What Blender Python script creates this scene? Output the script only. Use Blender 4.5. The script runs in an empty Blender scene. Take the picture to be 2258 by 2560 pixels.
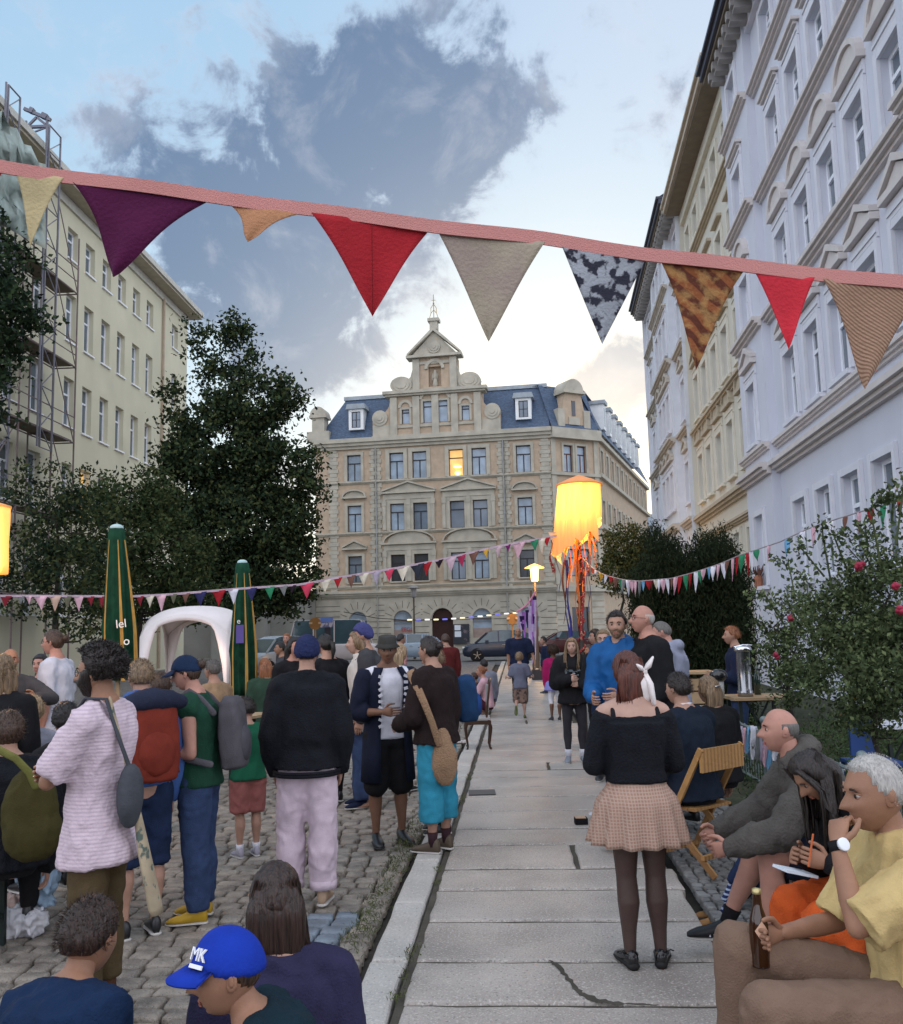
import bpy, bmesh, math, random
import numpy as np
from mathutils import Vector, Matrix, noise
random.seed(7); rng = np.random.default_rng(7)
SC = bpy.context.scene; COL = SC.collection
R_ = math.radians
# ------------------------------------------------------------------ camera
FPX, CX, CY = 2300., 1129., 1280.            # focal length and centre in pixels of the 2258x2560 photograph
PITCH, ROLL, CAMH = math.atan(287/2300), 0.0245, 1.75
cam = bpy.data.cameras.new('camera'); camo = bpy.data.objects.new('camera', cam); COL.objects.link(camo)
cam.sensor_width = 36; cam.sensor_fit = 'AUTO'; cam.lens = FPX/2560*36; cam.clip_start = .05; cam.clip_end = 3000
_f = Vector((0, math.cos(PITCH), math.sin(PITCH))); _r = Vector((1, 0, 0)); _u = _r.cross(_f)
_c, _s = math.cos(ROLL), math.sin(ROLL)
CR = _c*_r - _s*_u; CU = _s*_r + _c*_u; CF = _f
camo.matrix_world = Matrix(((CR.x, CU.x, -CF.x, 0), (CR.y, CU.y, -CF.y, 0), (CR.z, CU.z, -CF.z, CAMH), (0, 0, 0, 1)))
SC.camera = camo
CP = Vector((0, 0, CAMH))
def ray(px, py): return CR*((px-CX)/FPX) + CU*((CY-py)/FPX) + CF
def at(px, py, Y): r = ray(px, py); return CP + r*(Y/r.y)
def ground(px, py, z=0): r = ray(px, py); return CP + r*((z-CAMH)/r.z)
# ------------------------------------------------------------------ world
W = bpy.data.worlds.new('World'); SC.world = W; W.use_nodes = True
nt = W.node_tree; nt.nodes.clear(); N = nt.nodes; L = nt.links
def nd(t, **k):
    n = N.new(t)
    for a, b in k.items(): setattr(n, a, b)
    return n
def sock(x, i):
    if hasattr(x, 'is_output') or hasattr(x, 'links'): L.new(x, i)
    else: i.default_value = x
def ma(op, a, b=0., c=None, clamp=False):
    n = nd('ShaderNodeMath', operation=op); n.use_clamp = clamp
    sock(a, n.inputs[0]); sock(b, n.inputs[1])
    if c is not None: sock(c, n.inputs[2])
    return n.outputs[0]
def vdot(a, v):
    n = nd('ShaderNodeVectorMath', operation='DOT_PRODUCT'); L.new(a, n.inputs[0]); n.inputs[1].default_value = v; return n.outputs['Value']
def sstep(x, a, b):
    n = nd('ShaderNodeMapRange', interpolation_type='SMOOTHSTEP'); sock(x, n.inputs[0]); n.inputs[1].default_value = a; n.inputs[2].default_value = b; return n.outputs[0]
def mixc(f, a, b):
    n = nd('ShaderNodeMix', data_type='RGBA'); sock(f, n.inputs[0])
    for x, i in ((a, 6), (b, 7)):
        if isinstance(x, tuple): n.inputs[i].default_value = (*x, 1)
        else: L.new(x, n.inputs[i])
    return n.outputs[2]
def fbm(vec, sc, det, rough=.55, dist=0.):
    n = nd('ShaderNodeTexNoise'); L.new(vec, n.inputs['Vector']); n.inputs['Scale'].default_value = sc
    n.inputs['Detail'].default_value = det; n.inputs['Roughness'].default_value = rough; n.inputs['Distortion'].default_value = dist; return n.outputs[0]
tc = nd('ShaderNodeTexCoord'); D = tc.outputs['Generated']
sep = nd('ShaderNodeSeparateXYZ'); L.new(D, sep.inputs[0]); dz = sep.outputs[2]
SUN_EL, SUN_AZ = R_(7), math.atan2(*[ray(1420, 1300).x, ray(1420, 1300).y])
sky = nd('ShaderNodeTexSky', sky_type='NISHITA', sun_disc=False); sky.sun_elevation = SUN_EL; sky.sun_rotation = SUN_AZ
skyv = nd('ShaderNodeVectorMath', operation='SCALE'); L.new(sky.outputs[0], skyv.inputs[0]); skyv.inputs['Scale'].default_value = .03
el = ma('MAXIMUM', dz, 0.)
base = mixc(sstep(el, .10, .62), (.60, .76, .86), (.37, .58, .80))
left = vdot(D, tuple((ray(250, 300)-ray(1500, 300)).normalized()))
base = mixc(sstep(left, -.25, .25), mixc(sstep(el, .3, .6), (.60, .76, .88), (.56, .67, .83)), base)
G1 = ray(1400, 1180).normalized(); gd = vdot(D, tuple(G1))
glow = ma('POWER', ma('MAXIMUM', gd, 0.), 34.); glow2 = ma('POWER', ma('MAXIMUM', gd, 0.), 130.)
base = mixc(ma('MULTIPLY', glow, .8, clamp=True), base, (.93, .92, .86))
base = mixc(ma('MULTIPLY', glow2, .95, clamp=True), base, (1.0, .95, .80))
# clouds: sum of soft lobes in direction space, broken up by noise
n1 = fbm(D, 10.5, 9., .62, .5); n2 = fbm(D, 26., 6., .6, .2)
den = None; nm_ = ma('ADD', ma('MULTIPLY', n1, 1.9), .08)
for (px, py, r, w) in [(985, 400, 5.0, 1.15), (1010, 240, 3.4, .62), (850, 230, 3.6, .5), (820, 430, 5.0, .75), (640, 470, 5.4, .62), (470, 520, 4.2, .45), (1190, 200, 4.2, .34), (1230, 90, 3, .25), (1090, 470, 3.0, .5),
                       (470, 660, 4.6, .5), (620, 760, 4.8, .55), (760, 640, 3.4, .42), (860, 850, 2.8, .95), (700, 900, 2.4, .8), (1180, 340, 2.6, .4), (1330, 300, 3.0, .22), (1570, 915, 2.4, 1.15), (1480, 975, 1.6, .85), (1290, 905, 1.1, .25), (1550, 1000, 1.0, .3), (330, 420, 3.2, .3), (560, 600, 5.5, .18), (700, 740, 4.5, .22), (520, 730, 5, .2), (1120, 700, 3, .22), (820, 980, 3, .35), (900, 60, 4, .22), (1650, 420, 5, .16), (300, 2300, 5, 0)]:
    d = ray(px, py).normalized(); k = 1/(1-math.cos(R_(r)))
    g = ma('MULTIPLY', ma('EXPONENT', ma('MULTIPLY', ma('SUBTRACT', vdot(D, tuple(d)), 1.), k)), w)
    den = g if den is None else ma('ADD', den, g)
den = ma('ADD', ma('MULTIPLY', den, nm_), ma('MULTIPLY', ma('SUBTRACT', n1, .5), 3.0)); den = ma('ADD', den, ma('MULTIPLY', ma('SUBTRACT', n2, .5), 1.5)); den = ma('SUBTRACT', den, .22)
alpha = sstep(den, -.05, .60); thick = sstep(den, .06, .85)
thin = mixc(ma('MULTIPLY', glow, 1.1, clamp=True), (.44, .55, .72), (.92, .88, .80))
dark = mixc(ma('MULTIPLY', glow, 1.2, clamp=True), (.095, .165, .30), (.40, .47, .57))
ccol = mixc(thick, thin, dark)
col = mixc(ma('MULTIPLY', alpha, .93), base, ccol)
wisp = ma('MULTIPLY', ma('MULTIPLY', sstep(n1, .5, .72), .30), sstep(dz, .05, .3)); col = mixc(wisp, col, (.74, .74, .80))
# unseen sky above and behind the camera, recoloured and brightened to light the square
sg = nd('ShaderNodeVectorMath', operation='ADD'); L.new(col, sg.inputs[0]); L.new(skyv.outputs[0], sg.inputs[1])
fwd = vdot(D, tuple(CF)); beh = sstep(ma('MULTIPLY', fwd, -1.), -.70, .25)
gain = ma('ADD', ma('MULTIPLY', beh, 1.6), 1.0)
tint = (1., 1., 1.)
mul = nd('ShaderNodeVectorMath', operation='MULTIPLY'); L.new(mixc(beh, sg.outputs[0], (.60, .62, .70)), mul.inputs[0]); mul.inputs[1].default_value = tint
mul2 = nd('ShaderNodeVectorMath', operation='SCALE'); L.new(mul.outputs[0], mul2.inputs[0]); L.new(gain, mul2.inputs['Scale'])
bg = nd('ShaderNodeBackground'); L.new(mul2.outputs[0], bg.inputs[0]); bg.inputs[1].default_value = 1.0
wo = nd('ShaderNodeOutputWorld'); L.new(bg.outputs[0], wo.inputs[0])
W.cycles.sampling_method = 'MANUAL'; W.cycles.sample_map_resolution = 512
sun = bpy.data.lights.new('sun', 'SUN'); sun.energy = .5; sun.angle = R_(12); sun.color = (1, .85, .68)
so = bpy.data.objects.new('sun', sun); COL.objects.link(so)
so.rotation_euler = Vector((-math.sin(SUN_AZ)*math.cos(SUN_EL), -math.cos(SUN_AZ)*math.cos(SUN_EL), -math.sin(SUN_EL))).to_track_quat('-Z', 'Y').to_euler()
SC.view_settings.view_transform = 'Standard'; SC.view_settings.look = 'None'; SC.view_settings.exposure = 0.0; SC.view_settings.gamma = 1
SC.render.engine = 'CYCLES'; SC.cycles.max_bounces = 6; SC.cycles.use_denoising = True
# ------------------------------------------------------------------ materials
MATS = {}
def M(name, col, rough=.8, var=.12, vs=3., bump=0., bs=60., spec=.3, metal=0., emit=None, es=0., pat=None, trans=0., det=4.):
    if name in MATS: return MATS[name]
    m = bpy.data.materials.new(name); m.use_nodes = True; t = m.node_tree; b = t.nodes['Principled BSDF']; l = t.links
    tcx = t.nodes.new('ShaderNodeTexCoord'); o = tcx.outputs['Object']
    def noi(sc, de=det):
        n = t.nodes.new('ShaderNodeTexNoise'); l.new(o, n.inputs['Vector']); n.inputs['Scale'].default_value = sc; n.inputs['Detail'].default_value = de; return n.outputs[0]
    def mr(x, a, bb, c, d):
        n = t.nodes.new('ShaderNodeMapRange'); l.new(x, n.inputs[0])
        for i, v in enumerate((a, bb, c, d)): n.inputs[i+1].default_value = v
        return n.outputs[0]
    def mx(f, a, bb):
        n = t.nodes.new('ShaderNodeMix'); n.data_type = 'RGBA'
        if isinstance(f, (int, float)): n.inputs[0].default_value = f
        else: l.new(f, n.inputs[0])
        for x, i in ((a, 6), (bb, 7)):
            if isinstance(x, tuple): n.inputs[i].default_value = (*x[:3], 1)
            else: l.new(x, n.inputs[i])
        return n.outputs[2]
    f = mr(noi(vs), .3, .7, 0, 1)
    lo = tuple(min(1, c*(1-var)) for c in col); hi = tuple(min(1, c*(1+var)) for c in col)
    c = mx(f, lo, hi)
    if pat:
        k = pat[0]
        if k in ('stripe', 'plaid', 'zig'):
            def wave(axis, sc, dis=0.):
                w = t.nodes.new('ShaderNodeTexWave'); l.new(o, w.inputs[0]); w.bands_direction = axis; w.inputs['Scale'].default_value = sc; w.inputs['Distortion'].default_value = dis; w.inputs['Detail'].default_value = 1; return w.outputs[1]
            if k == 'stripe': c = mx(mr(wave(pat[1], pat[2], .4), pat[4] if len(pat) > 4 else .5, (pat[4] if len(pat) > 4 else .5)+.12, 0, 1), c, pat[3])
            if k == 'zig': c = mx(mr(wave('DIAGONAL', pat[2], 1.5), .4, .6, 0, .8), c, pat[3]); c = mx(mr(noi(pat[2]*3), .45, .6, 0, .6), c, pat[1])
            if k == 'plaid':
                c = mx(mr(wave('X', pat[2]), .62, .8, 0, .75), c, pat[3]); c = mx(mr(wave('Z', pat[2]), .62, .8, 0, .75), c, pat[3]); c = mx(mr(wave('X', pat[2]*4.1), .5, .8, 0, .35), c, pat[1])
                c = mx(mr(wave('Z', pat[2]*4.1), .5, .8, 0, .35), c, pat[1])
        if k == 'blotch': c = mx(mr(noi(pat[1]), pat[3] if len(pat) > 3 else .5, (pat[3] if len(pat) > 3 else .5)+.06, 0, 1), c, pat[2])
        if k == 'speck':  # granite grain
            c = mx(mr(noi(pat[1], 2), .56, .66, 0, .8), c, pat[2]); c = mx(mr(noi(pat[1]*.7, 2), .60, .68, 0, .7), c, pat[3])
        if k == 'brick':
            br = t.nodes.new('ShaderNodeTexBrick'); mp = t.nodes.new('ShaderNodeMapping'); mp.inputs['Rotation'].default_value = pat[2]; l.new(o, mp.inputs[0]); l.new(mp.outputs[0], br.inputs[0]); br.inputs['Scale'].default_value = pat[1]
            br.inputs['Color1'].default_value = (*lo, 1); br.inputs['Color2'].default_value = (*hi, 1); br.inputs['Mortar'].default_value = (*pat[3], 1); c = br.outputs[0]
            br.inputs['Mortar Size'].default_value = .03
            l.new(o, mp.inputs[0])
    l.new(c, b.inputs['Base Color'])
    b.inputs['Roughness'].default_value = rough; b.inputs['Specular IOR Level'].default_value = spec; b.inputs['Metallic'].default_value = metal
    if bump:
        bn = t.nodes.new('ShaderNodeBump'); bn.inputs['Strength'].default_value = bump; bn.inputs['Distance'].default_value = .02; l.new(noi(bs), bn.inputs['Height']); l.new(bn.outputs[0], b.inputs['Normal'])
    if emit: b.inputs['Emission Color'].default_value = (*emit, 1); b.inputs['Emission Strength'].default_value = es
    if trans: b.inputs['Transmission Weight'].default_value = trans
    MATS[name] = m; return m
def cloth(name, col, **k):
    k.setdefault('rough', .9); k.setdefault('var', .16); k.setdefault('vs', 9.); k.setdefault('bump', .35); k.setdefault('bs', 140.); k.setdefault('spec', .15)
    return M(name, col, **k)
# ------------------------------------------------------------------ mesh builder
WM = {}
def wmat(o): return WM.get(o.name, Matrix()) if o is not None else Matrix()
def tag(o, label=None, cat=None, group=None, kind=None):
    for k, v in (('label', label), ('category', cat), ('group', group), ('kind', kind)):
        if v: o[k] = v
    return o
def thing(name, label, cat, loc=(0, 0, 0), rz=0., group=None, kind=None, space=None):
    o = bpy.data.objects.new(name, None); COL.objects.link(o); o.empty_display_size = .1
    m = Matrix.Translation(loc) @ Matrix.Rotation(rz, 4, 'Z')
    if space is not None: m = space @ m
    o.matrix_world = m; WM[o.name] = m
    return tag(o, label, cat, group, kind)
def link(name, me, mats, parent=None, smooth=False, world=None):
    o = bpy.data.objects.new(name, me); COL.objects.link(o)
    for m in (mats if isinstance(mats, (list, tuple)) else [mats]): me.materials.append(m)
    if smooth: me.polygons.foreach_set('use_smooth', [True]*len(me.polygons))
    if parent is not None:
        o.parent = parent; WM[o.name] = wmat(parent)
    elif world is not None: o.matrix_world = world; WM[o.name] = world
    return o
class MB:
    def __init__(s, T=None): s.v = []; s.f = []; s.m = []; s.T = T; s.mi = 0
    def add(s, vs, fs, mi=None):
        n = len(s.v); s.v.extend([Vector(v) for v in vs]); s.f.extend([tuple(i+n for i in f) for f in fs]); s.m.extend([s.mi if mi is None else mi]*len(fs))
    def box(s, a, b, mi=None, R=None, c=None):
        (x0, y0, z0), (x1, y1, z1) = a, b
        vs = [Vector(p) for p in ((x0, y0, z0), (x1, y0, z0), (x1, y1, z0), (x0, y1, z0), (x0, y0, z1), (x1, y0, z1), (x1, y1, z1), (x0, y1, z1))]
        if R is not None: vs = [R @ v + Vector(c or (0, 0, 0)) for v in vs]
        s.add(vs, [(0, 3, 2, 1), (4, 5, 6, 7), (0, 1, 5, 4), (1, 2, 6, 5), (2, 3, 7, 6), (3, 0, 4, 7)], mi)
    def bar(s, p, q, w, h=None, mi=None, up=(0, 0, 1)):
        p, q = Vector(p), Vector(q); d = (q-p); ln = d.length; d.normalize(); h = h or w
        u = Vector(up)
        if abs(d.dot(u)) > .98: u = Vector((1, 0, 0))
        x = d.cross(u).normalized(); y = x.cross(d)
        R = Matrix((x, d, y)).transposed(); s.box((-w/2, 0, -h/2), (w/2, ln, h/2), mi, R, p)
    def loft(s, rings, mi=None, cap=True, closed=True):
        k = len(rings[0]); vs = [p for r in rings for p in r]; fs = []
        for i in range(len(rings)-1):
            for j in range(k if closed else k-1):
                a, b = i*k+j, i*k+(j+1) % k; fs.append((a, b, b+k, a+k))
        if cap:
            for base, rev in ((0, True), ((len(rings)-1)*k, False)):
                c = sum((Vector(vs[base+j]) for j in range(k)), Vector())/k; vs.append(c); ci = len(vs)-1
                for j in range(k):
                    a, b = base+j, base+(j+1) % k; fs.append((b, a, ci) if rev else (a, b, ci))
        s.add(vs, fs, mi)
    def tube(s, pts, rad, seg=8, mi=None, flat=1., up=None, round_=True):
        pts = [Vector(p) for p in pts]
        if isinstance(rad, (int, float)): rad = [rad]*len(pts)
        n = len(pts); rings = []; d0 = (pts[1]-pts[0]).normalized()
        u = Vector(up) if up else Vector((0, 0, 1))
        if abs(u.dot(d0)) > .95: u = Vector((0, 1, 0)) if not up else Vector((1, 0, 0))
        for i in range(n):
            d = ((pts[min(i+1, n-1)]-pts[i]).normalized() + (pts[i]-pts[max(i-1, 0)]).normalized())
            if d.length < 1e-6: d = d0
            d.normalize(); x = d.cross(u)
            if x.length < 1e-4: x = d.orthogonal()
            x.normalize(); y = x.cross(d).normalized(); u = y if i else u
            def ring(c, r): return [c + x*math.cos(a)*r + y*math.sin(a)*r*flat for a in [2*math.pi*j/seg for j in range(seg)]]
            if round_ and i == 0:
                rings += [ring(pts[0]-d*rad[0]*.86, rad[0]*.5), ring(pts[0]-d*rad[0]*.5, rad[0]*.86)]
            rings.append(ring(pts[i], rad[i]))
            if round_ and i == n-1:
                rings += [ring(pts[i]+d*rad[i]*.5, rad[i]*.86), ring(pts[i]+d*rad[i]*.86, rad[i]*.5)]
        s.loft(rings, mi)
    def ell(s, c, r, R=None, seg=14, rg=9, mi=None):
        c = Vector(c); rings = []
        for i in range(1, rg):
            t = math.pi*i/rg; rr = []
            for j in range(seg):
                a = 2*math.pi*j/seg; p = Vector((r[0]*math.sin(t)*math.cos(a), r[1]*math.sin(t)*math.sin(a), -r[2]*math.cos(t)))
                rr.append(c + (R @ p if R is not None else p))
            rings.append(rr)
        s.loft(rings, mi)
    def prism(s, poly, fn, a, b, mi=None):
        """polygon (list of 2d) extruded between a and b; fn(p2, t)->3d"""
        k = len(poly); vs = [fn(p, a) for p in poly]+[fn(p, b) for p in poly]
        s.add(vs, [tuple(range(k)), tuple(range(2*k-1, k-1, -1))]+[(j, j+k, (j+1) % k+k, (j+1) % k) for j in range(k)], mi)
    def mesh(s, name, inv=None):
        me = bpy.data.meshes.new(name); vs = s.v
        T = s.T
        if inv is not None: T = inv @ T if T is not None else inv
        if T is not None: vs = [T @ v for v in vs]
        me.from_pydata([tuple(v) for v in vs], [], s.f); me.polygons.foreach_set('material_index', s.m); me.update(); return me
    def build(s, name, mats, parent=None, smooth=False, norm=True):
        inv = wmat(parent).inverted() if parent is not None else None
        me = s.mesh(name, inv)
        if norm and len(s.f) < 60000:
            b = bmesh.new(); b.from_mesh(me); bmesh.ops.recalc_face_normals(b, faces=b.faces); b.to_mesh(me); b.free()
        return link(name, me, mats, parent, smooth)
def part_label(o, t): o['label'] = t; return o
def bevel(o, w, seg=2):
    m = o.modifiers.new('bevel', 'BEVEL'); m.width = w; m.segments = seg; m.limit_method = 'ANGLE'; m.angle_limit = R_(40)
def rod(mb, x, y, z0, z1, r, seg=8, mi=None): mb.tube([(x, y, z0), (x, y, z1)], r, seg, mi, round_=False)
def lathe(mb, prof, c=(0, 0, 0), seg=24, mi=None, wob=None):
    rings = []
    for (r, z) in prof:
        rings.append([Vector((c[0]+(r*(wob(a, z) if wob else 1))*math.cos(a), c[1]+(r*(wob(a, z) if wob else 1))*math.sin(a), c[2]+z)) for a in [2*math.pi*j/seg for j in range(seg)]])
    mb.loft(rings, mi)
class Fac:
    """vertical facade plane: u along it, z up, n outwards"""
    def __init__(s, O, ang, side): s.O = Vector((O[0], O[1], 0)); a = R_(ang); s.U = Vector((math.sin(a), math.cos(a), 0)); s.Nn = Vector((-s.U.y, s.U.x, 0))*side
    def p(s, u, z, n=0.): return s.O + s.U*u + s.Nn*n + Vector((0, 0, z))
    def px(s, x, y):
        r = ray(x, y); t = (s.O-Vector((0, 0, 0))).dot(s.Nn)/r.dot(s.Nn); q = CP + r*t; return (q-s.O).dot(s.U), q.z
    def box(s, mb, u0, u1, z0, z1, n0, n1, mi=None):
        vs = [s.p(u, z, n) for n in (n0, n1) for z in (z0, z1) for u in (u0, u1)]
        mb.add(vs, [(0, 1, 3, 2), (4, 6, 7, 5), (0, 4, 5, 1), (2, 3, 7, 6), (0, 2, 6, 4), (1, 5, 7, 3)], mi)
    def prism(s, mb, poly, n0, n1, mi=None): mb.prism(poly, lambda q, t: s.p(q[0], q[1], t), n0, n1, mi)
    def wall(s, mb, u0, u1, z0, z1, holes, dep=.25, mi=None, n=0.):
        us = sorted({u0, u1, *[x for h in holes for x in h[:2] if u0 < x < u1]}); zs = sorted({z0, z1, *[x for h in holes for x in h[2:4] if z0 < x < z1]})
        for i in range(len(us)-1):
            um = (us[i]+us[i+1])/2; run = None
            for j in range(len(zs)-1):
                zm = (zs[j]+zs[j+1])/2
                hole = any(h[0] < um < h[1] and h[2] < zm < h[3] for h in holes)
                if not hole: run = zs[j] if run is None else run
                if run is not None and (hole or j == len(zs)-2):
                    top = zs[j] if hole else zs[j+1]; mb.add([s.p(us[i], run, n), s.p(us[i+1], run, n), s.p(us[i+1], top, n), s.p(us[i], top, n)], [(0, 1, 2, 3)], mi); run = None
        for h in holes:
            a, b, c, d = h[:4]; e = n-dep
            for q in (((a, c), (a, d)), ((b, d), (b, c)), ((a, d), (b, d)), ((b, c), (a, c))):
                mb.add([s.p(q[0][0], q[0][1], n), s.p(q[1][0], q[1][1], n), s.p(q[1][0], q[1][1], e), s.p(q[0][0], q[0][1], e)], [(0, 1, 2, 3)], mi)
    def arc(s, mb, uc, zb, w, h, t, n0, n1, seg=12, mi=None):
        """segmental arch band of width w, rise h, thickness t"""
        o = [(uc-w/2*math.cos(math.pi*i/seg), zb+h*math.sin(math.pi*i/seg)) for i in range(seg+1)]
        k = [(uc-(w/2-t)*math.cos(math.pi*i/seg), zb+(h-t)*math.sin(math.pi*i/seg)) for i in range(seg+1)]
        for i in range(seg): s.prism(mb, [o[i], o[i+1], k[i+1], k[i]], n0, n1, mi)
def win(T, F, u0, u1, z0, z1, n=-.2, style='T', fm=None, gm=None, fw=.07, sill=None, curtain=None):
    """window part with frame bars; pane is its sub-part"""
    f = MB(); b = F.box; e = n+.05
    b(f, u0, u0+fw, z0, z1, n, e); b(f, u1-fw, u1, z0, z1, n, e); b(f, u0+fw, u1-fw, z1-fw, z1, n, e); b(f, u0+fw, u1-fw, z0, z0+fw, n, e)
    zt = z0+(z1-z0)*.68
    if style in ('T', 'C'): b(f, u0+fw, u1-fw, zt-.04, zt+.04, n, e+.01)
    um = (u0+u1)/2
    if style == 'T': b(f, um-.04, um+.04, z0+fw, zt-.04, n, e-.005)
    if style == 'X': b(f, um-.03, um+.03, z0+fw, z1-fw, n, e-.005); b(f, u0+fw, u1-fw, (z0+z1)/2-.02, (z0+z1)/2+.02, n, e-.01)
    o = f.build('window', fm, T)
    g = MB(); g.add([F.p(u0+fw*.5, z0+fw*.5, n+.015), F.p(u1-fw*.5, z0+fw*.5, n+.015), F.p(u1-fw*.5, z1-fw*.5, n+.015), F.p(u0+fw*.5, z1-fw*.5, n+.015)], [(0, 1, 2, 3)])
    g.build('pane', gm, o)
    if sill:
        q = MB(); F.box(q, u0-.06, u1+.06, z0-.07, z0-.003, sill[0], sill[1]); q.build('sill', sill[2], o)
    return o
# ================================================================== setting: ground
PA = R_(3.9); PU = Vector((math.sin(PA), math.cos(PA), 0)); PN = Vector((math.cos(PA), -math.sin(PA), 0)); P0 = Vector((-.337-4.05*math.tan(PA), 0, 0))
def pp(v, u, z=0.): return P0 + PN*v + PU*u + Vector((0, 0, z))          # v across the path to the right, u along it
asph = M('dark_soil', (.05, .045, .038), .95, .3, 1.2, .4, 30)
mb = MB(); mb.add([(-200, -60, -.13), (200, -60, -.13), (200, 340, -.13), (-200, 340, -.13)], [(0, 1, 2, 3)]); tag(mb.build('ground', asph), kind='structure')
cobm = M('cobble_stone', (.225, .195, .16), .62, .45, 7., .6, 60, .45, pat=('speck', 160, (.30, .28, .26), (.07, .065, .06)))
cobb = M('blue_cobble_stone', (.15, .185, .22), .5, .3, 7., .5, 60, .5)
mb = MB(); mb2 = MB()
def stone(mb, c, w, l, z, h=.05, rot=0., n=10, rd=.82):
    ca, sa = math.cos(rot), math.sin(rot); rings = []
    jit = [random.uniform(.93, 1.05) for _ in range(n)]
    for (sc, dz) in ((1, -h), (1, -.012), (.93, -.002), (.72, .004)):
        rr = []
        for j in range(n):
            a = 2*math.pi*(j+.5)/n; x = math.copysign(abs(math.cos(a))**.30, math.cos(a))*w/2*sc*jit[j]; y = math.copysign(abs(math.sin(a))**.30, math.sin(a))*l/2*sc*jit[j]
            rr.append(Vector((c[0]+x*ca-y*sa, c[1]+x*sa+y*ca, z+dz)))
        rings.append(rr)
    k = n; vs = [p for r in rings for p in r]; fs = [(i*k+j, i*k+(j+1) % k, (i+1)*k+(j+1) % k, (i+1)*k+j) for i in range(3) for j in range(k)] + [tuple(range(3*k, 4*k))]
    mb.add(vs, fs)
u = 2.2
while u < 24:
    rl = random.uniform(.125, .165)*(1+.35*max(0, (u-12)/12)); v = -.30
    vmin = -6.5 if u > 6 else -4.2
    vmin = -min(11, 1.5+u*.62)
    while v > vmin:
        w = random.uniform(.13, .20)*(1+.35*max(0, (u-12)/12)); bend = .35*math.sin((v+1.5)*.55)*.6
        gutter = v > -.70
        c = pp(v-w/2, u+rl/2+(bend if not gutter else 0)+.012*random.uniform(-1, 1))
        stone(mb2 if (gutter and 2.8 < u < 6.2 and v < -.36) else mb, c, w-.014, rl-.014, -.052+random.uniform(-.006, .006)-(.012 if gutter else 0), rot=-PA+random.uniform(-.05, .05), n=10 if u < 12 else 6)
        v -= w
    u += rl
tag(mb.build('cobbled_street', cobm, smooth=True, norm=False), kind='structure'); tag(mb2.build('gutter', cobb, smooth=True, norm=False), kind='structure')
far = M('far_cobbles', (.19, .175, .165), .7, .4, 3., .6, 30, .35, pat=('brick', 6., (0, 0, 0), (.09, .085, .08)))
mb = MB(); mb.add([pp(-60, 23.5, -.06), pp(-.5, 23.5, -.06), pp(-.5, 46, -.06), pp(-60, 46, -.06)], [(0, 1, 2, 3)]); mb.add([(-90, -20, -.09), pp(-6, -20, -.09), pp(-14.5, 24, -.09), (-90, 24, -.09)], [(0, 1, 2, 3)])
tag(mb.build('square_paving', far, norm=False), kind='structure')
road = M('road_cobbles', (.13, .125, .12), .55, .3, 1.5, .5, 20, .4)
mb = MB(); mb.add([(-90, 44.5, -.10), (90, 44.5, -.10), (90, 61, -.10), (-90, 61, -.10)], [(0, 1, 2, 3)]); tag(mb.build('road', road, norm=False), kind='structure')
pav = M('far_pavement', (.25, .23, .21), .8, .2, 2, .3, 20)
mb = MB(); mb.box((-90, 62, -.3), (90, 90, .02)); tag(mb.build('pavement', pav), kind='structure')
# flagstone path, kerb
gran = M('granite_slab', (.34, .305, .27), .5, .26, 1.6, .4, 90, .5, pat=('speck', 85, (.56, .52, .47), (.14, .13, .12)))
grank = M('granite_kerb', (.42, .40, .365), .6, .14, 2.2, .3, 90, .4, pat=('speck', 85, (.58, .55, .5), (.24, .23, .21)))
us = [1.5, 2.2, 2.85, 3.45, 4.02, 4.58, 5.14, 5.81, 6.47, 7.01, 7.74, 8.34, 9.09, 9.84, 10.41, 11.03, 11.6, 12.22, 12.8, 13.33, 13.95, 14.57, 15.25, 16.1, 16.9, 17.6, 18.45]
while us[-1] < 46: us.append(us[-1]+random.uniform(.5, .85))
mb = MB(); PWD = 1.60
def slab(mb, v0, v1, u0, u1, z, g=.016, tilt=.005, h=.11):
    n = max(2, int((v1-v0)/.12)); dz = [random.uniform(-tilt, tilt) for _ in range(4)]
    def edge(va, ua, vb, ub, k): return [(va+(vb-va)*i/k, ua+(ub-ua)*i/k) for i in range(k)]
    pts = edge(v0+g, u0+g, v1-g, u0+g, n)+edge(v1-g, u0+g, v1-g, u1-g, 4)+edge(v1-g, u1-g, v0+g, u1-g, n)+edge(v0+g, u1-g, v0+g, u0+g, 4)
    cv, cu = (v0+v1)/2, (u0+u1)/2; rings = []
    jj = [(random.uniform(-.007, .007), random.uniform(-.007, .007)) for _ in pts]
    for ins, zz in ((0, -h), (0, -.016), (.007, -.005), (.022, 0)):
        rr = []
        for (a, b), (ja, jb) in zip(pts, jj):
            gu = max(0, min(.016, (cu-7)*.003)); b = b+(gu if b < cu else -gu); s = lambda x, c: x+math.copysign(min(ins, abs(c-x)), c-x)
            tv = (a-v0)/(v1-v0); tu = (b-u0)/(u1-u0)
            rr.append(pp(s(a, cv)+ja, s(b, cu)+jb, z+zz+dz[0]*(1-tv)*(1-tu)+dz[1]*tv*(1-tu)+dz[2]*tv*tu+dz[3]*(1-tv)*tu))
        rings.append(rr)
    k = len(pts); vs = [p for r in rings for p in r]; fs = [(i*k+j, i*k+(j+1) % k, (i+1)*k+(j+1) % k, (i+1)*k+j) for i in range(3) for j in range(k)]
    vs.append(pp(cv, cu, z+sum(dz)/4)); fs += [(3*k+j, 3*k+(j+1) % k, len(vs)-1) for j in range(k)]
    mb.add(vs, fs)
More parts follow.
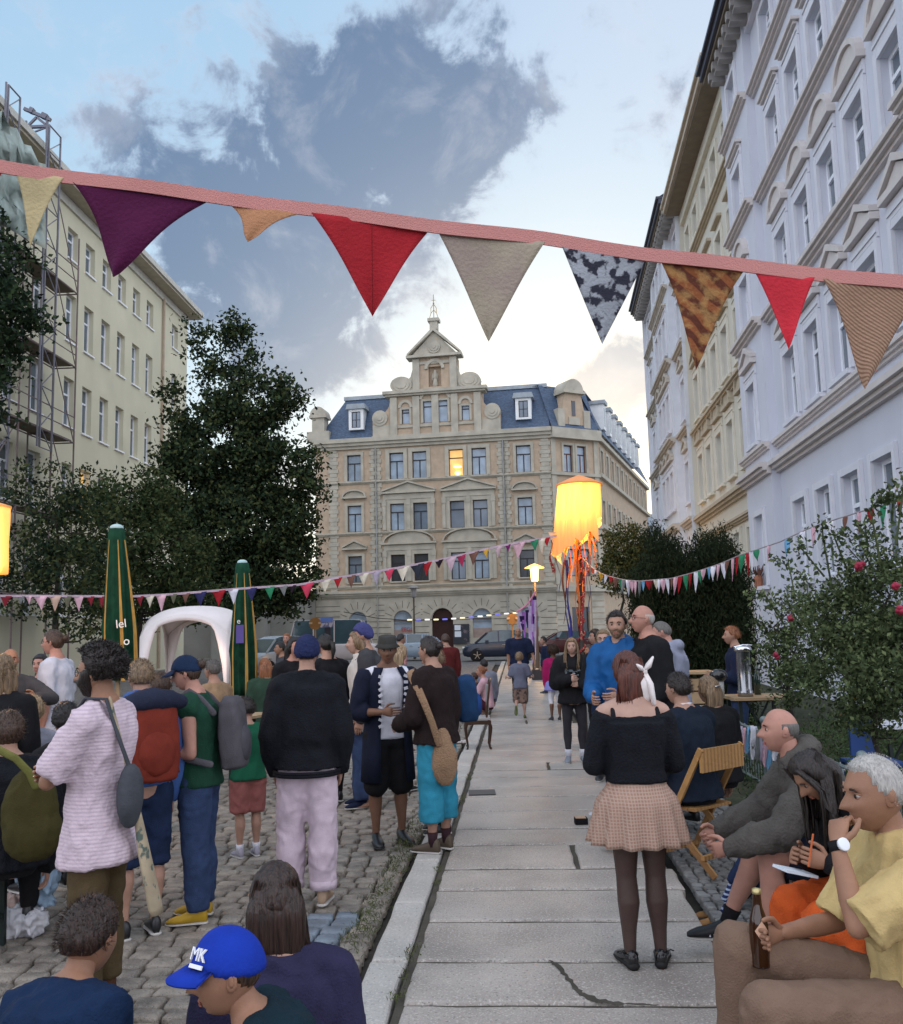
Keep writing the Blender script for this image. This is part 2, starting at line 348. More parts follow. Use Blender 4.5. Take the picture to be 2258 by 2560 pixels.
for i in range(len(us)-1):
    a, b = us[i], us[i+1]; r = random.uniform(-.05, .10)
    if i in (9, 16) or (i > 10 and random.random() < .05):
        k = .62 if i == 9 else random.uniform(.35, .7); slab(mb, 0, PWD*k, a, b, 0); slab(mb, PWD*k, PWD+r, a+(.03 if i > 10 else 0), b, 0)
    else: slab(mb, 0, PWD+r, a, b, 0)
tag(mb.build('path', gran, smooth=False, norm=False), kind='structure')
mb = MB(); k = 1.0
while k < 46: n = k+random.uniform(.85, 1.35); slab(mb, -.245, -.02, k, n, .005, h=.2); k = n
tag(mb.build('kerb', grank, norm=False), kind='structure')
mb = MB(); mb.add([pp(-.02, 1.2, -.014), pp(PWD+.02, 1.2, -.014), pp(PWD+.02, 46, -.014), pp(-.02, 46, -.014)], [(0, 1, 2, 3)]); tag(mb.build('path_bed', M('joint_soil', (.065, .058, .045), .95, .3, 5, .4, 40), norm=False), kind='structure')
mb = MB(); cr_ = [(1372, 2400, .014), (1396, 2416, .03), (1420, 2445, .034), (1444, 2474, .036), (1462, 2488, .05), (1492, 2500, .07), (1540, 2508, .05), (1600, 2512, .03), (1660, 2514, .02)]; vs = []
for x, y, w in [(x_+random.uniform(-3, 3), y_+random.uniform(-2, 2), w_*random.uniform(.35, .8)) for k_ in range(len(cr_)-1) for t_ in (0, .25, .5, .75) for x_, y_, w_ in [tuple(cr_[k_][i_]+(cr_[k_+1][i_]-cr_[k_][i_])*t_ for i_ in range(3))]]: g_ = ground(x, y, .006); vs += [g_+Vector((-w*.55, -w*.5, 0)), g_+Vector((w*.55, w*.5, 0))]
mb.add(vs, [(2*i, 2*i+1, 2*i+3, 2*i+2) for i in range(len(vs)//2-1)]); tag(mb.build('path_crack', MATS['joint_soil'], norm=False), kind='structure')
# small mosaic cobbles between path and garden fence
mos = M('mosaic_stone', (.17, .17, .165), .7, .4, 9., .5, 60)
mb = MB(); u = 2.0
while u < 17:
    v = PWD+.12; s0 = .085 if u < 9 else .13
    while v < (2.55 if u > 5 else 4.2): w = random.uniform(.8, 1.15)*s0; stone(mb, pp(v+w/2, u+s0/2+random.uniform(-.01, .01)), w-.01, s0-.01, -.02+random.uniform(-.005, .005), rot=random.uniform(-.1, .1), n=6); v += w
    u += s0
tag(mb.build('mosaic_paving', mos, norm=False), kind='structure')
mb = MB(); mb.add([pp(1.7, 17, -.03), pp(4.4, 17, -.03), pp(4.4, 44.5, -.03), pp(1.7, 44.5, -.03)], [(0, 1, 2, 3)]); tag(mb.build('side_paving', mos, norm=False), kind='structure')
soil = M('garden_soil', (.045, .05, .028), .95, .4, 4., .6, 30)
mb = MB(); mb.add([pp(2.6, 4.2, .0), pp(14, 4.2, .0), pp(14, 50, .0), pp(4.4, 50, .0), pp(4.4, 17, 0), pp(2.6, 17, 0)], [(0, 1, 2, 3, 4, 5)]); tag(mb.build('garden_bed', soil, norm=False), kind='structure')
# ================================================================== central building
stone_m = M('grey_sandstone', (.41, .385, .315), .85, .16, 1.3, .3, 12); brick_m = M('pink_yellow_brick', (.44, .345, .25), .9, .10, 2.5, .25, 40)
slate = M('blue_slate', (.05, .088, .15), .55, .35, 1.2, .35, 8, .4, pat=('brick', 3.2, (R_(90), 0, 0), (.04, .06, .10))); lead = M('lead_trim', (.30, .34, .37), .6, .15)
darkw = M('dark_window_frame', (.03, .03, .035), .5); gl = M('window_glass', (.13, .17, .22), .12, .5, .35, 0, spec=.8); gl2 = M('sky_toned_glass', (.30, .38, .47), .2, .25, 1.2, 0, spec=.6); gl3 = M('dark_glass', (.035, .04, .05), .15, .3, .5, spec=.7)  # pale blue panes: sky reflection painted into the base colour
lit = M('lit_window', (.5, .35, .15), .6, .5, 1.5, emit=(1, .55, .16), es=.7); red_w = M('brown_window_frame', (.10, .035, .02), .5)
O = at(1090, 1600, 70); FC = Fac((O.x, O.y), 100, 1)
if FC.Nn.y > 0: FC.Nn = -FC.Nn
B = thing('corner_building', 'grey sandstone and pink brick building with blue slate mansard and stepped central gable', 'building', tuple(FC.p(0, 0)))
def c4(x, y): return FC.px(750+x/3.606, 760+y/3.606)
def c6(x, y): return FC.px(750+x/3.606, 1150+y/3.606)
def c5(x, y): return FC.px(1200+x/3.606, 850+y/3.606)
def c7(x, y): return FC.px(1200+x/3.606, 1150+y/3.606)
UL, UR = -9.4, 9.15
ZE, Z1, Z2, Z3, Z4 = 16.1, 13.0, 9.0, 5.1, 4.15
ws = []
for (a, b) in ((868, 903), (974, 1009), (1031, 1067), (1122.5, 1158.5), (1180, 1216), (1290, 1329)):
    ua, ub = FC.px(a, 1165)[0], FC.px(b, 1165)[0]; um = (ua+ub)/2; ws.append((um-.56, um+.56))
holes = []
for k, (a, b) in enumerate(ws):
    holes += [(a, b, 13.22, 15.3, 'A', k), (a, b, 9.22, 11.3, 'B', k), (a, b, 5.3, 7.35, 'C', k)]
gx = [c6(525, 1500)[0], c6(930, 1500)[0], c6(1287, 1500)[0], c6(1645, 1500)[0], c7(445, 1500)[0]]
wl = MB(); FC.wall(wl, UL, UR, Z4, ZE+.4, holes, .22, n=0.)
wl.build('brick_wall', brick_m, B, norm=False)
# rusticated ground floor in stone with arched openings
gh = []
for u in gx: gh.append((u-.72 if u != gx[2] else u-.82, u+.72 if u != gx[2] else u+.82, -.3 if u == gx[2] else .9, 2.35))
g = MB(); FC.wall(g, UL, UR, -.4, 2.35, gh, .35, n=.06)
for i in range(-1, len(gx)):   # upper band with arches cut: fan of quads
    pass
us_ = [UL]+[x for h in gh for x in (h[0], h[1])]+[UR]
for i in range(0, len(us_), 2): FC.box(g, us_[i], us_[i+1], 2.35, Z4, -.3, .06)
for h in gh:
    r = (h[1]-h[0])/2; uc = (h[0]+h[1])/2; sg = 10
    for i in range(sg):
        a0, a1 = math.pi*i/sg, math.pi*(i+1)/sg
        p0, p1 = (uc-r*math.cos(a0), 2.35+r*math.sin(a0)), (uc-r*math.cos(a1), 2.35+r*math.sin(a1))
        FC.prism(g, [p0, (p0[0], Z4), (p1[0], Z4), p1], -.3, .06)
g.build('ground_floor_wall', stone_m, B)
rj = MB(); jm = M('stone_joint', (.16, .15, .13), .9)
for h in gh:
    r = (h[1]-h[0])/2; uc = (h[0]+h[1])/2
    qa = MB(); FC.arc(qa, uc, 2.35, 2*r+.36, r+.18, .16, .06, .11); qa.build('arch_surround', stone_m, B)
    for i in range(1, 8): # radiating joints
        a = math.pi*i/8; c, s = math.cos(a), math.sin(a); p0 = (uc+(r+.22)*c, 2.35+(r+.22)*s); p1 = (uc+(r+.75)*c, 2.35+(r+.75)*s); q = (-s*.025, c*.025)
        FC.prism(rj, [(p0[0]-q[0], p0[1]-q[1]), (p1[0]-q[0], p1[1]-q[1]), (p1[0]+q[0], p1[1]+q[1]), (p0[0]+q[0], p0[1]+q[1])], .055, .075, mi=1)
for z in [0, .45, .9, 1.35, 1.8, 2.25, 2.7, 3.1, 3.5]:
    e = [UL]+[x for h in gh for x in (h[0]-.2, h[1]+.2)]+[UR]
    if z < 2.4:
        for i in range(0, len(e), 2): FC.box(rj, e[i], e[i+1], z, z+.05, .055, .075, mi=1)
    else:
        for i in range(0, len(e), 2): FC.box(rj, e[i]+(.5 if i else 0), e[i+1]-(.5 if i < len(e)-2 else 0), z, z+.05, .055, .075, mi=1)
rj.build('rustication', [stone_m, jm], B)
for i, h in enumerate(gh):
    uc = (h[0]+h[1])/2; r = (h[1]-h[0])/2; q = MB()
    poly = [(h[0], h[2]), (h[1], h[2])]+[(uc+r*math.cos(math.pi*k/10), 2.35+r*math.sin(math.pi*k/10)) for k in range(11)]
    FC.prism(q, poly, -.28, -.2)
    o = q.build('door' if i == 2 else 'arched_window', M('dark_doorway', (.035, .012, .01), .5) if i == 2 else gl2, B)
    q = MB(); FC.box(q, h[0], h[1], 2.3, 2.36, -.2, -.14)
    if i != 2: FC.box(q, h[0], h[1], .9, 1.6, -.2, -.15); FC.box(q, h[0], h[1], 2.05, 2.1, -.2, -.16)
    q.build('shutter' if i != 2 else 'door_frame', M('roller_shutter', (.30, .23, .2), .7) if i != 2 else darkw, o)
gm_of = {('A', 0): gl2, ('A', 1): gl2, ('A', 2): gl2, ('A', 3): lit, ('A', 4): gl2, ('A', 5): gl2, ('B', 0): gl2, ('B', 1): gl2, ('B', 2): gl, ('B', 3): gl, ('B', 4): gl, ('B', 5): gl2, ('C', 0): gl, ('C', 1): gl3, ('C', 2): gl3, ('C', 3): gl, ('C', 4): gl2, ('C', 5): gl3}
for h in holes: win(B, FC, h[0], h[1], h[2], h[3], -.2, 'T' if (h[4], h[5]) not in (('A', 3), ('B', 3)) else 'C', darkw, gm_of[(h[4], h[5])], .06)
q = MB(); q.ell(FC.p((ws[3][0]+ws[3][1])/2+.1, 13.95, -.08), (.3, .08, .09)); q.ell(FC.p((ws[3][0]+ws[3][1])/2+.1, 13.45, -.08), (.2, .08, .14)); q.build('lamp_shade', M('indoor_lamp', (.9, .6, .2), .5, emit=(1, .7, .25), es=5.), B)
def cornice(T, F, u0, u1, z, h, d, name='cornice', m=None, n=0.):
    q = MB(); F.box(q, u0, u1, z, z+h*.3, n, n+d*.35); F.box(q, u0, u1, z+h*.3, z+h*.6, n, n+d*.7); F.box(q, u0, u1, z+h*.6, z+h, n, n+d); q.build(name, m, T)
cornice(B, FC, UL-.1, UR+.1, Z4, .5, .35, m=stone_m, n=.06); cornice(B, FC, UL, UR, Z3-.3, .25, .16, m=stone_m); cornice(B, FC, UL, UR, Z2-.05, .22, .2, m=stone_m); cornice(B, FC, UL, UR, Z1-.05, .22, .2, m=stone_m)
cornice(B, FC, UL-.1, UR+.1, ZE-.35, .8, .5, 'eaves', stone_m)
q = MB()
for (u, w) in ((c6(305, 300)[0], .55), (c6(665, 300)[0], .38), (c6(705, 300)[0], .38), (c7(205, 300)[0], .5), (c7(245, 300)[0], .4), (c7(600, 300)[0], .6)):
    z = Z4+.5; q = MB()
    while z < ZE-.4:
        d = .12 if int(z/.32) % 2 else 0.; FC.box(q, u-w/2-d, u+w/2+d, z, z+.3, 0, .07+.005*(int(z/.32) % 2)); z += .32
    q.build('quoins', stone_m, B)
q = MB(); u = c6(690, 300)[0]; q.tube([FC.p(u, 0, .16), FC.p(u, ZE-.3, .16)], .06, 6, round_=False); q.tube([FC.p(c7(220, 300)[0], 0, .16), FC.p(c7(220, 300)[0], ZE-.3, .16)], .06, 6, round_=False); q.build('downpipe', M('zinc', (.28, .29, .28), .5), B)
# stone window surrounds, pediments
def pedi(q, F, uc, z, w, h, kind, n=0.02):
    D_ = .28 if F is FC or F is F2 else .17; F.box(q, uc-w/2, uc+w/2, z, z+.13, n, n+D_)
    if kind == 't':
        for s in (-1, 1): F.prism(q, [(uc+s*w/2, z+.145), (uc+s*w/2, z+.25), (uc, z+.14+h), (uc, z+h)], n, n+D_)
        F.prism(q, [(uc-w/2+.1, z+.142), (uc, z+h-.02), (uc+w/2-.1, z+.142)], n, n+.1)
    elif kind == 's':
        F.arc(q, uc, z+.145, w*.96, h, .11, n, n+D_-.01); F.arc(q, uc, z+.143, w*.8, h-.12, h-.13, n, n+.1, seg=10)
    else: F.box(q, uc-w/2+.06, uc+w/2-.06, z-.1, z-.002, n, n+.2)
def surround(q, F, u0, u1, z0, z1, w=.16, n0=.003, n1=.09):
    F.box(q, u0-w, u0-.002, z0, z1+w, n0, n1); F.box(q, u1+.002, u1+w, z0, z1+w, n0, n1); F.box(q, u0, u1, z1+.002, z1+w, n0, n1-.01)
for h in holes:
    q = MB(); w = .22 if h[5] in (0, 5) else .3; surround(q, FC, h[0], h[1], h[2], h[3], w); FC.box(q, h[0]-.1, h[1]+.1, h[2]-.1, h[2]-.003, .004, .16)
    if h[5] in (0, 5):
        uc = (h[0]+h[1])/2
        if h[4] == 'B': pedi(q, FC, uc, h[3]+.55, 2.0, .55, 's')
        if h[4] == 'C': pedi(q, FC, uc, h[3]+.5, 2.0, .62, 't')
    q.build('window_surround', stone_m, B)
for (i, j) in ((1, 2), (3, 4)):
    uc = (ws[i][0]+ws[j][1])/2; q = MB()
    for zz, kk, hh in ((11.3, 't', .82), (7.35, 's', .95)):
        FC.box(q, ws[i][0]-.55, ws[j][1]+.55, zz+.32, zz+.75, .003, .12); pedi(q, FC, uc, zz+.78, 4.3, hh, kk)
        for uu in (ws[i][0]-.45, (ws[i][1]+ws[j][0])/2, ws[j][1]+.45): FC.box(q, uu-.13, uu+.13, zz-2.05, zz+.31, .091, .17); FC.box(q, uu-.17, uu+.17, zz-.15, zz+.25, .171, .2)
    q.build('pediment', stone_m, B)
# mansard roof: steep slate slope and flat lead rim
roof = MB(); zt, zr = ZE+.4, 20.2
def rp(u, z, n): return FC.p(u, z, n)
a = [rp(UL+.1, zt, .2), rp(UR, zt, .2), rp(UR-.3, zr, -1.5), rp(UL+2.2, zr, -1.5)]; roof.add(a, [(0, 1, 2, 3)])
roof.add([rp(UL+.1, zt, .2), rp(UL+2.2, zr, -1.5), rp(UL+2.2, zr, -9), rp(UL+.1, zt, -9)], [(0, 1, 2, 3)])
roof.add([rp(UL+2.2, zr, -1.5), rp(UR-.3, zr, -1.5), rp(UR-.3, zr+.6, -9), rp(UL+2.2, zr+.6, -9)], [(0, 1, 2, 3)])
ro = roof.build('roof', slate, B, norm=False)
q = MB(); FC.box(q, UL+2.0, UR-.2, zr-.12, zr+.18, -1.75, -1.35); FC.box(q, UL-.1, UR+.1, zt, zt+.08, -.2, .42); q.build('roof_edge', lead, ro)
for (x, y, w, cc) in ((510, 1060, 1.0, c4), (393, 640, 1.0, c5)):
    u, z = cc(x, y); q = MB(); z = 18.2
    FC.box(q, u-.6, u-.36, z-.9, z+.75, -1.4, .12); FC.box(q, u+.36, u+.6, z-.9, z+.75, -1.4, .12); FC.box(q, u-.36, u+.36, z+.55, z+.75, -1.4, .12); FC.box(q, u-.36, u+.36, z-.9, z-.75, -1.4, .12)
    FC.prism(q, [(u-.8, z+.75), (u+.8, z+.75), (u+.7, z+1.15), (u-.7, z+1.15)], -1.6, .3, mi=1)
    o = q.build('dormer', [M('white_paint', (.72, .74, .74), .5, .05), lead], B); win(B, FC, u-.36, u+.36, z-.75, z+.55, .02, 'X', darkw, gl, .05)
# central stepped gable
G = MB(); U0, U1 = c4(665, 1150)[0], c5(190, 750)[0]; U2, U3 = c4(820, 900)[0], c4(1640, 900)[0]; U4, U5 = c4(1025, 650)[0], c4(1420, 650)[0]; UM = (U4+U5)/2
gt = .35
def gb(u0, u1, z0, z1, n0=-1.6, n1=.3, mi=0): FC.box(G, u0, u1, z0, z1, n0, n1, mi)
gb(U0, U2-.002, 16.5, 17.5); gb(U3+.002, U1, 16.5, 17.5)
gh2 = []
for (x, y0, y1, w) in ((963, 1110, 980, .3), (1165, 1097, 905, .38), (1297, 1090, 900, .38), (1502, 1075, 945, .3)):
    u = c4(x, y0)[0]; gh2.append((u-w, u+w, 17.45, 17.45+(1.35 if w < .35 else 1.9)))
GW = MB(); FC.wall(GW, U2, U3, 16.5, 19.8, gh2, .2, n=.3); FC.box(GW, U2, U3, 19.6, 19.8, -1.2, .2); FC.box(GW, U2, U2+.1, 16.5, 19.6, -1.2, .29); FC.box(GW, U3-.1, U3, 16.5, 19.6, -1.2, .29)
GW.build('gable_wall', brick_m, B, norm=False)
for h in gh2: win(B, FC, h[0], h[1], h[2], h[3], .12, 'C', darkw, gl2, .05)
for h in gh2:
    w = .18; surround(G, FC, h[0], h[1], h[2], h[3]-.2, w, .303, .37); FC.arc(G, (h[0]+h[1])/2, h[3]-.05, (h[1]-h[0])+2*w+.2, .62, .22, .304, .42)
for u in (U2+.3, (gh2[0][1]+gh2[1][0])/2, (gh2[1][1]+gh2[2][0])/2, (gh2[2][1]+gh2[3][0])/2, U3-.3):
    gb(u-.27, u+.27, 16.5, 19.6, .301, .46)
gb(U2, U3, 17.15, 17.35, .302, .40); gb(U0-.05, U1+.05, 16.45, 16.62, .31, .44)
FC.box(G, U2-.5, U3+.5, 19.81, 20.05, -.4, .75); FC.box(G, U2-.35, U3+.35, 19.65, 19.808, -.4, .6)
for s, (ua, ub) in ((1, (U0, U2)), (-1, (U1, U3))):   # concave side sweeps with scrolls
    poly = [(ua, 17.5), (ub, 17.5), (ub, 19.4)]+[(ub+(ua-ub)*t, 19.4-1.55*t**.45) for t in (.06, .15, .3, .5)]+[(ua+(ub-ua)*.3, 17.9), (ua, 17.8)]
    FC.prism(G, poly, -.6, .28, mi=1)
    cu = ua+(ub-ua)*.42
    for r, n in ((.62, .36), (.4, .42), (.2, .47)): G.mi = 0; rr = [FC.p(cu+r*math.cos(k*math.pi/10), 18.05+r*math.sin(k*math.pi/10), n) for k in range(20)]; r2 = [FC.p(cu+r*math.cos(k*math.pi/10), 18.05+r*math.sin(k*math.pi/10), -.5) for k in range(20)]; G.loft([r2, rr])
T2 = MB(); FC.wall(T2, U4, U5, 20.05, 22.6, [(UM-.5, UM+.5, 20.3, 21.9)], .35, n=.25); FC.box(T2, U4, U5, 20.05, 22.6, -1.0, -.12); T2.build('upper_gable_wall', brick_m, B, norm=False)
for u in (U4+.27, U5-.27): gb(u-.27, u+.27, 20.06, 22.55, .251, .42)
gb(U4, U5, 22.1, 22.35, .252, .36); FC.arc(G, UM, 21.7, 1.6, .8, .25, .253, .42)
FC.box(G, U4-.45, U5+.45, 22.6, 22.8, -.5, .7); FC.prism(G, [(U4-.4, 22.801), (U4-.4, 22.95), (UM, 25.0), (U5+.4, 22.95), (U5+.4, 22.801), (UM, 24.7)], -.3, .6); FC.prism(G, [(U4-.1, 22.801), (U5+.1, 22.801), (UM, 24.72)], -.3, .3)
for s, ub in ((-1, U4), (1, U5)):
    cu = ub+s*.95; poly = [(ub, 20.06), (ub+s*.9, 20.06), (ub+s*.6, 20.8), (ub+s*.2, 21.2), (ub, 21.9)]; FC.prism(G, poly, -.4, .24)
    for r, n in ((.88, .32), (.66, .38), (.42, .43)): rr = [FC.p(cu+r*math.cos(k*math.pi/10), 20.05+max(-.0, 0)+.55+r*math.sin(k*math.pi/10)*.75, n) for k in range(20)]; r2 = [q_-FC.Nn*(.7) for q_ in rr]; G.loft([r2, rr])
for r, n in ((.5, .4), (.34, .46), (.15, .5)): rr = [FC.p(UM+r*math.cos(k*math.pi/10), 23.45+r*math.sin(k*math.pi/10), n) for k in range(20)]; r2 = [q_-FC.Nn*.2 for q_ in rr]; G.loft([r2, rr])
FC.box(G, UM-.3, UM+.3, 24.85, 25.5, -.2, .4); FC.box(G, UM-.45, UM+.45, 25.5, 25.75, -.3, .5)
G.build('gable', [stone_m, brick_m], B)
q = MB(); c = FC.p(UM, 0, .1)
q.tube([c+Vector((0, 0, z)) for z in (20.45, 20.9, 21.1)], [.22, .15, .12], 8); q.ell(c+Vector((0, 0, 21.55)), (.1, .1, .13)); q.tube([c+Vector((0, 0, 21.05)), c+Vector((0, 0, 21.4))], [.19, .16], 8); q.bar(c+Vector((-.18, 0, 21.35)), c+Vector((-.24, 0, 20.8)), .08); q.bar(c+Vector((.18, 0, 21.35)), c+Vector((.2, 0, 20.85)), .08)
q.build('statue', stone_m, B, True)
q = MB(); c = FC.p(UM, 25.75, .1); q.tube([c, c+Vector((0, 0, 2.0))], .03, 6)
for s in (-1, 1):
    for k in range(2): q.tube([c+Vector((s*.35*(1-k*.4), 0, .05+.45*k)), c+Vector((s*.22, 0, .5+.4*k)), c+Vector((0, 0, .75+.5*k))], .025, 5)
q.bar(c+Vector((-.16, 0, 1.55)), c+Vector((.16, 0, 1.55)), .03); q.ell(c+Vector((0, 0, 1.3)), (.07, .07, .07)); q.build('finial', M('gilt_iron', (.35, .26, .10), .4, metal=.6), B)
# left corner gablet
q = MB(); u = UL+.35; FC.box(q, u-.5, u+.5, 16.5, 18.6, -.8, .3); FC.arc(q, u, 18.6, 1.3, .7, .7, -.9, .4); FC.box(q, u-.7, u+.7, 18.4, 18.6, -.9, .45); FC.box(q, u-.9, u+.9, 16.5, 17.3, -.8, .4); q.build('gablet', stone_m, B)
# chamfered corner bay
a1 = FC.p(UR, 0); x2 = ray(1497, 1300); F2 = Fac((a1.x, a1.y), 62, 1)
if F2.Nn.y > 0: F2.Nn = -F2.Nn
CWD = F2.px(1499, 1250)[0]
hs = []
for fz in ((13.22, 15.3), (9.22, 11.3), (5.3, 7.35)):
    for k in (-1, 1): hs.append((CWD/2+k*.62-.42, CWD/2+k*.62+.42, *fz))
q = MB(); F2.wall(q, 0, CWD, -.4, ZE+.4, hs+[(CWD/2-.8, CWD/2+.8, .2, 3.0)], .22); q.build('corner_wall', brick_m, B, norm=False)
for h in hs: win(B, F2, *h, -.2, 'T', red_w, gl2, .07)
q = MB(); F2.box(q, CWD/2-.8, CWD/2+.8, .2, 3.0, -.3, -.2); q.build('shop_window', gl3, B)
q = MB()
for h in hs: surround(q, F2, h[0], h[1], h[2], h[3], .18)
for z in (9.0, 13.0): F2.box(q, -.1, CWD+.1, z-.06, z+.18, .002, .2)
for z in (11.95, 7.95): pedi(q, F2, CWD/2, z, 3.2, .8, 't' if z > 9 else 's')
for zz in [.3+.45*k for k in range(9)]: F2.box(q, 0, CWD/2-1.0, zz, zz+.4, .003, .06); F2.box(q, CWD/2+1.0, CWD, zz, zz+.4, .003, .06)
for u in (.2, CWD-.2): F2.box(q, u-.2, u+.2, 4.7, ZE, .004, .1)
F2.box(q, -.1, CWD+.1, Z4, Z4+.5, .002, .4); F2.box(q, -.1, CWD+.1, ZE-.35, ZE+.45, .002, .5); q.build('corner_trim', stone_m, B)
q = MB(); m_ = CWD/2
F2.prism(q, [(m_-1.15, 16.6), (m_+1.15, 16.6), (m_+1.1, 17.6), (m_+.75, 19.35), (m_-.75, 19.35), (m_-1.1, 17.6)], -1.2, .1, mi=1); F2.box(q, m_-1.5, m_-.9, 16.6, 18.1, -.8, .2); F2.box(q, m_+.9, m_+1.5, 16.6, 18.1, -.8, .2)
F2.box(q, m_-1.0, m_+1.0, 19.35, 19.55, -1.2, .4); F2.arc(q, m_, 19.55, 1.75, .95, .94, -1.2, .3); F2.box(q, m_-.16, m_+.16, 17.6, 18.8, .1, .14, mi=2); F2.box(q, m_-.5, m_+.5, 16.9, 17.5, .1, .2)
q.build('gablet', [stone_m, brick_m, gl3], B)
# side wing going away along the next street
a2 = F2.p(CWD, 0); F3 = Fac((a2.x, a2.y), 19, 1)
if F3.Nn.x < 0: F3.Nn = -F3.Nn
F3.Nn = -F3.Nn if F3.Nn.dot(Vector((0, -1, 0))) < 0 and abs(F3.Nn.y) > .5 else F3.Nn
q = MB(); hs = []
for k in range(11):
    u = 1.6+k*2.6
    for fz in ((13.22, 15.3), (9.22, 11.3), (5.3, 7.35)): hs.append((u-.5, u+.5, *fz))
F3.wall(q, 0, 30, -.4, ZE+.4, hs, .22); q.build('side_wall', brick_m, B, norm=False)
for h in hs[:24]: win(B, F3, *h, -.2, 'T', darkw, gl, .07)
q = MB()
for h in hs: surround(q, F3, *h, .22)
for z in (Z4, 9.0, 13.0, ZE-.2): F3.box(q, 0, 30, z, z+.3, .002, .3)
q.build('side_trim', stone_m, B)
q = MB(); q.add([F3.p(0, ZE+.4, .3), F3.p(30, ZE+.4, .3), F3.p(30, 20.2, -1.4), F3.p(0, 20.2, -1.4)], [(0, 1, 2, 3)]); q.add([F2.p(0, ZE+.4, .3), F2.p(CWD, ZE+.4, .3), F2.p(CWD, 20.2, -1.4), F2.p(0, 20.2, -1.4)], [(0, 1, 2, 3)])
q.add([F2.p(0, 20.2, -1.4), F2.p(CWD, 20.2, -1.4), F3.p(30, 20.2, -1.4), FC.p(UL+2.2, 20.3, -9)], [(0, 1, 2, 3)])
o = q.build('side_roof', slate, B, norm=False)
for k in range(8):
    u = 2.8+k*2.8; q = MB(); F3.box(q, u-.5, u+.5, 17.2, 19.3, -1.2, .25); F3.box(q, u-.65, u+.65, 19.3, 19.6, -1.4, .4, mi=1); F3.box(q, u-.3, u+.3, 17.5, 19.0, .25, .27, mi=2); q.build('side_dormer', [M('white_paint', (.7, .7, .7)), lead, gl], B)
q = MB()
for F, a, b in ((FC, UL, UR),): q.add([F.p(UL, -.4, 0), F.p(UL, 16.5, 0), F.p(UL, 16.5, -9), F.p(UL, -.4, -9)], [(0, 1, 2, 3)])
q.build('end_wall', stone_m, B, norm=False)
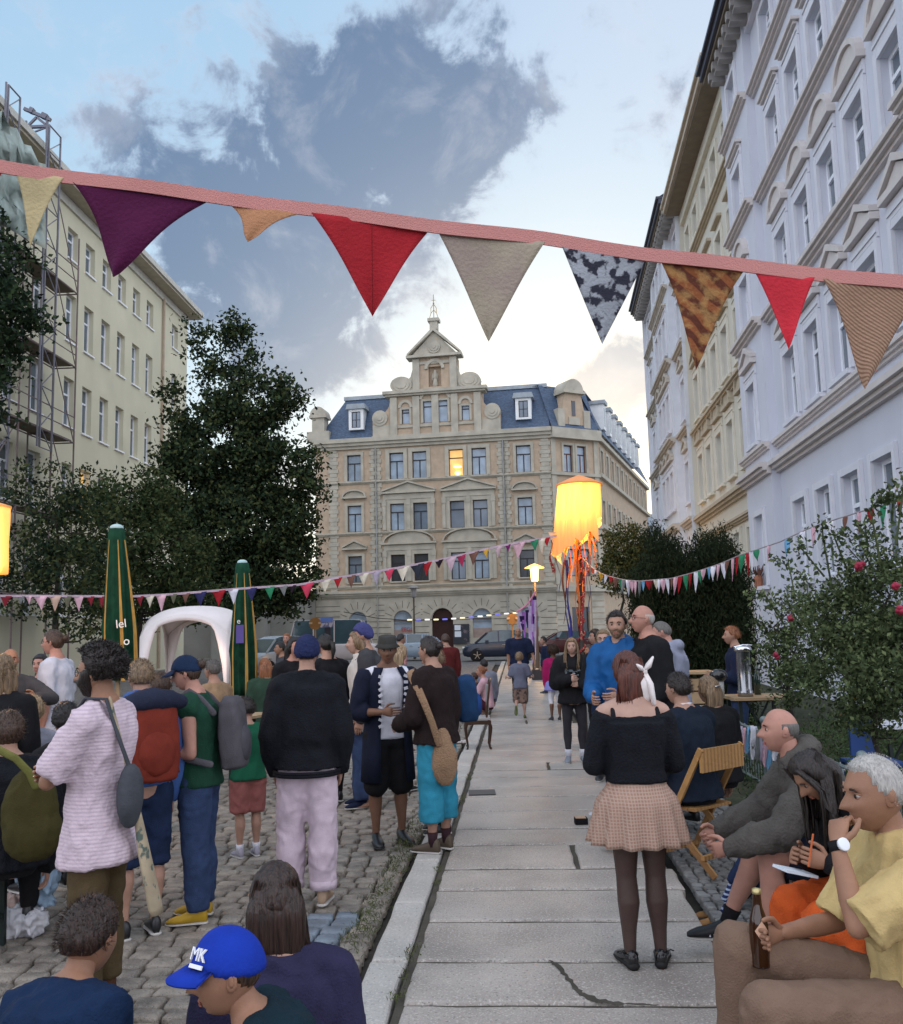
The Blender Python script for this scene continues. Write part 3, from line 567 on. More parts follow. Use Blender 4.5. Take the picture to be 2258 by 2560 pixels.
# ================================================================== right-hand terrace
ANG = 6.1
def trim_colors(): pass
lil = M('lilac_render', (.59, .61, .68), .85, .05, .6, .08, 30); lilt = M('white_blue_trim', (.66, .67, .72), .8, .04); crm = M('cream_render', (.60, .58, .50), .85, .06, .6, .08, 30); crmt = M('cream_trim', (.66, .63, .53), .8, .05)
tant = M('tan_cornice', (.60, .56, .54), .8, .06); wht = M('pale_render', (.64, .67, .72), .85, .05); soff = M('brown_soffit', (.20, .17, .13), .85); gut = M('dark_gutter', (.05, .055, .08), .5); wpv = M('white_window_frame', (.80, .83, .88), .45, .03); gdk = M('grey_window_glass', (.10, .13, .16), .08, .4, .8, spec=.9)
def house(label, F, u0, u1, axes, floors, ze, wm, tm, em, off=0., ris=(), ped=None, wo=.52, ground=(2.62, 4.5), courses=(5.5, 6.35), col=None, mod=True, gm=gdk, name='terraced_house', lit_k=()):
    T = thing(name, label, 'building', tuple(F.p((u0+u1)/2, 0)))
    seg = [(u0, u1, off)]
    for (a, b, o) in ris:
        ns = []
        for (x, y, oo) in seg:
            if b <= x or a >= y: ns.append((x, y, oo)); continue
            if a > x: ns.append((x, a, oo))
            ns.append((max(a, x), min(b, y), o+off))
            if b < y: ns.append((b, y, oo))
        seg = ns
    def off_at(u):
        for (x, y, o) in seg:
            if x <= u <= y: return o
        return off
    allh = []
    for (z0, z1) in [ground]+floors:
        for u in axes: allh.append((u-wo, u+wo, z0, z1, off_at(u)))
    wl = MB()
    for (x, y, o) in seg:
        F.wall(wl, x, y, -.3, ze, [h for h in allh if x <= (h[0]+h[1])/2 <= y], .20, n=o)
    for i in range(len(seg)-1):
        x = seg[i][1]; o1, o2 = seg[i][2], seg[i+1][2]
        if o1 != o2: wl.add([F.p(x, -.3, o1), F.p(x, ze, o1), F.p(x, ze, o2), F.p(x, -.3, o2)], [(0, 1, 2, 3)])
    for x in (u0, u1): wl.add([F.p(x, -.3, off+.2), F.p(x, ze, off+.2), F.p(x, ze, -6), F.p(x, -.3, -6)], [(0, 1, 2, 3)])
    wl.build('wall', wm, T, norm=False)
    for h in allh: win(T, F, h[0], h[1], h[2], h[3], h[4]-.18, 'T', wpv, gm, .09)
    for fi, (z0, z1) in enumerate([ground]+floors):
        for ui, u in enumerate(axes):
            n = off_at(u); q = MB(); w = .15
            surround(q, F, u-wo, u+wo, z0, z1, w, n+.003, n+.07); F.box(q, u-wo-.1, u+wo+.1, z0-.1, z0-.003, n+.003, n+.14)
            if fi:
                k = ped[fi-1] if ped else 'f'
                if k in 'fst' : F.box(q, u-wo-w, u+wo+w, z1+w+.02, z1+w+.3, n+.003, n+.05); F.box(q, u-wo-w, u+wo+w, z1+w+.1, z1+w+.17, n+.05, n+.075)
                b = z1+w+.32
                if k == 'f': F.box(q, u-wo-.22, u+wo+.22, b, b+.08, n, n+.19, mi=1); F.box(q, u-wo-.16, u+wo+.16, b-.07, b-.001, n+.051, n+.13, mi=1)
                if k in 'st': q.mi = 1; pedi(q, F, u, b, 2*wo+.42, .52 if k == 's' else .46, k, n); q.mi = 0
                if k == 'm' : F.box(q, u-wo-.1, u+wo+.1, z1+.4, z1+.5, n, n+.16, mi=1)
            q.build('window_surround', [tm, em], T)
    for z, h, d in courses:
        for (x, y, o) in seg: cornice(T, F, x-(.02 if o > off else 0), y+(.02 if o > off else 0), z, h, d, 'string_course', em, o+.002)
    q = MB(); e = off+.1
    F.box(q, u0, u1, ze-.45, ze, off, e+.05, mi=0); F.box(q, u0-.02, u1+.02, ze, ze+.1, -1, e+.62, mi=1 if mod != 'soffit' else 1)
    F.box(q, u0-.03, u1+.03, ze+.101, ze+.3, -1, e+.72, mi=2); F.box(q, u0-.04, u1+.04, ze+.301, ze+.4, -1, e+.82, mi=2)
    if mod is True:
        k = u0+.2
        while k < u1-.2: F.box(q, k, k+.26, ze-.38, ze-.02, e+.051, e+.5, mi=3); F.box(q, k+.03, k+.23, ze-.28, ze-.06, e+.501, e+.58, mi=3); k += .55
    q.build('eaves', [tm, soff, gut if mod is True else M('tan_gutter', (.50, .44, .36), .7), M('grey_bracket', (.30, .29, .28), .8)], T)
    q = MB(); q.add([F.p(u0, ze+.4, off+.8), F.p(u1, ze+.4, off+.8), F.p(u1, ze+2.6, -3), F.p(u0, ze+2.6, -3)], [(0, 1, 2, 3)]); q.build('roof', slate, T, norm=False)
    return T
FR = Fac((5.85, 0), ANG, 1)
if FR.Nn.x > 0: FR.Nn = -FR.Nn
LH = house('lilac rendered house nearest on the right with white window trim', FR, 10.2, 26.0, [24.55, 21.3, 19.42, 17.6, 15.85, 14.0, 12.1], [(6.42, 8.05), (9.6, 11.05), (12.85, 14.25), (15.85, 17.0)], 17.75, lil, lilt, tant, ris=[(23.0, 26.0, .22), (10.2, 13.2, .22)], ped='tsfn', courses=[(5.4, .28, .3), (6.02, .2, .18), (9.25, .24, .24), (12.5, .22, .22), (15.45, .22, .22)])
# flat hood of the end bay is different on the first floor
CH = house('cream rendered house between the lilac house and the pale blue one', FR, 26.01, 36.5, [27.3, 29.5, 31.5, 33.6, 35.5], [(6.35, 8.15), (9.6, 11.3), (13.0, 14.5), (16.2, 17.4)], 18.4, crm, crmt, M('brown_cream_cornice', (.46, .40, .30), .8), ped='stmn', courses=[(5.5, .3, .3), (4.75, .2, .2), (9.0, .24, .24), (15.7, .22, .22)], off=-.15, mod='soffit')
PH = house('pale bluish white house at the far end of the right terrace', FR, 36.51, 50.5, [38.0, 40.6, 42.0, 43.4, 46.2, 48.9], [(6.6, 8.3), (10.1, 11.8), (13.6, 15.3), (16.9, 18.2)], 18.9, wht, lilt, M('beige_cornice', (.52, .48, .42), .8), ris=[(39.2, 45.2, .3)], ped='ttfn', courses=[(5.6, .3, .3), (9.4, .25, .28), (12.9, .25, .28), (16.3, .2, .22)], off=0.)
q = MB(); s_ = FR.p(24.9, 2.66, .3)
q.tube([s_+Vector((0, 0, -.02)), s_+Vector((0, 0, .16))], [.11, .13], 10); 
t = thing('flower_pot', 'small terracotta pot with a dry plant on the lilac house window sill', 'flower pot', tuple(s_)); q.build('pot', M('terracotta', (.35, .14, .08)), t)
q = MB()
for i in range(26): a = random.uniform(0, 6.28); r = random.uniform(.04, .2); q.bar(s_+Vector((0, 0, .12)), s_+Vector((r*math.cos(a), r*math.sin(a), random.uniform(.3, .55))), .02)
q.build('plant', M('dry_plant', (.16, .07, .05)), t)
# ================================================================== left-hand house and scaffold
yel = M('pale_yellow_render', (.60, .57, .43), .85, .07, .5, .08, 20); FL = Fac((-17.4, 0), 2.5, 1)
if FL.Nn.x < 0: FL.Nn = -FL.Nn
T = thing('apartment_house', 'pale yellow rendered apartment house on the left with rows of plain windows', 'building', tuple(FL.p(42, 0)))
ax = [37.3, 39.0, 40.75, 42.5, 44.3, 46.1, 49.85]; fl = [(17.5, 18.85), (13.95, 16.0), (10.35, 12.4), (6.7, 8.8), (2.6, 4.8)]
hs = [(u-.46, u+.46, z0, z1) for u in [30.6, 32.6, 34.6]+ax for (z0, z1) in fl]; q = MB(); FL.wall(q, 28, 51.9, -.3, 20.0, hs, .3); q.add([FL.p(51.9, -.3, 0), FL.p(51.9, 20, 0), FL.p(51.9, 20, -10), FL.p(51.9, -.3, -10)], [(0, 1, 2, 3)]); q.build('wall', yel, T, norm=False)
for i, h in enumerate(hs): win(T, FL, *h, -.26, 'T' if h[2] < 17 else 'C', wpv, (lit if (h[2] == 6.7 and 37 < h[0] < 39.5) else gdk), .08, sill=(-.25, .08, wpv))
q = MB(); FL.box(q, 27.8, 52.3, 20.0, 20.12, -2, .75); FL.box(q, 27.8, 52.3, 20.121, 20.4, -2, .85, mi=1); FL.box(q, 28, 51.9, 19.6, 19.99, .002, .1, mi=1); q.build('eaves', [M('cream_soffit', (.40, .36, .28), .8), M('cream_fascia', (.50, .49, .44), .7)], T)
q = MB(); q.add([FL.p(27.8, 20.4, .8), FL.p(52.3, 20.4, .8), FL.p(52.3, 23, -4), FL.p(27.8, 23, -4)], [(0, 1, 2, 3)]); q.build('roof', slate, T, norm=False)
q = MB(); q.tube([FL.p(47.85, 0, .1), FL.p(47.85, 19.7, .1)], .07, 6, round_=False); q.build('downpipe', M('copper_pipe', (.42, .33, .25), .5), T)
q = MB(); FL.box(q, 49, 50.6, 20.45, 21.6, -1.6, -.6); q.build('chimney', M('blue_metal', (.08, .13, .25), .5), T)
stl = M('scaffold_steel', (.20, .15, .15), .5, .2, metal=.4); dkb = M('scaffold_plank', (.14, .11, .08), .8); net = M('scaffold_sheeting', (.30, .36, .33), .7, .25, 1.5, .6, 4)
T = thing('scaffold', 'steel tube scaffold with decks against the left house', 'scaffold', tuple(FL.p(33, 0, 1)))
q = MB(); 
for u in (28.5, 31, 33.4, 35.2):
    for n in (.35, 1.25): q.tube([FL.p(u, 0, n), FL.p(u, 17.5, n)], .035, 6, round_=False)
for z in (3.2, 6.2, 9.2, 12.2, 15.2):
    for n in (.35, 1.25): q.tube([FL.p(28.5, z, n), FL.p(35.2, z, n)], .03, 5, round_=False)
    for dz in (.5, 1.0): q.tube([FL.p(28.5, z+dz, 1.25), FL.p(35.2, z+dz, 1.25)], .022, 5, round_=False)
    q.tube([FL.p(28.5, z, 1.25), FL.p(31, z+3, 1.25)], .022, 5, round_=False); q.tube([FL.p(35.2, z, 1.25), FL.p(33.4, z+3, 1.25)], .022, 5, round_=False)
    for u in (28.5, 31, 33.4, 35.2): q.tube([FL.p(u, z, .35), FL.p(u, z, 1.25)], .03, 5, round_=False)
q.build('frame', stl, T)
for z in (3.2, 6.2, 9.2, 12.2, 15.2): q = MB(); FL.box(q, 28.5, 35.1, z+.04, z+.09, .4, 1.2); q.build('deck', dkb, T)
def mast(u0, w, n, z0, z1, lab):
    t = thing('lattice_mast', lab, 'mast', tuple(FL.p(u0, z0, n)), group='lattice masts on the scaffold'); q = MB(); a, b = FL.p(u0, 0, n), FL.p(u0+w, 0, n); V = lambda z: Vector((0, 0, z))
    for c in (a, b): q.tube([c+V(z0), c+V(z1)], .04, 6, round_=False)
    q.tube([a+V(z0)+(a-b)*.2, a+V(z1)+(a-b)*.2], .04, 6, round_=False)
    z = z0; k = 0
    while z < z1-.5: z2 = min(z1, z+.75); q.tube([(a if k % 2 else b)+V(z), (b if k % 2 else a)+V(z2)], .022, 5, round_=False); (q.tube([a+V(z), b+V(z)], .022, 5, round_=False) if k % 3 == 0 else None); z = z2; k += 1
    q.tube([a+V(z1), b+V(z1)], .03, 5); q.build('lattice', M('mast_steel', (.17, .17, .20), .5, metal=.4), t)
u1, z1 = Fac.px(FL, 30, 215); 
def fln(x, y, n):
    F = Fac((FL.O+FL.Nn*n)[:2], 2.5, 1); r = ray(x, y); t_ = F.O.dot(FL.Nn)/r.dot(FL.Nn); qq = CP+r*t_; return (qq-F.O).dot(FL.U), qq.z
ua, zt1 = fln(22, 212, 1.3); ub, _ = fln(52, 212, 1.3); mast(ua, ub-ua, 1.3, 7, zt1, 'tall lattice mast at the far left above the sheeting')
ua, zt1 = fln(124, 312, 1.3); ub, _ = fln(153, 312, 1.3); mast(ua, ub-ua, 1.3, 8.5, zt1, 'lattice mast against the yellow wall next to the eaves')
t = thing('roof_hoist', 'steel roof frame with brackets between two lattice masts', 'hoist', tuple(at(95, 330, 32.5))); q = MB(); P = lambda x, y: at(x, y, 32.8)
for a, b, w in (((61, 272), (127, 300), .12), ((66, 302), (66, 330), .06), ((66, 318), (122, 316), .10), ((70, 315), (92, 293), .08), ((92, 293), (120, 316), .08), ((118, 300), (118, 380), .08), ((76, 334), (118, 318), .05), ((75, 275), (84, 279), .2), ((105, 288), (118, 294), .2)): q.bar(P(*a), P(*b), w)
q.build('frame', M('mast_steel', (.17, .17, .20)), t)
# sheeting
q = MB(); rows = []
for j in range(13):
    rr = []
    for i in range(9):
        x = -30+i*18; top = 268+max(0, x)*1.25+(18 if i % 2 else 0); bot = 560+x*.55; y = top+(bot-top)*j/12
        u, z = fln(x, y, 1.7+.22*math.sin(i*2.1+j*.6)+.12*math.sin(j*1.7+i)); rr.append(FL.p(u, z, 1.7+.22*math.sin(i*2.1+j*.6)+.12*math.sin(j*1.7+i)))
    rows.append(rr)
n = 9; q.add([p for r in rows for p in r], [(j*n+i, j*n+i+1, (j+1)*n+i+1, (j+1)*n+i) for j in range(12) for i in range(8)])
o = q.build('scaffold_sheet', net, None, True, norm=False); sm = o.modifiers.new('solid', 'SOLIDIFY'); sm.thickness = .01; tag(o, 'grey green plastic sheeting draped over the scaffold top', 'sheeting')
# low building behind the trees on the left of the central building
T = thing('low_building', 'low grey building behind the trees left of the corner building', 'building', (-20, 66, 0)); q = MB(); q.box((-34, 63, -.3), (-10.7, 72, 4.4)); q.box((-16, 61, -.3), (-12.5, 63, 5.2)); q.build('wall', M('grey_render', (.22, .22, .20), .9, .2, .5), T)
q = MB(); q.box((-34.3, 62.6, 4.4), (-10.5, 72.3, 4.7)); q.build('roof', M('dark_roofing', (.10, .10, .11), .8), T)
# things closing the background at the far right end of the street
T = thing('distant_building', 'distant flat grey-blue building at the end of the side street', 'building', (33, 150, 0)); q = MB(); p = at(1632, 1285, 150); q.box((p.x-3, 150, 0), (p.x+14, 165, p.z)); q.build('wall', M('distant_blue_render', (.30, .36, .42), .9), T)
# ================================================================== people
def sm(x, a, b):
    t = max(0., min(1., (x-a)/(b-a))); return t*t*(3-2*t)
def g_(x, s): return math.exp(-(x/s)**2)
def headpt(sx, sy, sz, off=0., face=True, jaw=1.):
    """unit sphere direction -> point on an adult head (origin mid-skull, y forward)"""
    lo = max(0., -sz); hi = max(0., sz)
    x = .076*sx*(1-.30*lo**1.5*jaw)*(1+.04*hi); fy = max(0., sy); by = max(0., -sy)
    y = .088*fy**.86*(1-.10*hi**2)-.102*by*(1-.42*lo**1.3)
    if sz < 0: y += .012*lo
    z = .115*sz
    if face and sy > 0:
        w = sm(sy, .15, .6)
        n = 0.
        if z < .03: n = sm(.03-z, 0, .055)*(1-sm(-.030-z, 0, .014))
        y += w*(.031*n*g_(x, .010+.006*sm(-z, .01, .035)) + .006*g_(x, .019)*g_(z+.033, .009) + .007*g_(z-.032, .011)*g_(x, .055)
                - .013*(g_(x-.031, .016)+g_(x+.031, .016))*g_(z-.010, .013) + .006*(g_(x-.045, .02)+g_(x+.045, .02))*g_(z+.022, .02)
                + .006*g_(z+.060, .0065)*g_(x, .022) + .005*g_(z+.074, .007)*g_(x, .019) - .003*g_(z+.067, .003)*g_(x, .024) - .003*g_(z+.086, .006)*g_(x, .02) + .010*g_(z+.103, .013)*g_(x, .022))
    if off:
        v = Vector((x, y, z)); v += Vector((sx, sy, sz)).normalized()*off; return v
    return Vector((x, y, z))
def headmesh(mb, H, sc, skin_mi=0, eyes=True, n=34, rg=30, mi_eye=1, mi_dark=2, mi_lip=3):
    """H: matrix of the head frame"""
    rings = []
    for i in range(1, rg):
        t = math.pi*i/rg; rr = []
        for j in range(n):
            a = 2*math.pi*j/n+math.pi/2; sx, sy, sz = math.sin(t)*math.cos(a), math.sin(t)*math.sin(a), -math.cos(t); rr.append(H @ (headpt(sx, sy, sz)*sc))
        rings.append(rr)
    mb.loft(rings, skin_mi)
    R3 = H.to_3x3()
    for s in (-1, 1):
        mb.ell(H @ (Vector((s*.0775, -.012, -.002))*sc), (.008*sc, .019*sc, .032*sc), R3 @ Matrix.Rotation(s*.35, 3, 'Z') @ Matrix.Rotation(.15, 3, 'X'), 10, 8, skin_mi)
        mb.ell(H @ (Vector((s*.083, -.010, .002))*sc), (.004*sc, .012*sc, .020*sc), R3 @ Matrix.Rotation(s*.55, 3, 'Z'), 8, 6, skin_mi)
        if eyes:
            e = H @ (Vector((s*.031, .0675, .009))*sc); mb.ell(e, (.0135*sc, .0122*sc, .0088*sc), R3, 12, 10, mi_eye)
            mb.ell(H @ (Vector((s*.031, .0782, .0085))*sc), (.0072*sc, .0040*sc, .0075*sc), R3, 8, 6, mi_dark)
            for dz, r in ((.0165, .0030), (.0015, .0020)): mb.tube([H @ (Vector((s*(.031+k), .0785-abs(k)*.10-k*k*40-.001, dz-k*k*12*(1 if dz > .01 else -1)))*sc) for k in (-.015, -.007, 0, .007, .015)], r*sc, 6, skin_mi)
            mb.tube([H @ (Vector((s*(.031+k), .0885-abs(k+.004)*.38, .031-k*k*16))*sc) for k in (-.017, -.008, 0, .009, .019)], [.0026*sc, .0042*sc, .0042*sc, .0036*sc, .002*sc], 6, mi_dark)
    mb.tube([H @ (Vector((k, .0885-abs(k)**1.6*2.2, -.0605))*sc) for k in (-.021, -.01, 0, .01, .021)], [.0018*sc, .0036*sc, .004*sc, .0036*sc, .0018*sc], 6, mi_lip)
    mb.tube([H @ (Vector((k, .0865-abs(k)**1.6*2.4, -.071))*sc) for k in (-.018, -.009, 0, .009, .018)], [.0018*sc, .0042*sc, .0048*sc, .0042*sc, .0018*sc], 6, mi_lip)
def hair_shell(mb, H, sc, th=.02, back=-.35, front=.62, side=-.05, amp=.006, freq=22, n=40, rg=30, seed=0, grooves=0., part=0., crown=None, edge=.06):
    rings = []; so_ = Vector((seed*3.1, seed*1.7, 0))
    for i in range(1, rg):
        t = math.pi*i/rg; rr = []
        for j in range(n):
            a = 2*math.pi*j/n; sx, sy, sz = math.sin(t)*math.cos(a), math.sin(t)*math.sin(a), -math.cos(t)
            f = sy/max(1e-6, math.hypot(sx, sy)) if (sx or sy) else 0
            thr = (back+(side-back)*sm(f, -.75, -.05)) if f < 0 else (side+(front-side)*sm(f, -.02, .62))
            w = sm(sz-thr+edge*noise.noise(Vector((sx*4, sy*4, sz*4))+so_), -.03, .10)
            if crown is not None: w *= 1-sm(sz, crown-.12, crown+.08)
            d = -.014+w*(.014+th*(1+.25*sz)+amp*noise.noise(Vector((sx, sy, sz))*freq+so_)+(grooves*noise.noise(Vector((a*7+so_.x, sz*1.2, 0))) if grooves else 0)); p = headpt(sx, sy, sz, 0, False); dv = Vector((sx, sy, sz*.9)).normalized()
            rr.append(H @ ((p+dv*d)*sc))
        rings.append(rr)
    mb.loft(rings)
def strand_fuzz(mb, H, sc, count, rad, ln, w, cen=(0, -.01, .02), seed=1, low=-.2):
    r = random.Random(seed)
    for _ in range(count):
        a = r.uniform(0, 6.283); z = r.uniform(low, 1); s = math.sqrt(max(0, 1-z*z)); d = Vector((s*math.cos(a), s*math.sin(a), z))
        if (d.y > -.05 and d.z < .30) or (d.y > .35 and d.z < .62): continue
        p = Vector(cen)+Vector((d.x*rad[0], d.y*rad[1], d.z*rad[2])); q = p+(d+Vector((r.uniform(-1, 1), r.uniform(-1, 1), r.uniform(-1, .6)))*.7)*ln*r.uniform(.4, 1)
        x = d.cross(Vector((r.uniform(-1, 1), r.uniform(-1, 1), r.uniform(-1, 1)))).normalized()*w
        mb.add([H @ ((p-x)*sc), H @ ((p+x)*sc), H @ (q*sc)], [(0, 1, 2)])
def bake(mb, name, mats, parent, vox, smooth=3, amp=0., freq=9., stretch=(1, 1, 2.2), extra=None, post=None):
    """fuse overlapping volumes into one continuous surface"""
    inv = wmat(parent).inverted()
    me = mb.mesh(name, inv); o = bpy.data.objects.new('tmp', me); COL.objects.link(o)
    m = o.modifiers.new('r', 'REMESH'); m.mode = 'VOXEL'; m.voxel_size = vox; m.use_smooth_shade = True
    if smooth: s = o.modifiers.new('s', 'SMOOTH'); s.factor = .5; s.iterations = smooth
    dg = bpy.context.evaluated_depsgraph_get(); me2 = bpy.data.meshes.new_from_object(o.evaluated_get(dg)); bpy.data.objects.remove(o); bpy.data.meshes.remove(me); me2.name = name
    if amp:
        n = len(me2.vertices); co = np.empty(n*3); no = np.empty(n*3); me2.vertices.foreach_get('co', co); me2.vertex_normals.foreach_get('vector', no); co = co.reshape(-1, 3); no = no.reshape(-1, 3)
        sd = Vector((random.uniform(0, 50), random.uniform(0, 50), random.uniform(0, 50))); dd = np.empty(n)
        for i in range(n):
            p = Vector((co[i, 0]*freq/stretch[0], co[i, 1]*freq/stretch[1], co[i, 2]*freq/stretch[2]))+sd
            w_ = noise.noise(p*.6)*1.5; a = noise.noise(p+Vector((0, 0, w_))); b = noise.noise(p*2.1+Vector((w_, 0, 0))); c = noise.noise(p*4.3)
            dd[i] = max(-.42, (.5-abs(a)*2.1)+.6*(.4-abs(b)*1.9)+.22*c)
        co += no*(dd*amp)[:, None]; me2.vertices.foreach_set('co', co.ravel()); me2.update()
    me2.materials.clear()
    if extra:   # head and hands stay sharper than the fused trunk
        e = extra.mesh('x', inv); b = bmesh.new(); b.from_mesh(me2); b.from_mesh(e); b.to_mesh(me2); b.free()
    return link(name, me2, mats, parent, True)
def hand(mb, W_, fd, pn, side, k, curl=.35, seg=8, mi=0, spread=.12, thumb=.5):
    fd = fd.normalized(); pn = (pn-fd*pn.dot(fd)).normalized(); ts = fd.cross(pn)*side
    c0 = W_; pl = .088*k
    rings = []
    for t, w, h in ((-.02, .026, .020), (.12, .028, .018), (.45, .038, .016), (.8, .042, .014), (1.0, .040, .011)):
        c = c0+fd*pl*t; rings.append([c+ts*(math.cos(a)*w*k)+pn*(math.sin(a)*h*k) for a in [2*math.pi*j/12 for j in range(12)]])
    mb.loft(rings, mi)
    for i, (o, ln) in enumerate(((.030, .072), (.010, .080), (-.010, .074), (-.029, .058))):
        r0 = c0+fd*pl*.93+ts*o*k; d = (fd+ts*(o*spread*20*.1)).normalized(); pts = [r0]; ang = curl*.55*(1+.12*i)
        for j, fr in enumerate((.44, .31, .25)):
            q = Matrix.Rotation(-ang*side if False else 0, 3, ts); d = (d*math.cos(ang)+pn*math.sin(ang)*1.0).normalized() if j == 0 else (d*math.cos(ang)+(pn*1.0-d*pn.dot(d)).normalized()*math.sin(ang)).normalized()
            pts.append(pts[-1]+d*ln*fr*k); ang = curl*1.1
        mb.tube(pts, [.0092*k, .0088*k, .008*k, .0066*k], seg, mi)
    t0 = c0+fd*pl*.22+ts*.026*k+pn*.004*k; d1 = (fd*.62+ts*.75+pn*.25*thumb).normalized(); t1 = t0+d1*.038*k; d2 = (fd*.85+ts*.25+pn*.45*thumb).normalized(); t2 = t1+d2*.030*k; t3 = t2+(fd*.9+pn*.5*thumb).normalized()*.025*k
    mb.tube([t0-d1*.008*k, t0, t1, t2, t3], [.013*k, .0135*k, .0112*k, .0098*k, .0078*k], seg, mi)
SK = {'pale': (.42, .26, .20), 'fair': (.36, .205, .145), 'tan': (.30, .155, .095), 'brown': (.16, .08, .048), 'pink': (.42, .215, .16), 'dark': (.13, .065, .04)}
HC = {'dark': (.018, .012, .010), 'dbrown': (.030, .015, .010), 'brown': (.055, .030, .018), 'light': (.19, .125, .07), 'blond': (.30, .21, .12), 'red': (.085, .022, .012), 'grey': (.42, .40, .37), 'ginger': (.24, .09, .035), 'black': (.010, .008, .008), 'greyshort': (.12, .11, .10)}
def skinm(k): return [M('skin_'+k, SK[k], .55, .10, 18., .12, 220, .35), M('eye_white', (.40, .36, .33), .3, .02), M('brow_'+k, (.03, .02, .015), .7), M('lip_'+k, tuple(c*f for c, f in zip(SK[k], (.95, .62, .66))), .45, .05)]
def hairm(k):
    if 'hair_'+k in MATS: return MATS['hair_'+k]
    m = M('hair_'+k, HC[k], .42, .4, 40., 0, 1, .45); t = m.node_tree; b = t.nodes['Principled BSDF']; tcx = t.nodes.new('ShaderNodeTexCoord'); mp = t.nodes.new('ShaderNodeMapping'); mp.inputs['Scale'].default_value = (130, 130, 9); n = t.nodes.new('ShaderNodeTexNoise'); n.inputs['Scale'].default_value = 1.; n.inputs['Detail'].default_value = 3.; t.links.new(tcx.outputs['Object'], mp.inputs[0]); t.links.new(mp.outputs[0], n.inputs['Vector'])
    bn = t.nodes.new('ShaderNodeBump'); bn.inputs['Strength'].default_value = .8; bn.inputs['Distance'].default_value = .012; t.links.new(n.outputs[0], bn.inputs['Height']); t.links.new(bn.outputs[0], b.inputs['Normal'])
    cr = t.nodes.new('ShaderNodeMapRange'); t.links.new(n.outputs[0], cr.inputs[0]); cr.inputs[1].default_value = .35; cr.inputs[2].default_value = .65; mx = t.nodes.new('ShaderNodeMix'); mx.data_type = 'RGBA'; t.links.new(cr.outputs[0], mx.inputs[0]); lo_, hi_ = (.45, 1.5) if 'grey' not in k else (.72, 1.2); mx.inputs[6].default_value = (*[c*lo_ for c in HC[k]], 1); mx.inputs[7].default_value = (*[min(1, c*hi_) for c in HC[k]], 1); t.links.new(mx.outputs[2], b.inputs['Base Color'])
    return m
def locks(P, colr, pts, n=9, r=.010, sp=.022, taper=.25, seed=2):
    rr = random.Random(seed); q = MB(P.T)
    for i in range(n):
        o = Vector((rr.uniform(-1, 1)*sp*.6, rr.uniform(-1, 1)*sp, 0)); w = rr.uniform(.6, 1.25); ph = rr.uniform(0, 6)
        pp_ = [Vector(p)+o*(.5+.8*j/len(pts))+Vector((math.sin(ph+j*1.1), math.cos(ph+j*1.3), 0))*.006*j/2 for j, p in enumerate(pts)]
        pp_[-1] = pp_[-1]+Vector((0, 0, rr.uniform(-.03, .06))); m_ = len(pp_); q.tube(pp_, [r*w*(1-(1-taper)*(j/(m_-1))**2) for j in range(m_)], 7, flat=.7)
    q.build('front_hair', hairm(colr), P.root, True)
DEF_ARM = {'u': (.14, -.04, -1), 'f': (-.02, .25, -1)}
class Person: pass
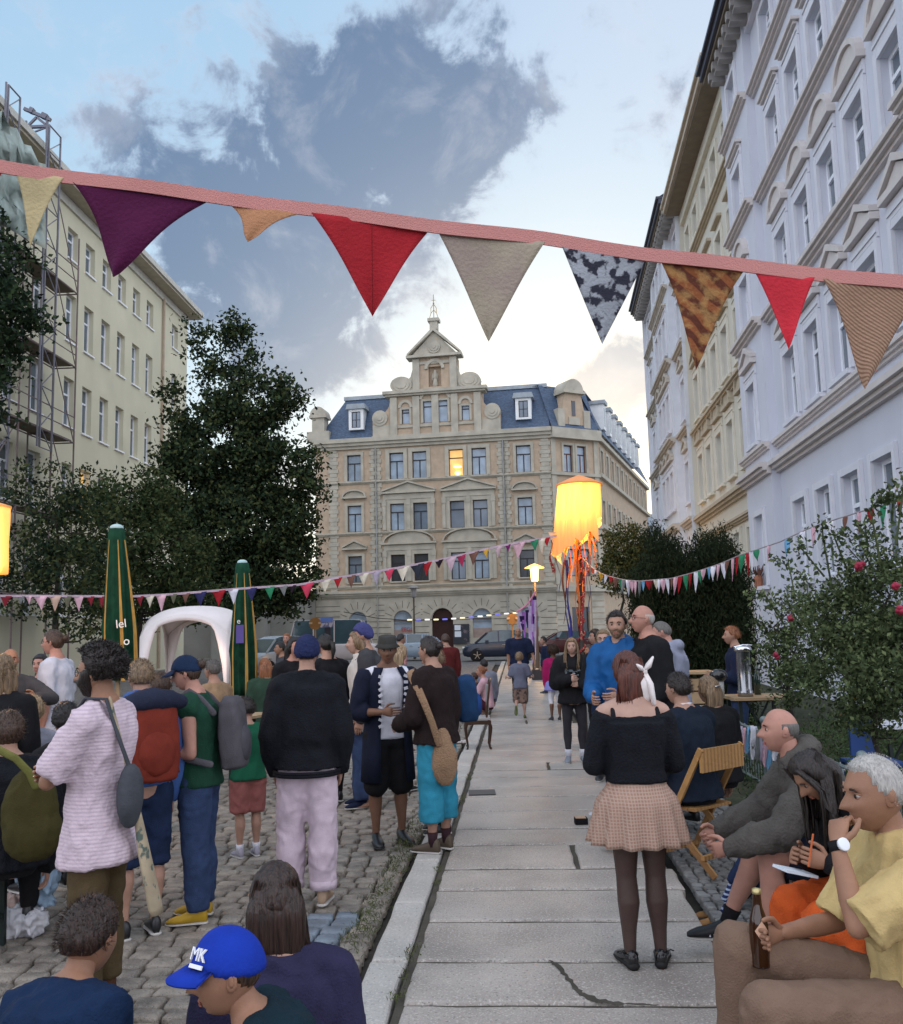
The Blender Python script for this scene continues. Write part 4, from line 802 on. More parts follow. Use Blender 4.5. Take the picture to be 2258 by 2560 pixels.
def person(label, px, py, d, face=0., H=None, seat=None, skin='fair', hs=.95, wd=.97, lean=3., pel=0., side=0., twist=0., head=(0, 0), armr=None, arml=None, legr=None, legl=None, handc=(.35, .35), hpn=(None, None), hair=None, eyes=None, vox=None, ls=1., group=None, ground_z=None, fat=0.):
    P = Person(); vox = vox or (.011 if d < 4 else .014 if d < 8 else .018 if d < 13 else .024); P.vox = vox; P.d = d
    top = at(px, py, d)
    gz = ground_z if ground_z is not None else (-.05 if top.x < P0.x+math.tan(PA)*d-.28 else 0.)
    if H is None: H = (top.z-gz)/1.015
    P.H = H; k = H/1.72; P.k = k
    # spine
    def spine():
        zs = [-.15+i*.01 for i in range(53)]; i0 = 15; cs = {}; fr = {}
        def ang(z): t = sm(z, .0, .24); return R_(pel+(lean-pel)*t), R_(side*t), R_(twist*t)
        def rot(z): a, b, c = ang(z); return Matrix.Rotation(-c, 3, 'Z') @ Matrix.Rotation(b, 3, 'Y') @ Matrix.Rotation(-a, 3, 'X')
        c = Vector((0, 0, 0)); cs[0] = c
        for i in range(i0, len(zs)): fr[i] = (c.copy(), rot(zs[i])); c = c + rot(zs[i]) @ Vector((0, 0, .01*H))
        c = Vector((0, 0, 0))
        for i in range(i0-1, -1, -1): c = c - rot(0) @ Vector((0, 0, .01*H)); fr[i] = (c.copy(), rot(0))
        return lambda z: fr[max(0, min(len(zs)-1, int(round((z+.15)/.01))))]
    S = spine(); P.S = S
    J = {}
    for s, n in ((1, 'r'), (-1, 'l')):
        c, R = S(.283); J['sh'+n] = c+R @ Vector((s*.107*H*wd, 0, 0)); c, R = S(0); J['hip'+n] = c+R @ Vector((s*.05*H*wd, 0, 0))
    def dirs(spec, s, keys, R=None):
        out = []
        for q in keys: v = Vector(spec[q]); v.x *= s; v.normalize(); out.append(R @ v if R is not None else v)
        return out
    cR = Matrix.Rotation(-R_(twist), 3, 'Z')
    for s, n, sp in ((1, 'r', armr or DEF_ARM), (-1, 'l', arml or armr or DEF_ARM)):
        u_, f_ = dirs(sp, s, 'uf', cR); J['el'+n] = J['sh'+n]+u_*.172*H; J['wr'+n] = J['el'+n]+f_*.152*H; J['fd'+n] = (Vector((sp['h'][0]*s, sp['h'][1], sp['h'][2])) if 'h' in sp else f_)
        J['pn'+n] = Vector((sp['p'][0]*s, sp['p'][1], sp['p'][2])) if 'p' in sp else Vector((-s, 0, 0)) if abs(f_.x) < .7 else Vector((0, -1, 0))
    dl = {'u': (.03, .03, -1), 'f': (.0, -.05, -1)}
    for s, n, sp in ((1, 'r', legr or dl), (-1, 'l', legl or legr or dl)):
        u_, f_ = dirs(sp, s, 'uf'); J['kn'+n] = J['hip'+n]+u_*.24*H*ls; J['an'+n] = J['kn'+n]+f_*.235*H*ls
        t = Vector((sp.get('toe', (.12, 1, 0))[0]*s, *sp.get('toe', (.12, 1, 0))[1:])).normalized(); J['toe'+n] = t
    nb, nR = S(.335); hc_local = nb+nR @ Vector((0, .010*H, .082*H))
    hy, hp = head; HR = Matrix.Rotation(R_(hy), 3, 'Z') @ Matrix.Rotation(-R_(hp), 3, 'X')
    hscale = H*.13/.23*hs; P.hs = hscale
    hc = nb+nR @ Vector((0, .006*H, .030*H))+(HR @ Vector((0, .018*H, .055*H*hs))); P.HR = HR; J['head'] = hc
    # place so the head lands where the photograph has it
    yaw = R_(face); Rw = Matrix.Rotation(yaw, 3, 'Z')
    topl = hc+HR @ Vector((0, -.01, .115*hscale)); low = min(min(J['anr'].z, J['anl'].z)-.045*H, 99)
    hw = Rw @ hc
    zoff = (gz-low) if seat is None else (top.z-(topl.z if abs(hp) < 35 else hc.z+.10*hscale))
    P.T = Matrix.Translation((top.x-hw.x, top.y-hw.y, zoff)) @ Matrix.Rotation(yaw, 4, 'Z')
    P.root = thing('person', label, 'person', (top.x-hw.x, top.y-hw.y, max(gz, zoff+low)), yaw, group)
    P.J = J; P.gz = gz
    # body
    q = MB(P.T); x = MB(P.T); W_ = wd
    def torso(q, z0, z1, t, hem=0., tt=None):
        prof = ([(-.15, .110, .084), (-.12, .110, .084), (-.09, .109, .083), (-.05, .108, .082), (-.02, .106, .078),] if z0 < -.051 or tt == 'g' else [(-.05, .078, .062), (-.02, .094, .070),])+[ (.02, .098, .070), (.06, .090, .064), (.10, .080+fat*.5, .058+fat), (.15, .086+fat*.3, .062+fat*.7), (.20, .096, .068), (.245, .102, .070), (.28, .100, .062), (.305, .083, .050), (.325, .058, .040), (.345, .036, .035)]
        rings = []
        for z, a, b in prof:
            if z < z0-.001 or z > z1+.001: continue
            c, R = S(z); ex = t*(1.0 if z < .29 else .55)+hem*max(0, 1-(z-z0)/.10); A, Bf = a*H*W_+ex, b*H*(.5+.5*W_)+ex
            rr = []
            for j in range(24):
                th = 2*math.pi*j/24; cx, sy = math.cos(th), math.sin(th); e = .86
                rr.append(c+R @ Vector((math.copysign(abs(cx)**e, cx)*A, math.copysign(abs(sy)**e, sy)*Bf, 0)))
            rings.append(rr)
        q.loft(rings)
        if z1 > .28:
            for n in 'rl': q.tube([S(.305)[0], (S(.30)[0]+J['sh'+n])/2+S(.3)[1] @ Vector((0, 0, .012*H)), J['sh'+n]], [.034*H+t*.5, .033*H*1+t*.7, .036*H*(.6+.4*W_)+t], 12)
    P.torso = torso
    torso(q, -.05, .345, -.004)
    bx = .85+.15*wd
    for n in 'rl':
        q.tube([J['sh'+n], J['sh'+n].lerp(J['el'+n], .45), J['el'+n]], [.031*H*bx, .028*H*bx, .0225*H*bx], 12); q.tube([J['el'+n], J['el'+n].lerp(J['wr'+n], .35), J['wr'+n]], [.0225*H*bx, .0235*H*bx, .0148*H*bx], 12)
        q.tube([J['hip'+n], J['hip'+n].lerp(J['kn'+n], .4), J['kn'+n]], [.050*H*bx, .046*H*bx, .032*H*bx], 14)
        back = (J['kn'+n]-J['an'+n]).cross(Vector((1, 0, 0))).normalized()
        sh = J['kn'+n].lerp(J['an'+n], .33); t = J['toe'+n]; sh = sh - t*.010*H
        q.tube([J['kn'+n], sh, J['kn'+n].lerp(J['an'+n], .7), J['an'+n]], [.032*H*bx, .0345*H*bx, .023*H*bx, .0175*H*bx], 14)
        an = J['an'+n]; f = t
        if d < 16: q.tube([an-Vector((0, 0, .016*H))-f*.016*H, an+f*.03*H-Vector((0, 0, .028*H)), an+f*.085*H-Vector((0, 0, .034*H))], [.016*H, .014*H, .010*H], 10)
        k2 = hscale*.92 if hs <= 1.05 else k; cv = handc[0 if n == 'r' else 1]
        if d < 14: hand(x, J['wr'+n], J['fd'+n], J['pn'+n], 1 if n == 'r' else -1, k, cv, 8 if d < 6 else 6)
        else: hand(x, J['wr'+n], J['fd'+n], J['pn'+n], 1 if n == 'r' else -1, k, cv, 5)
    q.tube([S(.31)[0], S(.335)[0], hc+HR @ Vector((0, -.02, -.05))*hscale], [.036*H, .032*H, .031*H*(.7+.3*bx)], 14)
    HM = Matrix.Translation(hc) @ HR.to_4x4(); P.HM = HM
    n1, n2 = (40, 36) if d < 6 else (30, 26) if d < 12 else (20, 18)
    headmesh(x, HM, hscale, n=n1, rg=n2, eyes=(eyes if eyes is not None else True))
    P.body = bake(q, 'body', skinm(skin), P.root, vox, 2, extra=x)
    if hair: dohair(P, *hair)
    return P
def dohair(P, kind, colr, **o):
    q = MB(P.T); H, sc = P.HM, P.hs; near = P.d < 7; mm = hairm(colr); V = lambda x, y, z: H @ (Vector((x, y, z))*sc)
    fz = 1 if P.d < 12 else 0
    if kind == 'short': hair_shell(q, H, sc, o.get('th', .014), o.get('back', -.42), o.get('front', .60), o.get('side', -.02), .003, 9, seed=P.d, grooves=.003); strand_fuzz(q, H, sc, 1500*fz, (.083+o.get('th', .014)*.6, .106+o.get('th', .014)*.6, .118+o.get('th', .014)*.6), o.get('fz', .022), .0016, seed=int(P.d*7), cen=(0, -.008, .004), low=-.25)
    if kind == 'crop': hair_shell(q, H, sc, .006, -.40, .62, -.02, .002, 30)
    if kind == 'bald': hair_shell(q, H, sc, .003, -.40, 1.6, -.02, .001, 30, crown=.42)
    if kind == 'mop': k_ = o.get('k', .85); hair_shell(q, H, sc, .026*k_, -.62+.2*(1-k_), .52, -.30, .010*k_, 7, seed=P.d, grooves=.006); strand_fuzz(q, H, sc, 1600 if P.d < 12 else 500, (.094*k_+.004, .116*k_, .125*k_), .045*k_, .0022, seed=3, low=-.55)
    if kind == 'afro':
        R = o.get('r', .135); c = V(0, -.025, .045); rings = []; n, rg = 56, 44
        for i in range(1, rg):
            t = math.pi*i/rg; rr = []
            for j in range(n):
                a = 2*math.pi*j/n; dv = Vector((math.sin(t)*math.cos(a), math.sin(t)*math.sin(a), -math.cos(t)))
                w = sm(dv.z-(-.75+1.25*sm(dv.y, -.1, .62)), -.05, .15); r = (.06+w*(R-.06)*(1+.08*noise.noise(dv*5)))+.010*noise.noise(dv*26)*w
                rr.append(H @ (Vector((0, -.025, .035))*sc+Vector((dv.x*r*.95, dv.y*r, dv.z*r*.92))*sc))
            rings.append(rr)
        q.loft(rings); strand_fuzz(q, H, sc, 5200, (R*.93, R*.98, R*.90), .020, .0032, cen=(0, -.025, .035), seed=5, low=-.6)
    if kind in ('long', 'bob'):
        hair_shell(q, H, sc, o.get('th', .017), -.95, .60, -.55 if not o.get('up') else -.1, .004, 18, seed=P.d, grooves=.006)
        L = o.get('L', .30); w0 = o.get('w', .098); n = 30; rings = []; steps = 12
        for i in range(steps+1):
            t = i/steps; z = .06-L*t; rr = []
            wx = w0*(1+.10*math.sin(t*2.6))*(1-.25*t**3)*(.80+.20*sm(t, 0, .25)); yb = -.118-.010*math.sin(t*3)+.012*t; yf = (-.01-.04*t) if not o.get('frontless') else -.03
            for j in range(n):
                a = 2*math.pi*j/n; gr = 1+.05*noise.noise(Vector((math.cos(a)*4, math.sin(a)*4, t*1.5)))+.02*noise.noise(Vector((a*9, 0, t*2)))
                x = math.cos(a)*wx*gr; s_ = math.sin(a); y = (yb+yf)/2+s_*(yf-yb)/2*gr
                if i == steps: z2 = z+.03*noise.noise(Vector((a*5, 3, 0)))
                else: z2 = z
                # hangs straight down in the world as it leaves the head
                p = V(x, y*(.86+.14*sm(t, 0, .25)), z if t < .35 else .06-L*.35); drop = max(0, t-.35)*L*sc
                rr.append(p - Vector((0, 0, drop+(.0 if i < steps else .02*noise.noise(Vector((a*6, 1, 0)))))))
            rings.append(rr)
        q.loft(rings)
        if o.get('front'):
            for s in (-1, 1):
                a = V(s*.066, .035, .055); b = V(s*.082, .02, -.02); c = V(s*.088, .02, -.09)-Vector((0, 0, 0)); dz = Vector((0, 0, -.16*sc/1)); e = c+dz+P.T.to_3x3().inverted() @ Vector((0, 0, 0)); q.tube([a, b, c, e, e+dz*.7], [.018*sc, .026*sc, .03*sc, .032*sc, .012*sc], 12, flat=.6)
        if fz:
            r = random.Random(4)
            for _ in range(700 if P.d < 6 else 260):
                a = r.uniform(3.3, 6.1); x, y = math.cos(a)*w0*1.02, -.05+math.sin(a)*.055; p = V(x*r.uniform(.80, .90), y*r.uniform(.86, .98), r.uniform(.0, .05)); out_ = V(x*1.02, y, 0)-V(x*.86, y*.92, 0); ln = r.uniform(.6, 1.05)*L*sc; e = p+out_*r.uniform(.9, 1.5)-Vector((r.uniform(-.012, .012), r.uniform(-.012, .012), ln)); w = V(x+.0014, y, 0)-p; q.add([p-w, p+w, e+w*.5, e-w*.5], [(0, 1, 2, 3)])
    if kind in ('bun', 'pony', 'updo'):
        hair_shell(q, H, sc, .013, -.55, .58, -.12, .004, 16, seed=P.d, grooves=.005)
        if kind != 'pony': q.ell(V(0, -.125, .04 if not o.get('z') else o['z']), (.036*sc, .030*sc, .034*sc), seg=14, rg=10); strand_fuzz(q, H, sc, 160*fz, (.034, .034, .034), .02, .002, cen=(0, -.125, .04), low=-1)
        else: q.tube([V(0, -.10, .03), V(0, -.15, .02), V(0, -.16, -.06), V(0, -.14, -.16)], [.02*sc, .03*sc, .028*sc, .008*sc], 12)
        strand_fuzz(q, H, sc, 260*fz, (.078, .10, .112), .02, .002, seed=9)
    if kind == 'curlylong':
        hair_shell(q, H, sc, .03, -.95, .50, -.6, .016, 12, seed=2)
        for i in range(5):
            a = math.pi*(1.05+.225*i); p = V(math.cos(a)*.085, -.02+math.sin(a)*.08, 0); q.tube([p, p-Vector((0, 0, .1*sc)), p-Vector((0, 0, .24*sc))], [.04*sc, .045*sc, .02*sc], 10)
        strand_fuzz(q, H, sc, 2600 if P.d < 9 else 300, (.105, .115, .12), .028, .0025, cen=(0, -.02, .0), seed=8, low=-1)
    q.build('hair', mm, P.root, True, norm=False)
    if o.get('beard'):
        b = MB(P.T); rings = []
        for i in range(1, 26):
            t = math.pi*i/26; rr = []
            for j in range(36):
                a = 2*math.pi*j/36; sx, sy, sz = math.sin(t)*math.cos(a), math.sin(t)*math.sin(a), -math.cos(t); f = sy
                pz = .115*sz; w = sm(-.30-sz-.35*sm(abs(sx), .45, .9)*-1.1, -.08, .08)*sm(sy, -.25, .1)
                w = max(w, .0); w *= 1-.9*g_(pz+.066, .012)*g_(.076*sx, .022)
                rr.append(H @ ((headpt(sx, sy, sz, 0, True)+Vector((sx, sy, sz))*(-.008+w*(.008+o['beard']+.002*noise.noise(Vector((sx, sy, sz))*30))))*sc))
            rings.append(rr)
        b.loft(rings); b.build('beard', mm, P.root, True, norm=False)
# ---- garments
def top(P, name, mat, t=.014, sleeve=2., hem=-.03, hemflare=.0, amp=.007, loose=.004, hood=False, collar=0., cuff=True, vox=None, neck=.325, fat=0.):
    q = MB(P.T); H, J, S = P.H, P.J, P.S; P.torso(q, hem, neck, t*.9+fat, hemflare, 'g')
    for n in 'rl':
        a, e, w = J['sh'+n], J['el'+n], J['wr'+n]; r = [.034*H+t, .030*H+t+loose, .026*H+t+loose]
        if sleeve >= 1: q.tube([a, a.lerp(e, .5), e], r, 14)
        elif sleeve > 0: q.tube([a, a.lerp(e, sleeve*.5), a.lerp(e, sleeve)], [.034*H+t, .033*H+t+loose, .031*H+t+loose*2], 14, round_=False)
        if sleeve > 1: k = sleeve-1; q.tube([e, e.lerp(w, k*.5), e.lerp(w, k*.97)], [.026*H+t+loose, .0245*H+t+loose, .018*H+t+(loose if not cuff else 0)], 14)
    if hood:
        c, R = S(.325); q.ell(c+R @ Vector((0, -.045*H, .005*H)), (.062*H, .035*H, .035*H), R); q.tube([c+R @ Vector((math.sin(a)*.052*H, -math.cos(a)*.045*H, .012*H)) for a in [-2.4, -1.6, -.8, 0, .8, 1.6, 2.4]], [.014*H, .02*H, .024*H, .026*H, .024*H, .02*H, .014*H], 10)
    if collar: c, R = S(.335); q.tube([c+R @ Vector((math.sin(a)*.038*H, -math.cos(a)*.036*H, .0+collar*.3)) for a in [-2.7, -1.8, -.9, 0, .9, 1.8, 2.7]], collar, 8)
    return bake(q, name, mat, P.root, vox or P.vox, 2, amp*(1.1 if P.d < 14 else .6), 9.5)
def bottom(P, name, mat, t=.010, leg=2., loose=(0, 0, 0, 0), waist=-.015, amp=.008, cuff=0.):
    q = MB(P.T); H, J = P.H, P.J; P.torso(q, -.05, waist, t*.3)
    l0, l1, l2, l3 = loose
    for n in 'rl':
        h, k_, a = J['hip'+n], J['kn'+n], J['an'+n]
        if leg <= 1: e = h.lerp(k_, leg); q.tube([h, h.lerp(e, .5), e], [.051*H+t+l0, .049*H+t+l0, (.036+.014*(1-leg))*H+t+l1], 16, round_=False)
        else:
            q.tube([h, h.lerp(k_, .5), k_], [.051*H+t+l0, .045*H+t+(l0+l1)/2, .034*H+t+l1], 16); s = leg-1; m = k_.lerp(a, .4*s)-J['toe'+n]*.006*H; e = k_.lerp(a, s)
            q.tube([k_, m, k_.lerp(a, .75*s), e], [.034*H+t+l1, .034*H+t+(l1+l2)/2, (.026 if s > .8 else .033)*H+t+l2, (.020 if s > .8 else .03)*H+t+l3], 16, round_=False)
    o = bake(q, name, mat, P.root, P.vox, 3, amp, 9., (1, 1, 1.3))
    if cuff:
        for n in 'rl':
            q = MB(P.T); k_, a = J['kn'+n], J['an'+n]; e = k_.lerp(a, leg-1); dd = (a-k_).normalized(); q.tube([e-dd*cuff, e+dd*.004], [.021*H+t+l3+.005]*2, 18, round_=False); q.build('cuff', mat, o, True)
    return o
def shoes(P, mat, sole=None, ht=.03, chunky=1., name='shoe'):
    H, J = P.H, P.J
    sole = sole or M('shoe_sole', (.45, .43, .40), .7); k = H*.152/.27
    for n in 'rl':
        q = MB(P.T); a = J['an'+n]; f = J['toe'+n]; up = Vector((0, 0, 1)); x = f.cross(up).normalized(); up = x.cross(f).normalized(); b = a-up*.045*H
        for mi, (z0, sc_, rows) in enumerate(((0, 1., [(-.060, .022, .075), (-.045, .032, .085+ht), (0, .036, .085+ht), (.05, .042, .082), (.10, .047, .062), (.15, .046, .048), (.19, .034, .030), (.205, .018, .02)]), (-.001, 1.07, [(-.066, .022, .018*chunky), (-.05, .034, .02*chunky), (0, .036, .02*chunky), (.06, .040, .018*chunky), (.12, .048, .017*chunky), (.17, .043, .016*chunky), (.20, .030, .016*chunky), (.212, .014, .014*chunky)]))):
            rings = []
            for (y, w, h) in rows:
                rr = []
                for j in range(14):
                    th = 2*math.pi*j/14; cx, sy = math.cos(th), math.sin(th)
                    rr.append(b+f*y*k+x*(cx*w*k*sc_)+up*((h/2+(max(sy, -.9)*h/2 if sy > 0 else sy*h/2))*k+(.0 if mi else .008*k)))
                rings.append(rr)
            q.mi = mi; q.loft(rings)
        q.build(name, [mat, sole], P.root, True)
def socks(P, mat, h=.12, name='sock', r=.004):
    for n in 'rl':
        q = MB(P.T); a, k_ = P.J['an'+n], P.J['kn'+n]; d_ = (k_-a).normalized(); q.tube([a-d_*.02, a+d_*h*.5, a+d_*h], [.019*P.H+r, .0195*P.H+r, .024*P.H+r], 14, round_=False); q.build(name, mat, P.root, True)
def skirt(P, mat, z0=.075, L=.30, flare=.09, pleats=14, name='skirt', amp=.012):
    q = MB(P.T); H, S = P.H, P.S; rings = []; n = pleats*6
    for i in range(15):
        t = i/14; c, R = S(z0 if t == 0 else z0-.0); z = -L*t*1.0
        rr = []
        for j in range(n):
            a = 2*math.pi*j/n; pl = 1+(amp*7*t)*(abs(((a*pleats/(2*math.pi)) % 1)-.5)*2-.5)+.05*t*noise.noise(Vector((math.cos(a)*2, math.sin(a)*2, 0)))
            A = (.088*H*1.0+.012+(flare+.02)*sm(t, 0, .35)*.45+flare*t*.75)*pl; Bq = (.068*H+.012+(flare+.02)*sm(t, 0, .35)*.4+flare*t*.75)*pl
            rr.append(c+Vector((math.cos(a)*A, math.sin(a)*Bq, z)))
        rings.append(rr)
    q.loft(rings, cap=False); o = q.build(name, mat, P.root, True); m = o.modifiers.new('solid', 'SOLIDIFY'); m.thickness = .004; return o
def legcover(P, name, mat, t=.003, z1=1.):
    q = MB(P.T); H, J = P.H, P.J; bx = 1.
    for n in 'rl':
        q.tube([J['hip'+n], J['hip'+n].lerp(J['kn'+n], .4), J['kn'+n]], [.050*H+t, .046*H+t, .032*H+t], 16)
        f = J['toe'+n]; sh = J['kn'+n].lerp(J['an'+n], .33)-f*.010*H; q.tube([J['kn'+n], sh, J['kn'+n].lerp(J['an'+n], .7), J['an'+n]], [.032*H+t, .0345*H+t, .023*H+t, .0175*H+t], 16)
    return bake(q, name, mat, P.root, P.vox*.8, 2)
def cap(P, mat, brimm=None, kind='cap', th=.012):
    q = MB(P.T); H, sc = P.HM, P.hs; V = lambda x, y, z: H @ (Vector((x, y, z))*sc)
    if kind == 'beanie': hair_shell(q, H, sc, .022, -.30, .38, -.02, .002, 20, grooves=.003); n = 'beanie'
    if kind == 'cap':
        hair_shell(q, H, sc, .019, -.08, .24, .06, .0, 8, edge=0.); n = 'cap'
        r1 = []; top_ = []; 
        for i in range(13):
            a = -1.15+2.3*i/12; x0, y0 = math.sin(a)*.094, math.cos(a)*.108; ext = .070*math.cos(a*.95)**.6 if abs(a) < 1.5 else 0
            r1.append((V(x0, y0-.01, .048), V(x0*1.02, y0+ext, .030-.012*abs(a)**2*.6-.01)))
        for dz in (0,): 
            vs = []
            for a_, b_ in r1: vs += [a_, b_, a_-V(0, 0, .006)+V(0, 0, 0), b_-V(0, 0, .006)+V(0, 0, 0)]
            fs = []
            for i in range(12): k = i*4; fs += [(k, k+4, k+5, k+1), (k+2, k+3, k+7, k+6), (k+1, k+5, k+7, k+3), (k, k+2, k+6, k+4)]
            q.add(vs, fs)
        q.ell(V(0, -.01, .134), (.008*sc, .008*sc, .005*sc), seg=8, rg=6)
    if kind == 'bucket':
        n = 'bucket_hat'; R3 = H.to_3x3(); pr = [(.125, .03), (.128, .033), (.096, .060), (.094, .075), (.088, .125), (.080, .135), (0.01, .138)]; rings = []
        for r, z in [(.085, .05), (.118, .028)]+pr:
            rings.append([V(math.cos(a)*r*.92, math.sin(a)*r*1.1-.008, z+.002*math.sin(3*a)) for a in [2*math.pi*j/28 for j in range(28)]])
        q.loft(rings)
    return q.build(n, mat, P.root, True)
def glasses(P, mat=None):
    q = MB(P.T); H, sc = P.HM, P.hs; V = lambda x, y, z: H @ (Vector((x, y, z))*sc)
    for s in (-1, 1):
        pts = [V(s*.031+math.cos(a)*.022, .092-abs(math.cos(a))*.004*(1 if s*math.cos(a) > 0 else 0), .006+math.sin(a)*.016) for a in [2*math.pi*j/14 for j in range(15)]]; q.tube(pts, .0018*sc, 5, round_=False); q.tube([V(s*.053, .088, .01), V(s*.076, .06, .01), V(s*.08, -.01, .008)], .0016*sc, 5)
    q.tube([V(-.009, .093, .008), V(.009, .093, .008)], .0018*sc, 5); q.build('glasses', mat or M('glasses_frame', (.02, .015, .015), .3), P.root)
def strap(P, mb, side, w=.035, z0=.10, back=True, cross=False):
    """shoulder strap over one shoulder"""
    S, H = P.S, P.H
def item(P, name, label, cat, loc, group=None): return thing(name, label, cat, loc, 0, group, space=P.T)
def rucksack(P, label, mats, size=(.29, .17, .44), z=.18, roll=0, off=.0, strapm=None, y=None, tilt=0.):
    S, H = P.S, P.H; c, R = S(z); w, dp, h = size; y0 = -(.072*H+.03) if y is None else y
    base = c+R @ Vector((off, y0-dp*.5, -h*.5)); T = item(P, 'backpack', label, 'backpack', base); R = R @ Matrix.Rotation(tilt, 3, 'X')
    q = MB(P.T); pc = c+R @ Vector((off, y0-dp*.5, 0)); rings = []
    for i, (t, sw, sd) in enumerate(((-.5, .72, .7), (-.47, .92, .9), (-.3, 1, 1), (0, 1, 1.02), (.25, .96, .95), (.42, .85, .8), (.5, .6, .5))):
        rings.append([pc+R @ Vector((math.copysign(abs(math.cos(a))**.6, math.cos(a))*w/2*sw, math.copysign(abs(math.sin(a))**.6, math.sin(a))*dp/2*sd, h*t)) for a in [2*math.pi*j/20 for j in range(20)]])
    q.loft(rings); bake(q, 'bag_body', mats[0], T, .012, 2, .006, 10)
    if len(mats) > 1: q = MB(P.T); q.ell(pc+R @ Vector((0, -dp*.42, -h*.16)), (w*.38, dp*.28, h*.27), R); bake(q, 'front_pocket', mats[1], T, .012, 2, .004, 12)
    if roll: q = MB(P.T); q.tube([pc+R @ Vector((x, .0, h*.5-.02-abs(x)*.12)) for x in (-w*.48, -w*.25, 0, w*.25, w*.48)], [.07, .095, .10, .095, .07], 14, flat=.75); bake(q, 'roll_top', mats[roll], T, .012, 2, .006, 10)
    for s in (-1, 1):
        q = MB(P.T); pts = []
        for z_, yy in ((z+.08, y0+.01), (.31, -.02*H-.03), (.335, .005), (.30, .065*H+.015), (.22, .078*H+.022), (.13, .07*H+.018), (.09, .0), (.07, y0+.02)):
            cc, RR = S(z_); pts.append(cc+RR @ Vector((s*.062*H if z_ > .15 else s*(.1*H+.02), yy, (.02 if z_ == .335 else 0))))
        q.tube(pts, .022, 8, flat=.35, up=(1, 0, 0)); q.build('strap', strapm or mats[0], T, True)
    return T
# ================================================================== the crowd
navy = cloth('navy_cotton', (.012, .018, .045)); black = cloth('black_cloth', (.012, .012, .014)); blackw = cloth('black_wool', (.010, .011, .015), bs=90, bump=.6); denim = cloth('denim', (.030, .050, .110), var=.25, vs=14); dden = cloth('dark_denim', (.012, .022, .055), var=.3)
whitec = cloth('white_cotton', (.62, .62, .68)); greyc = cloth('grey_fleece', (.22, .23, .28)); dgrey = cloth('dark_grey_cloth', (.05, .05, .055)); shoeb = M('black_leather', (.012, .012, .014), .35, .2, spec=.5); shoew = M('white_sneaker', (.55, .55, .56), .6); brown = cloth('brown_cloth', (.09, .055, .035))
SIT = {'u': (.12, 1, .06), 'f': (.0, .05, -1)}; SITL = {'u': (.16, 1, .1), 'f': (.0, .32, -1)}
FOLD = {'u': (.18, .42, -1), 'f': (-.95, .42, .12)}; HOLD = {'u': (.20, .05, -1), 'f': (-.42, .9, .18)}; POCK = {'u': (.20, -.16, -1), 'f': (-.05, .40, -1)}; HANG = {'u': (.12, -.03, -1), 'f': (-.02, .18, -1)}
# A afro man
P = person('person with a big dark curly hairdo and pale pink striped shirt, arms folded', 243, 1604, 4.5, 84, skin='tan', lean=-4, pel=4, armr=FOLD, arml={'u': (.12, .62, -1), 'f': (-.95, .35, .1)}, head=(4, 4), hair=('afro', 'dark', ), wd=.96, legl={'u': (.02, .02, -1), 'f': (0, -.03, -1)})
dohair(P, 'none', 'dark', beard=.013) if False else None
b_ = P
def beard(P, colr, th): 
    o = dict(beard=th); q = MB(P.T); H, sc = P.HM, P.hs; rings = []
    for i in range(1, 30):
        t = math.pi*i/30; rr = []
        for j in range(44):
            a = 2*math.pi*j/44; sx, sy, sz = math.sin(t)*math.cos(a), math.sin(t)*math.sin(a), -math.cos(t)
            z = .115*sz; x = .076*sx; side = sm(abs(sx), .55, .95)
            w = sm(-.22-sz+.42*side, -.05, .10)*sm(sy, -.12, .1)*(1-g_(z+.066, .010)*g_(x, .02))*(1-sm(sz+.30, 0, .15)*(1-side)*(1 if abs(x) > .022 else .2))
            rr.append(H @ ((headpt(sx, sy, sz, 0, True)+Vector((sx, sy, sz))*(-.010+w*(.010+th+.003*noise.noise(Vector((sx, sy, sz))*24))))*sc))
        rings.append(rr)
    q.loft(rings); q.build('beard', hairm(colr), P.root, True, norm=False)
beard(P, 'dark', .012)
pinks = cloth('pale_pink_striped_cotton', (.60, .49, .54), pat=('stripe', 'Z', 19., (.50, .40, .46), .55), var=.08, bump=.5, bs=40)
top(P, 'shirt', pinks, .020, .88, -.115, .016, .013, .008, collar=.016, fat=.006); bottom(P, 'trousers', cloth('olive_brown_twill', (.085, .060, .030)), .008, 1.72, (.0, .012, .006, .004)); glasses(P)
socks(P, cloth('brown_sock', (.09, .04, .025)), .2, r=.008); shoes(P, M('tan_boot', (.20, .07, .02), .6), ht=.04)
T = item(P, 'shoulder_bag', 'grey shoulder bag with a strap hanging at the hip of the curly haired person', 'bag', Vector((-.04, -.2, .88-P.T.translation.z*0))); q = MB(P.T); c = P.S(.10)[0]+Vector((-.10, -.20, 0)); q.ell(c+Vector((0, 0, -.02)), (.09, .055, .15)); bake(q, 'bag_body', cloth('grey_bag', (.06, .065, .075)), T, .012, 2, .005); q = MB(P.T)
q.tube([c+Vector((0, 0, .1)), P.S(.22)[0]+Vector((-.12, -.16, 0)), P.S(.30)[0]+Vector((-.12, -.07, .075)), P.S(.30)[0]+Vector((-.12, .03, .08)), P.S(.25)[0]+Vector((-.10, .16, 0))], .016, 8, flat=.4, up=(0, 1, 0)); q.build('strap', cloth('grey_bag', (.06, .065, .075)), T, True)
T = item(P, 'cotton_tote', 'beige printed cloth tote hanging long behind the curly haired person', 'bag', P.S(.0)[0]+Vector((.0, -.24, -.3))); q = MB(P.T); c = P.S(.0)[0]+Vector((-.05, -.24, .0))
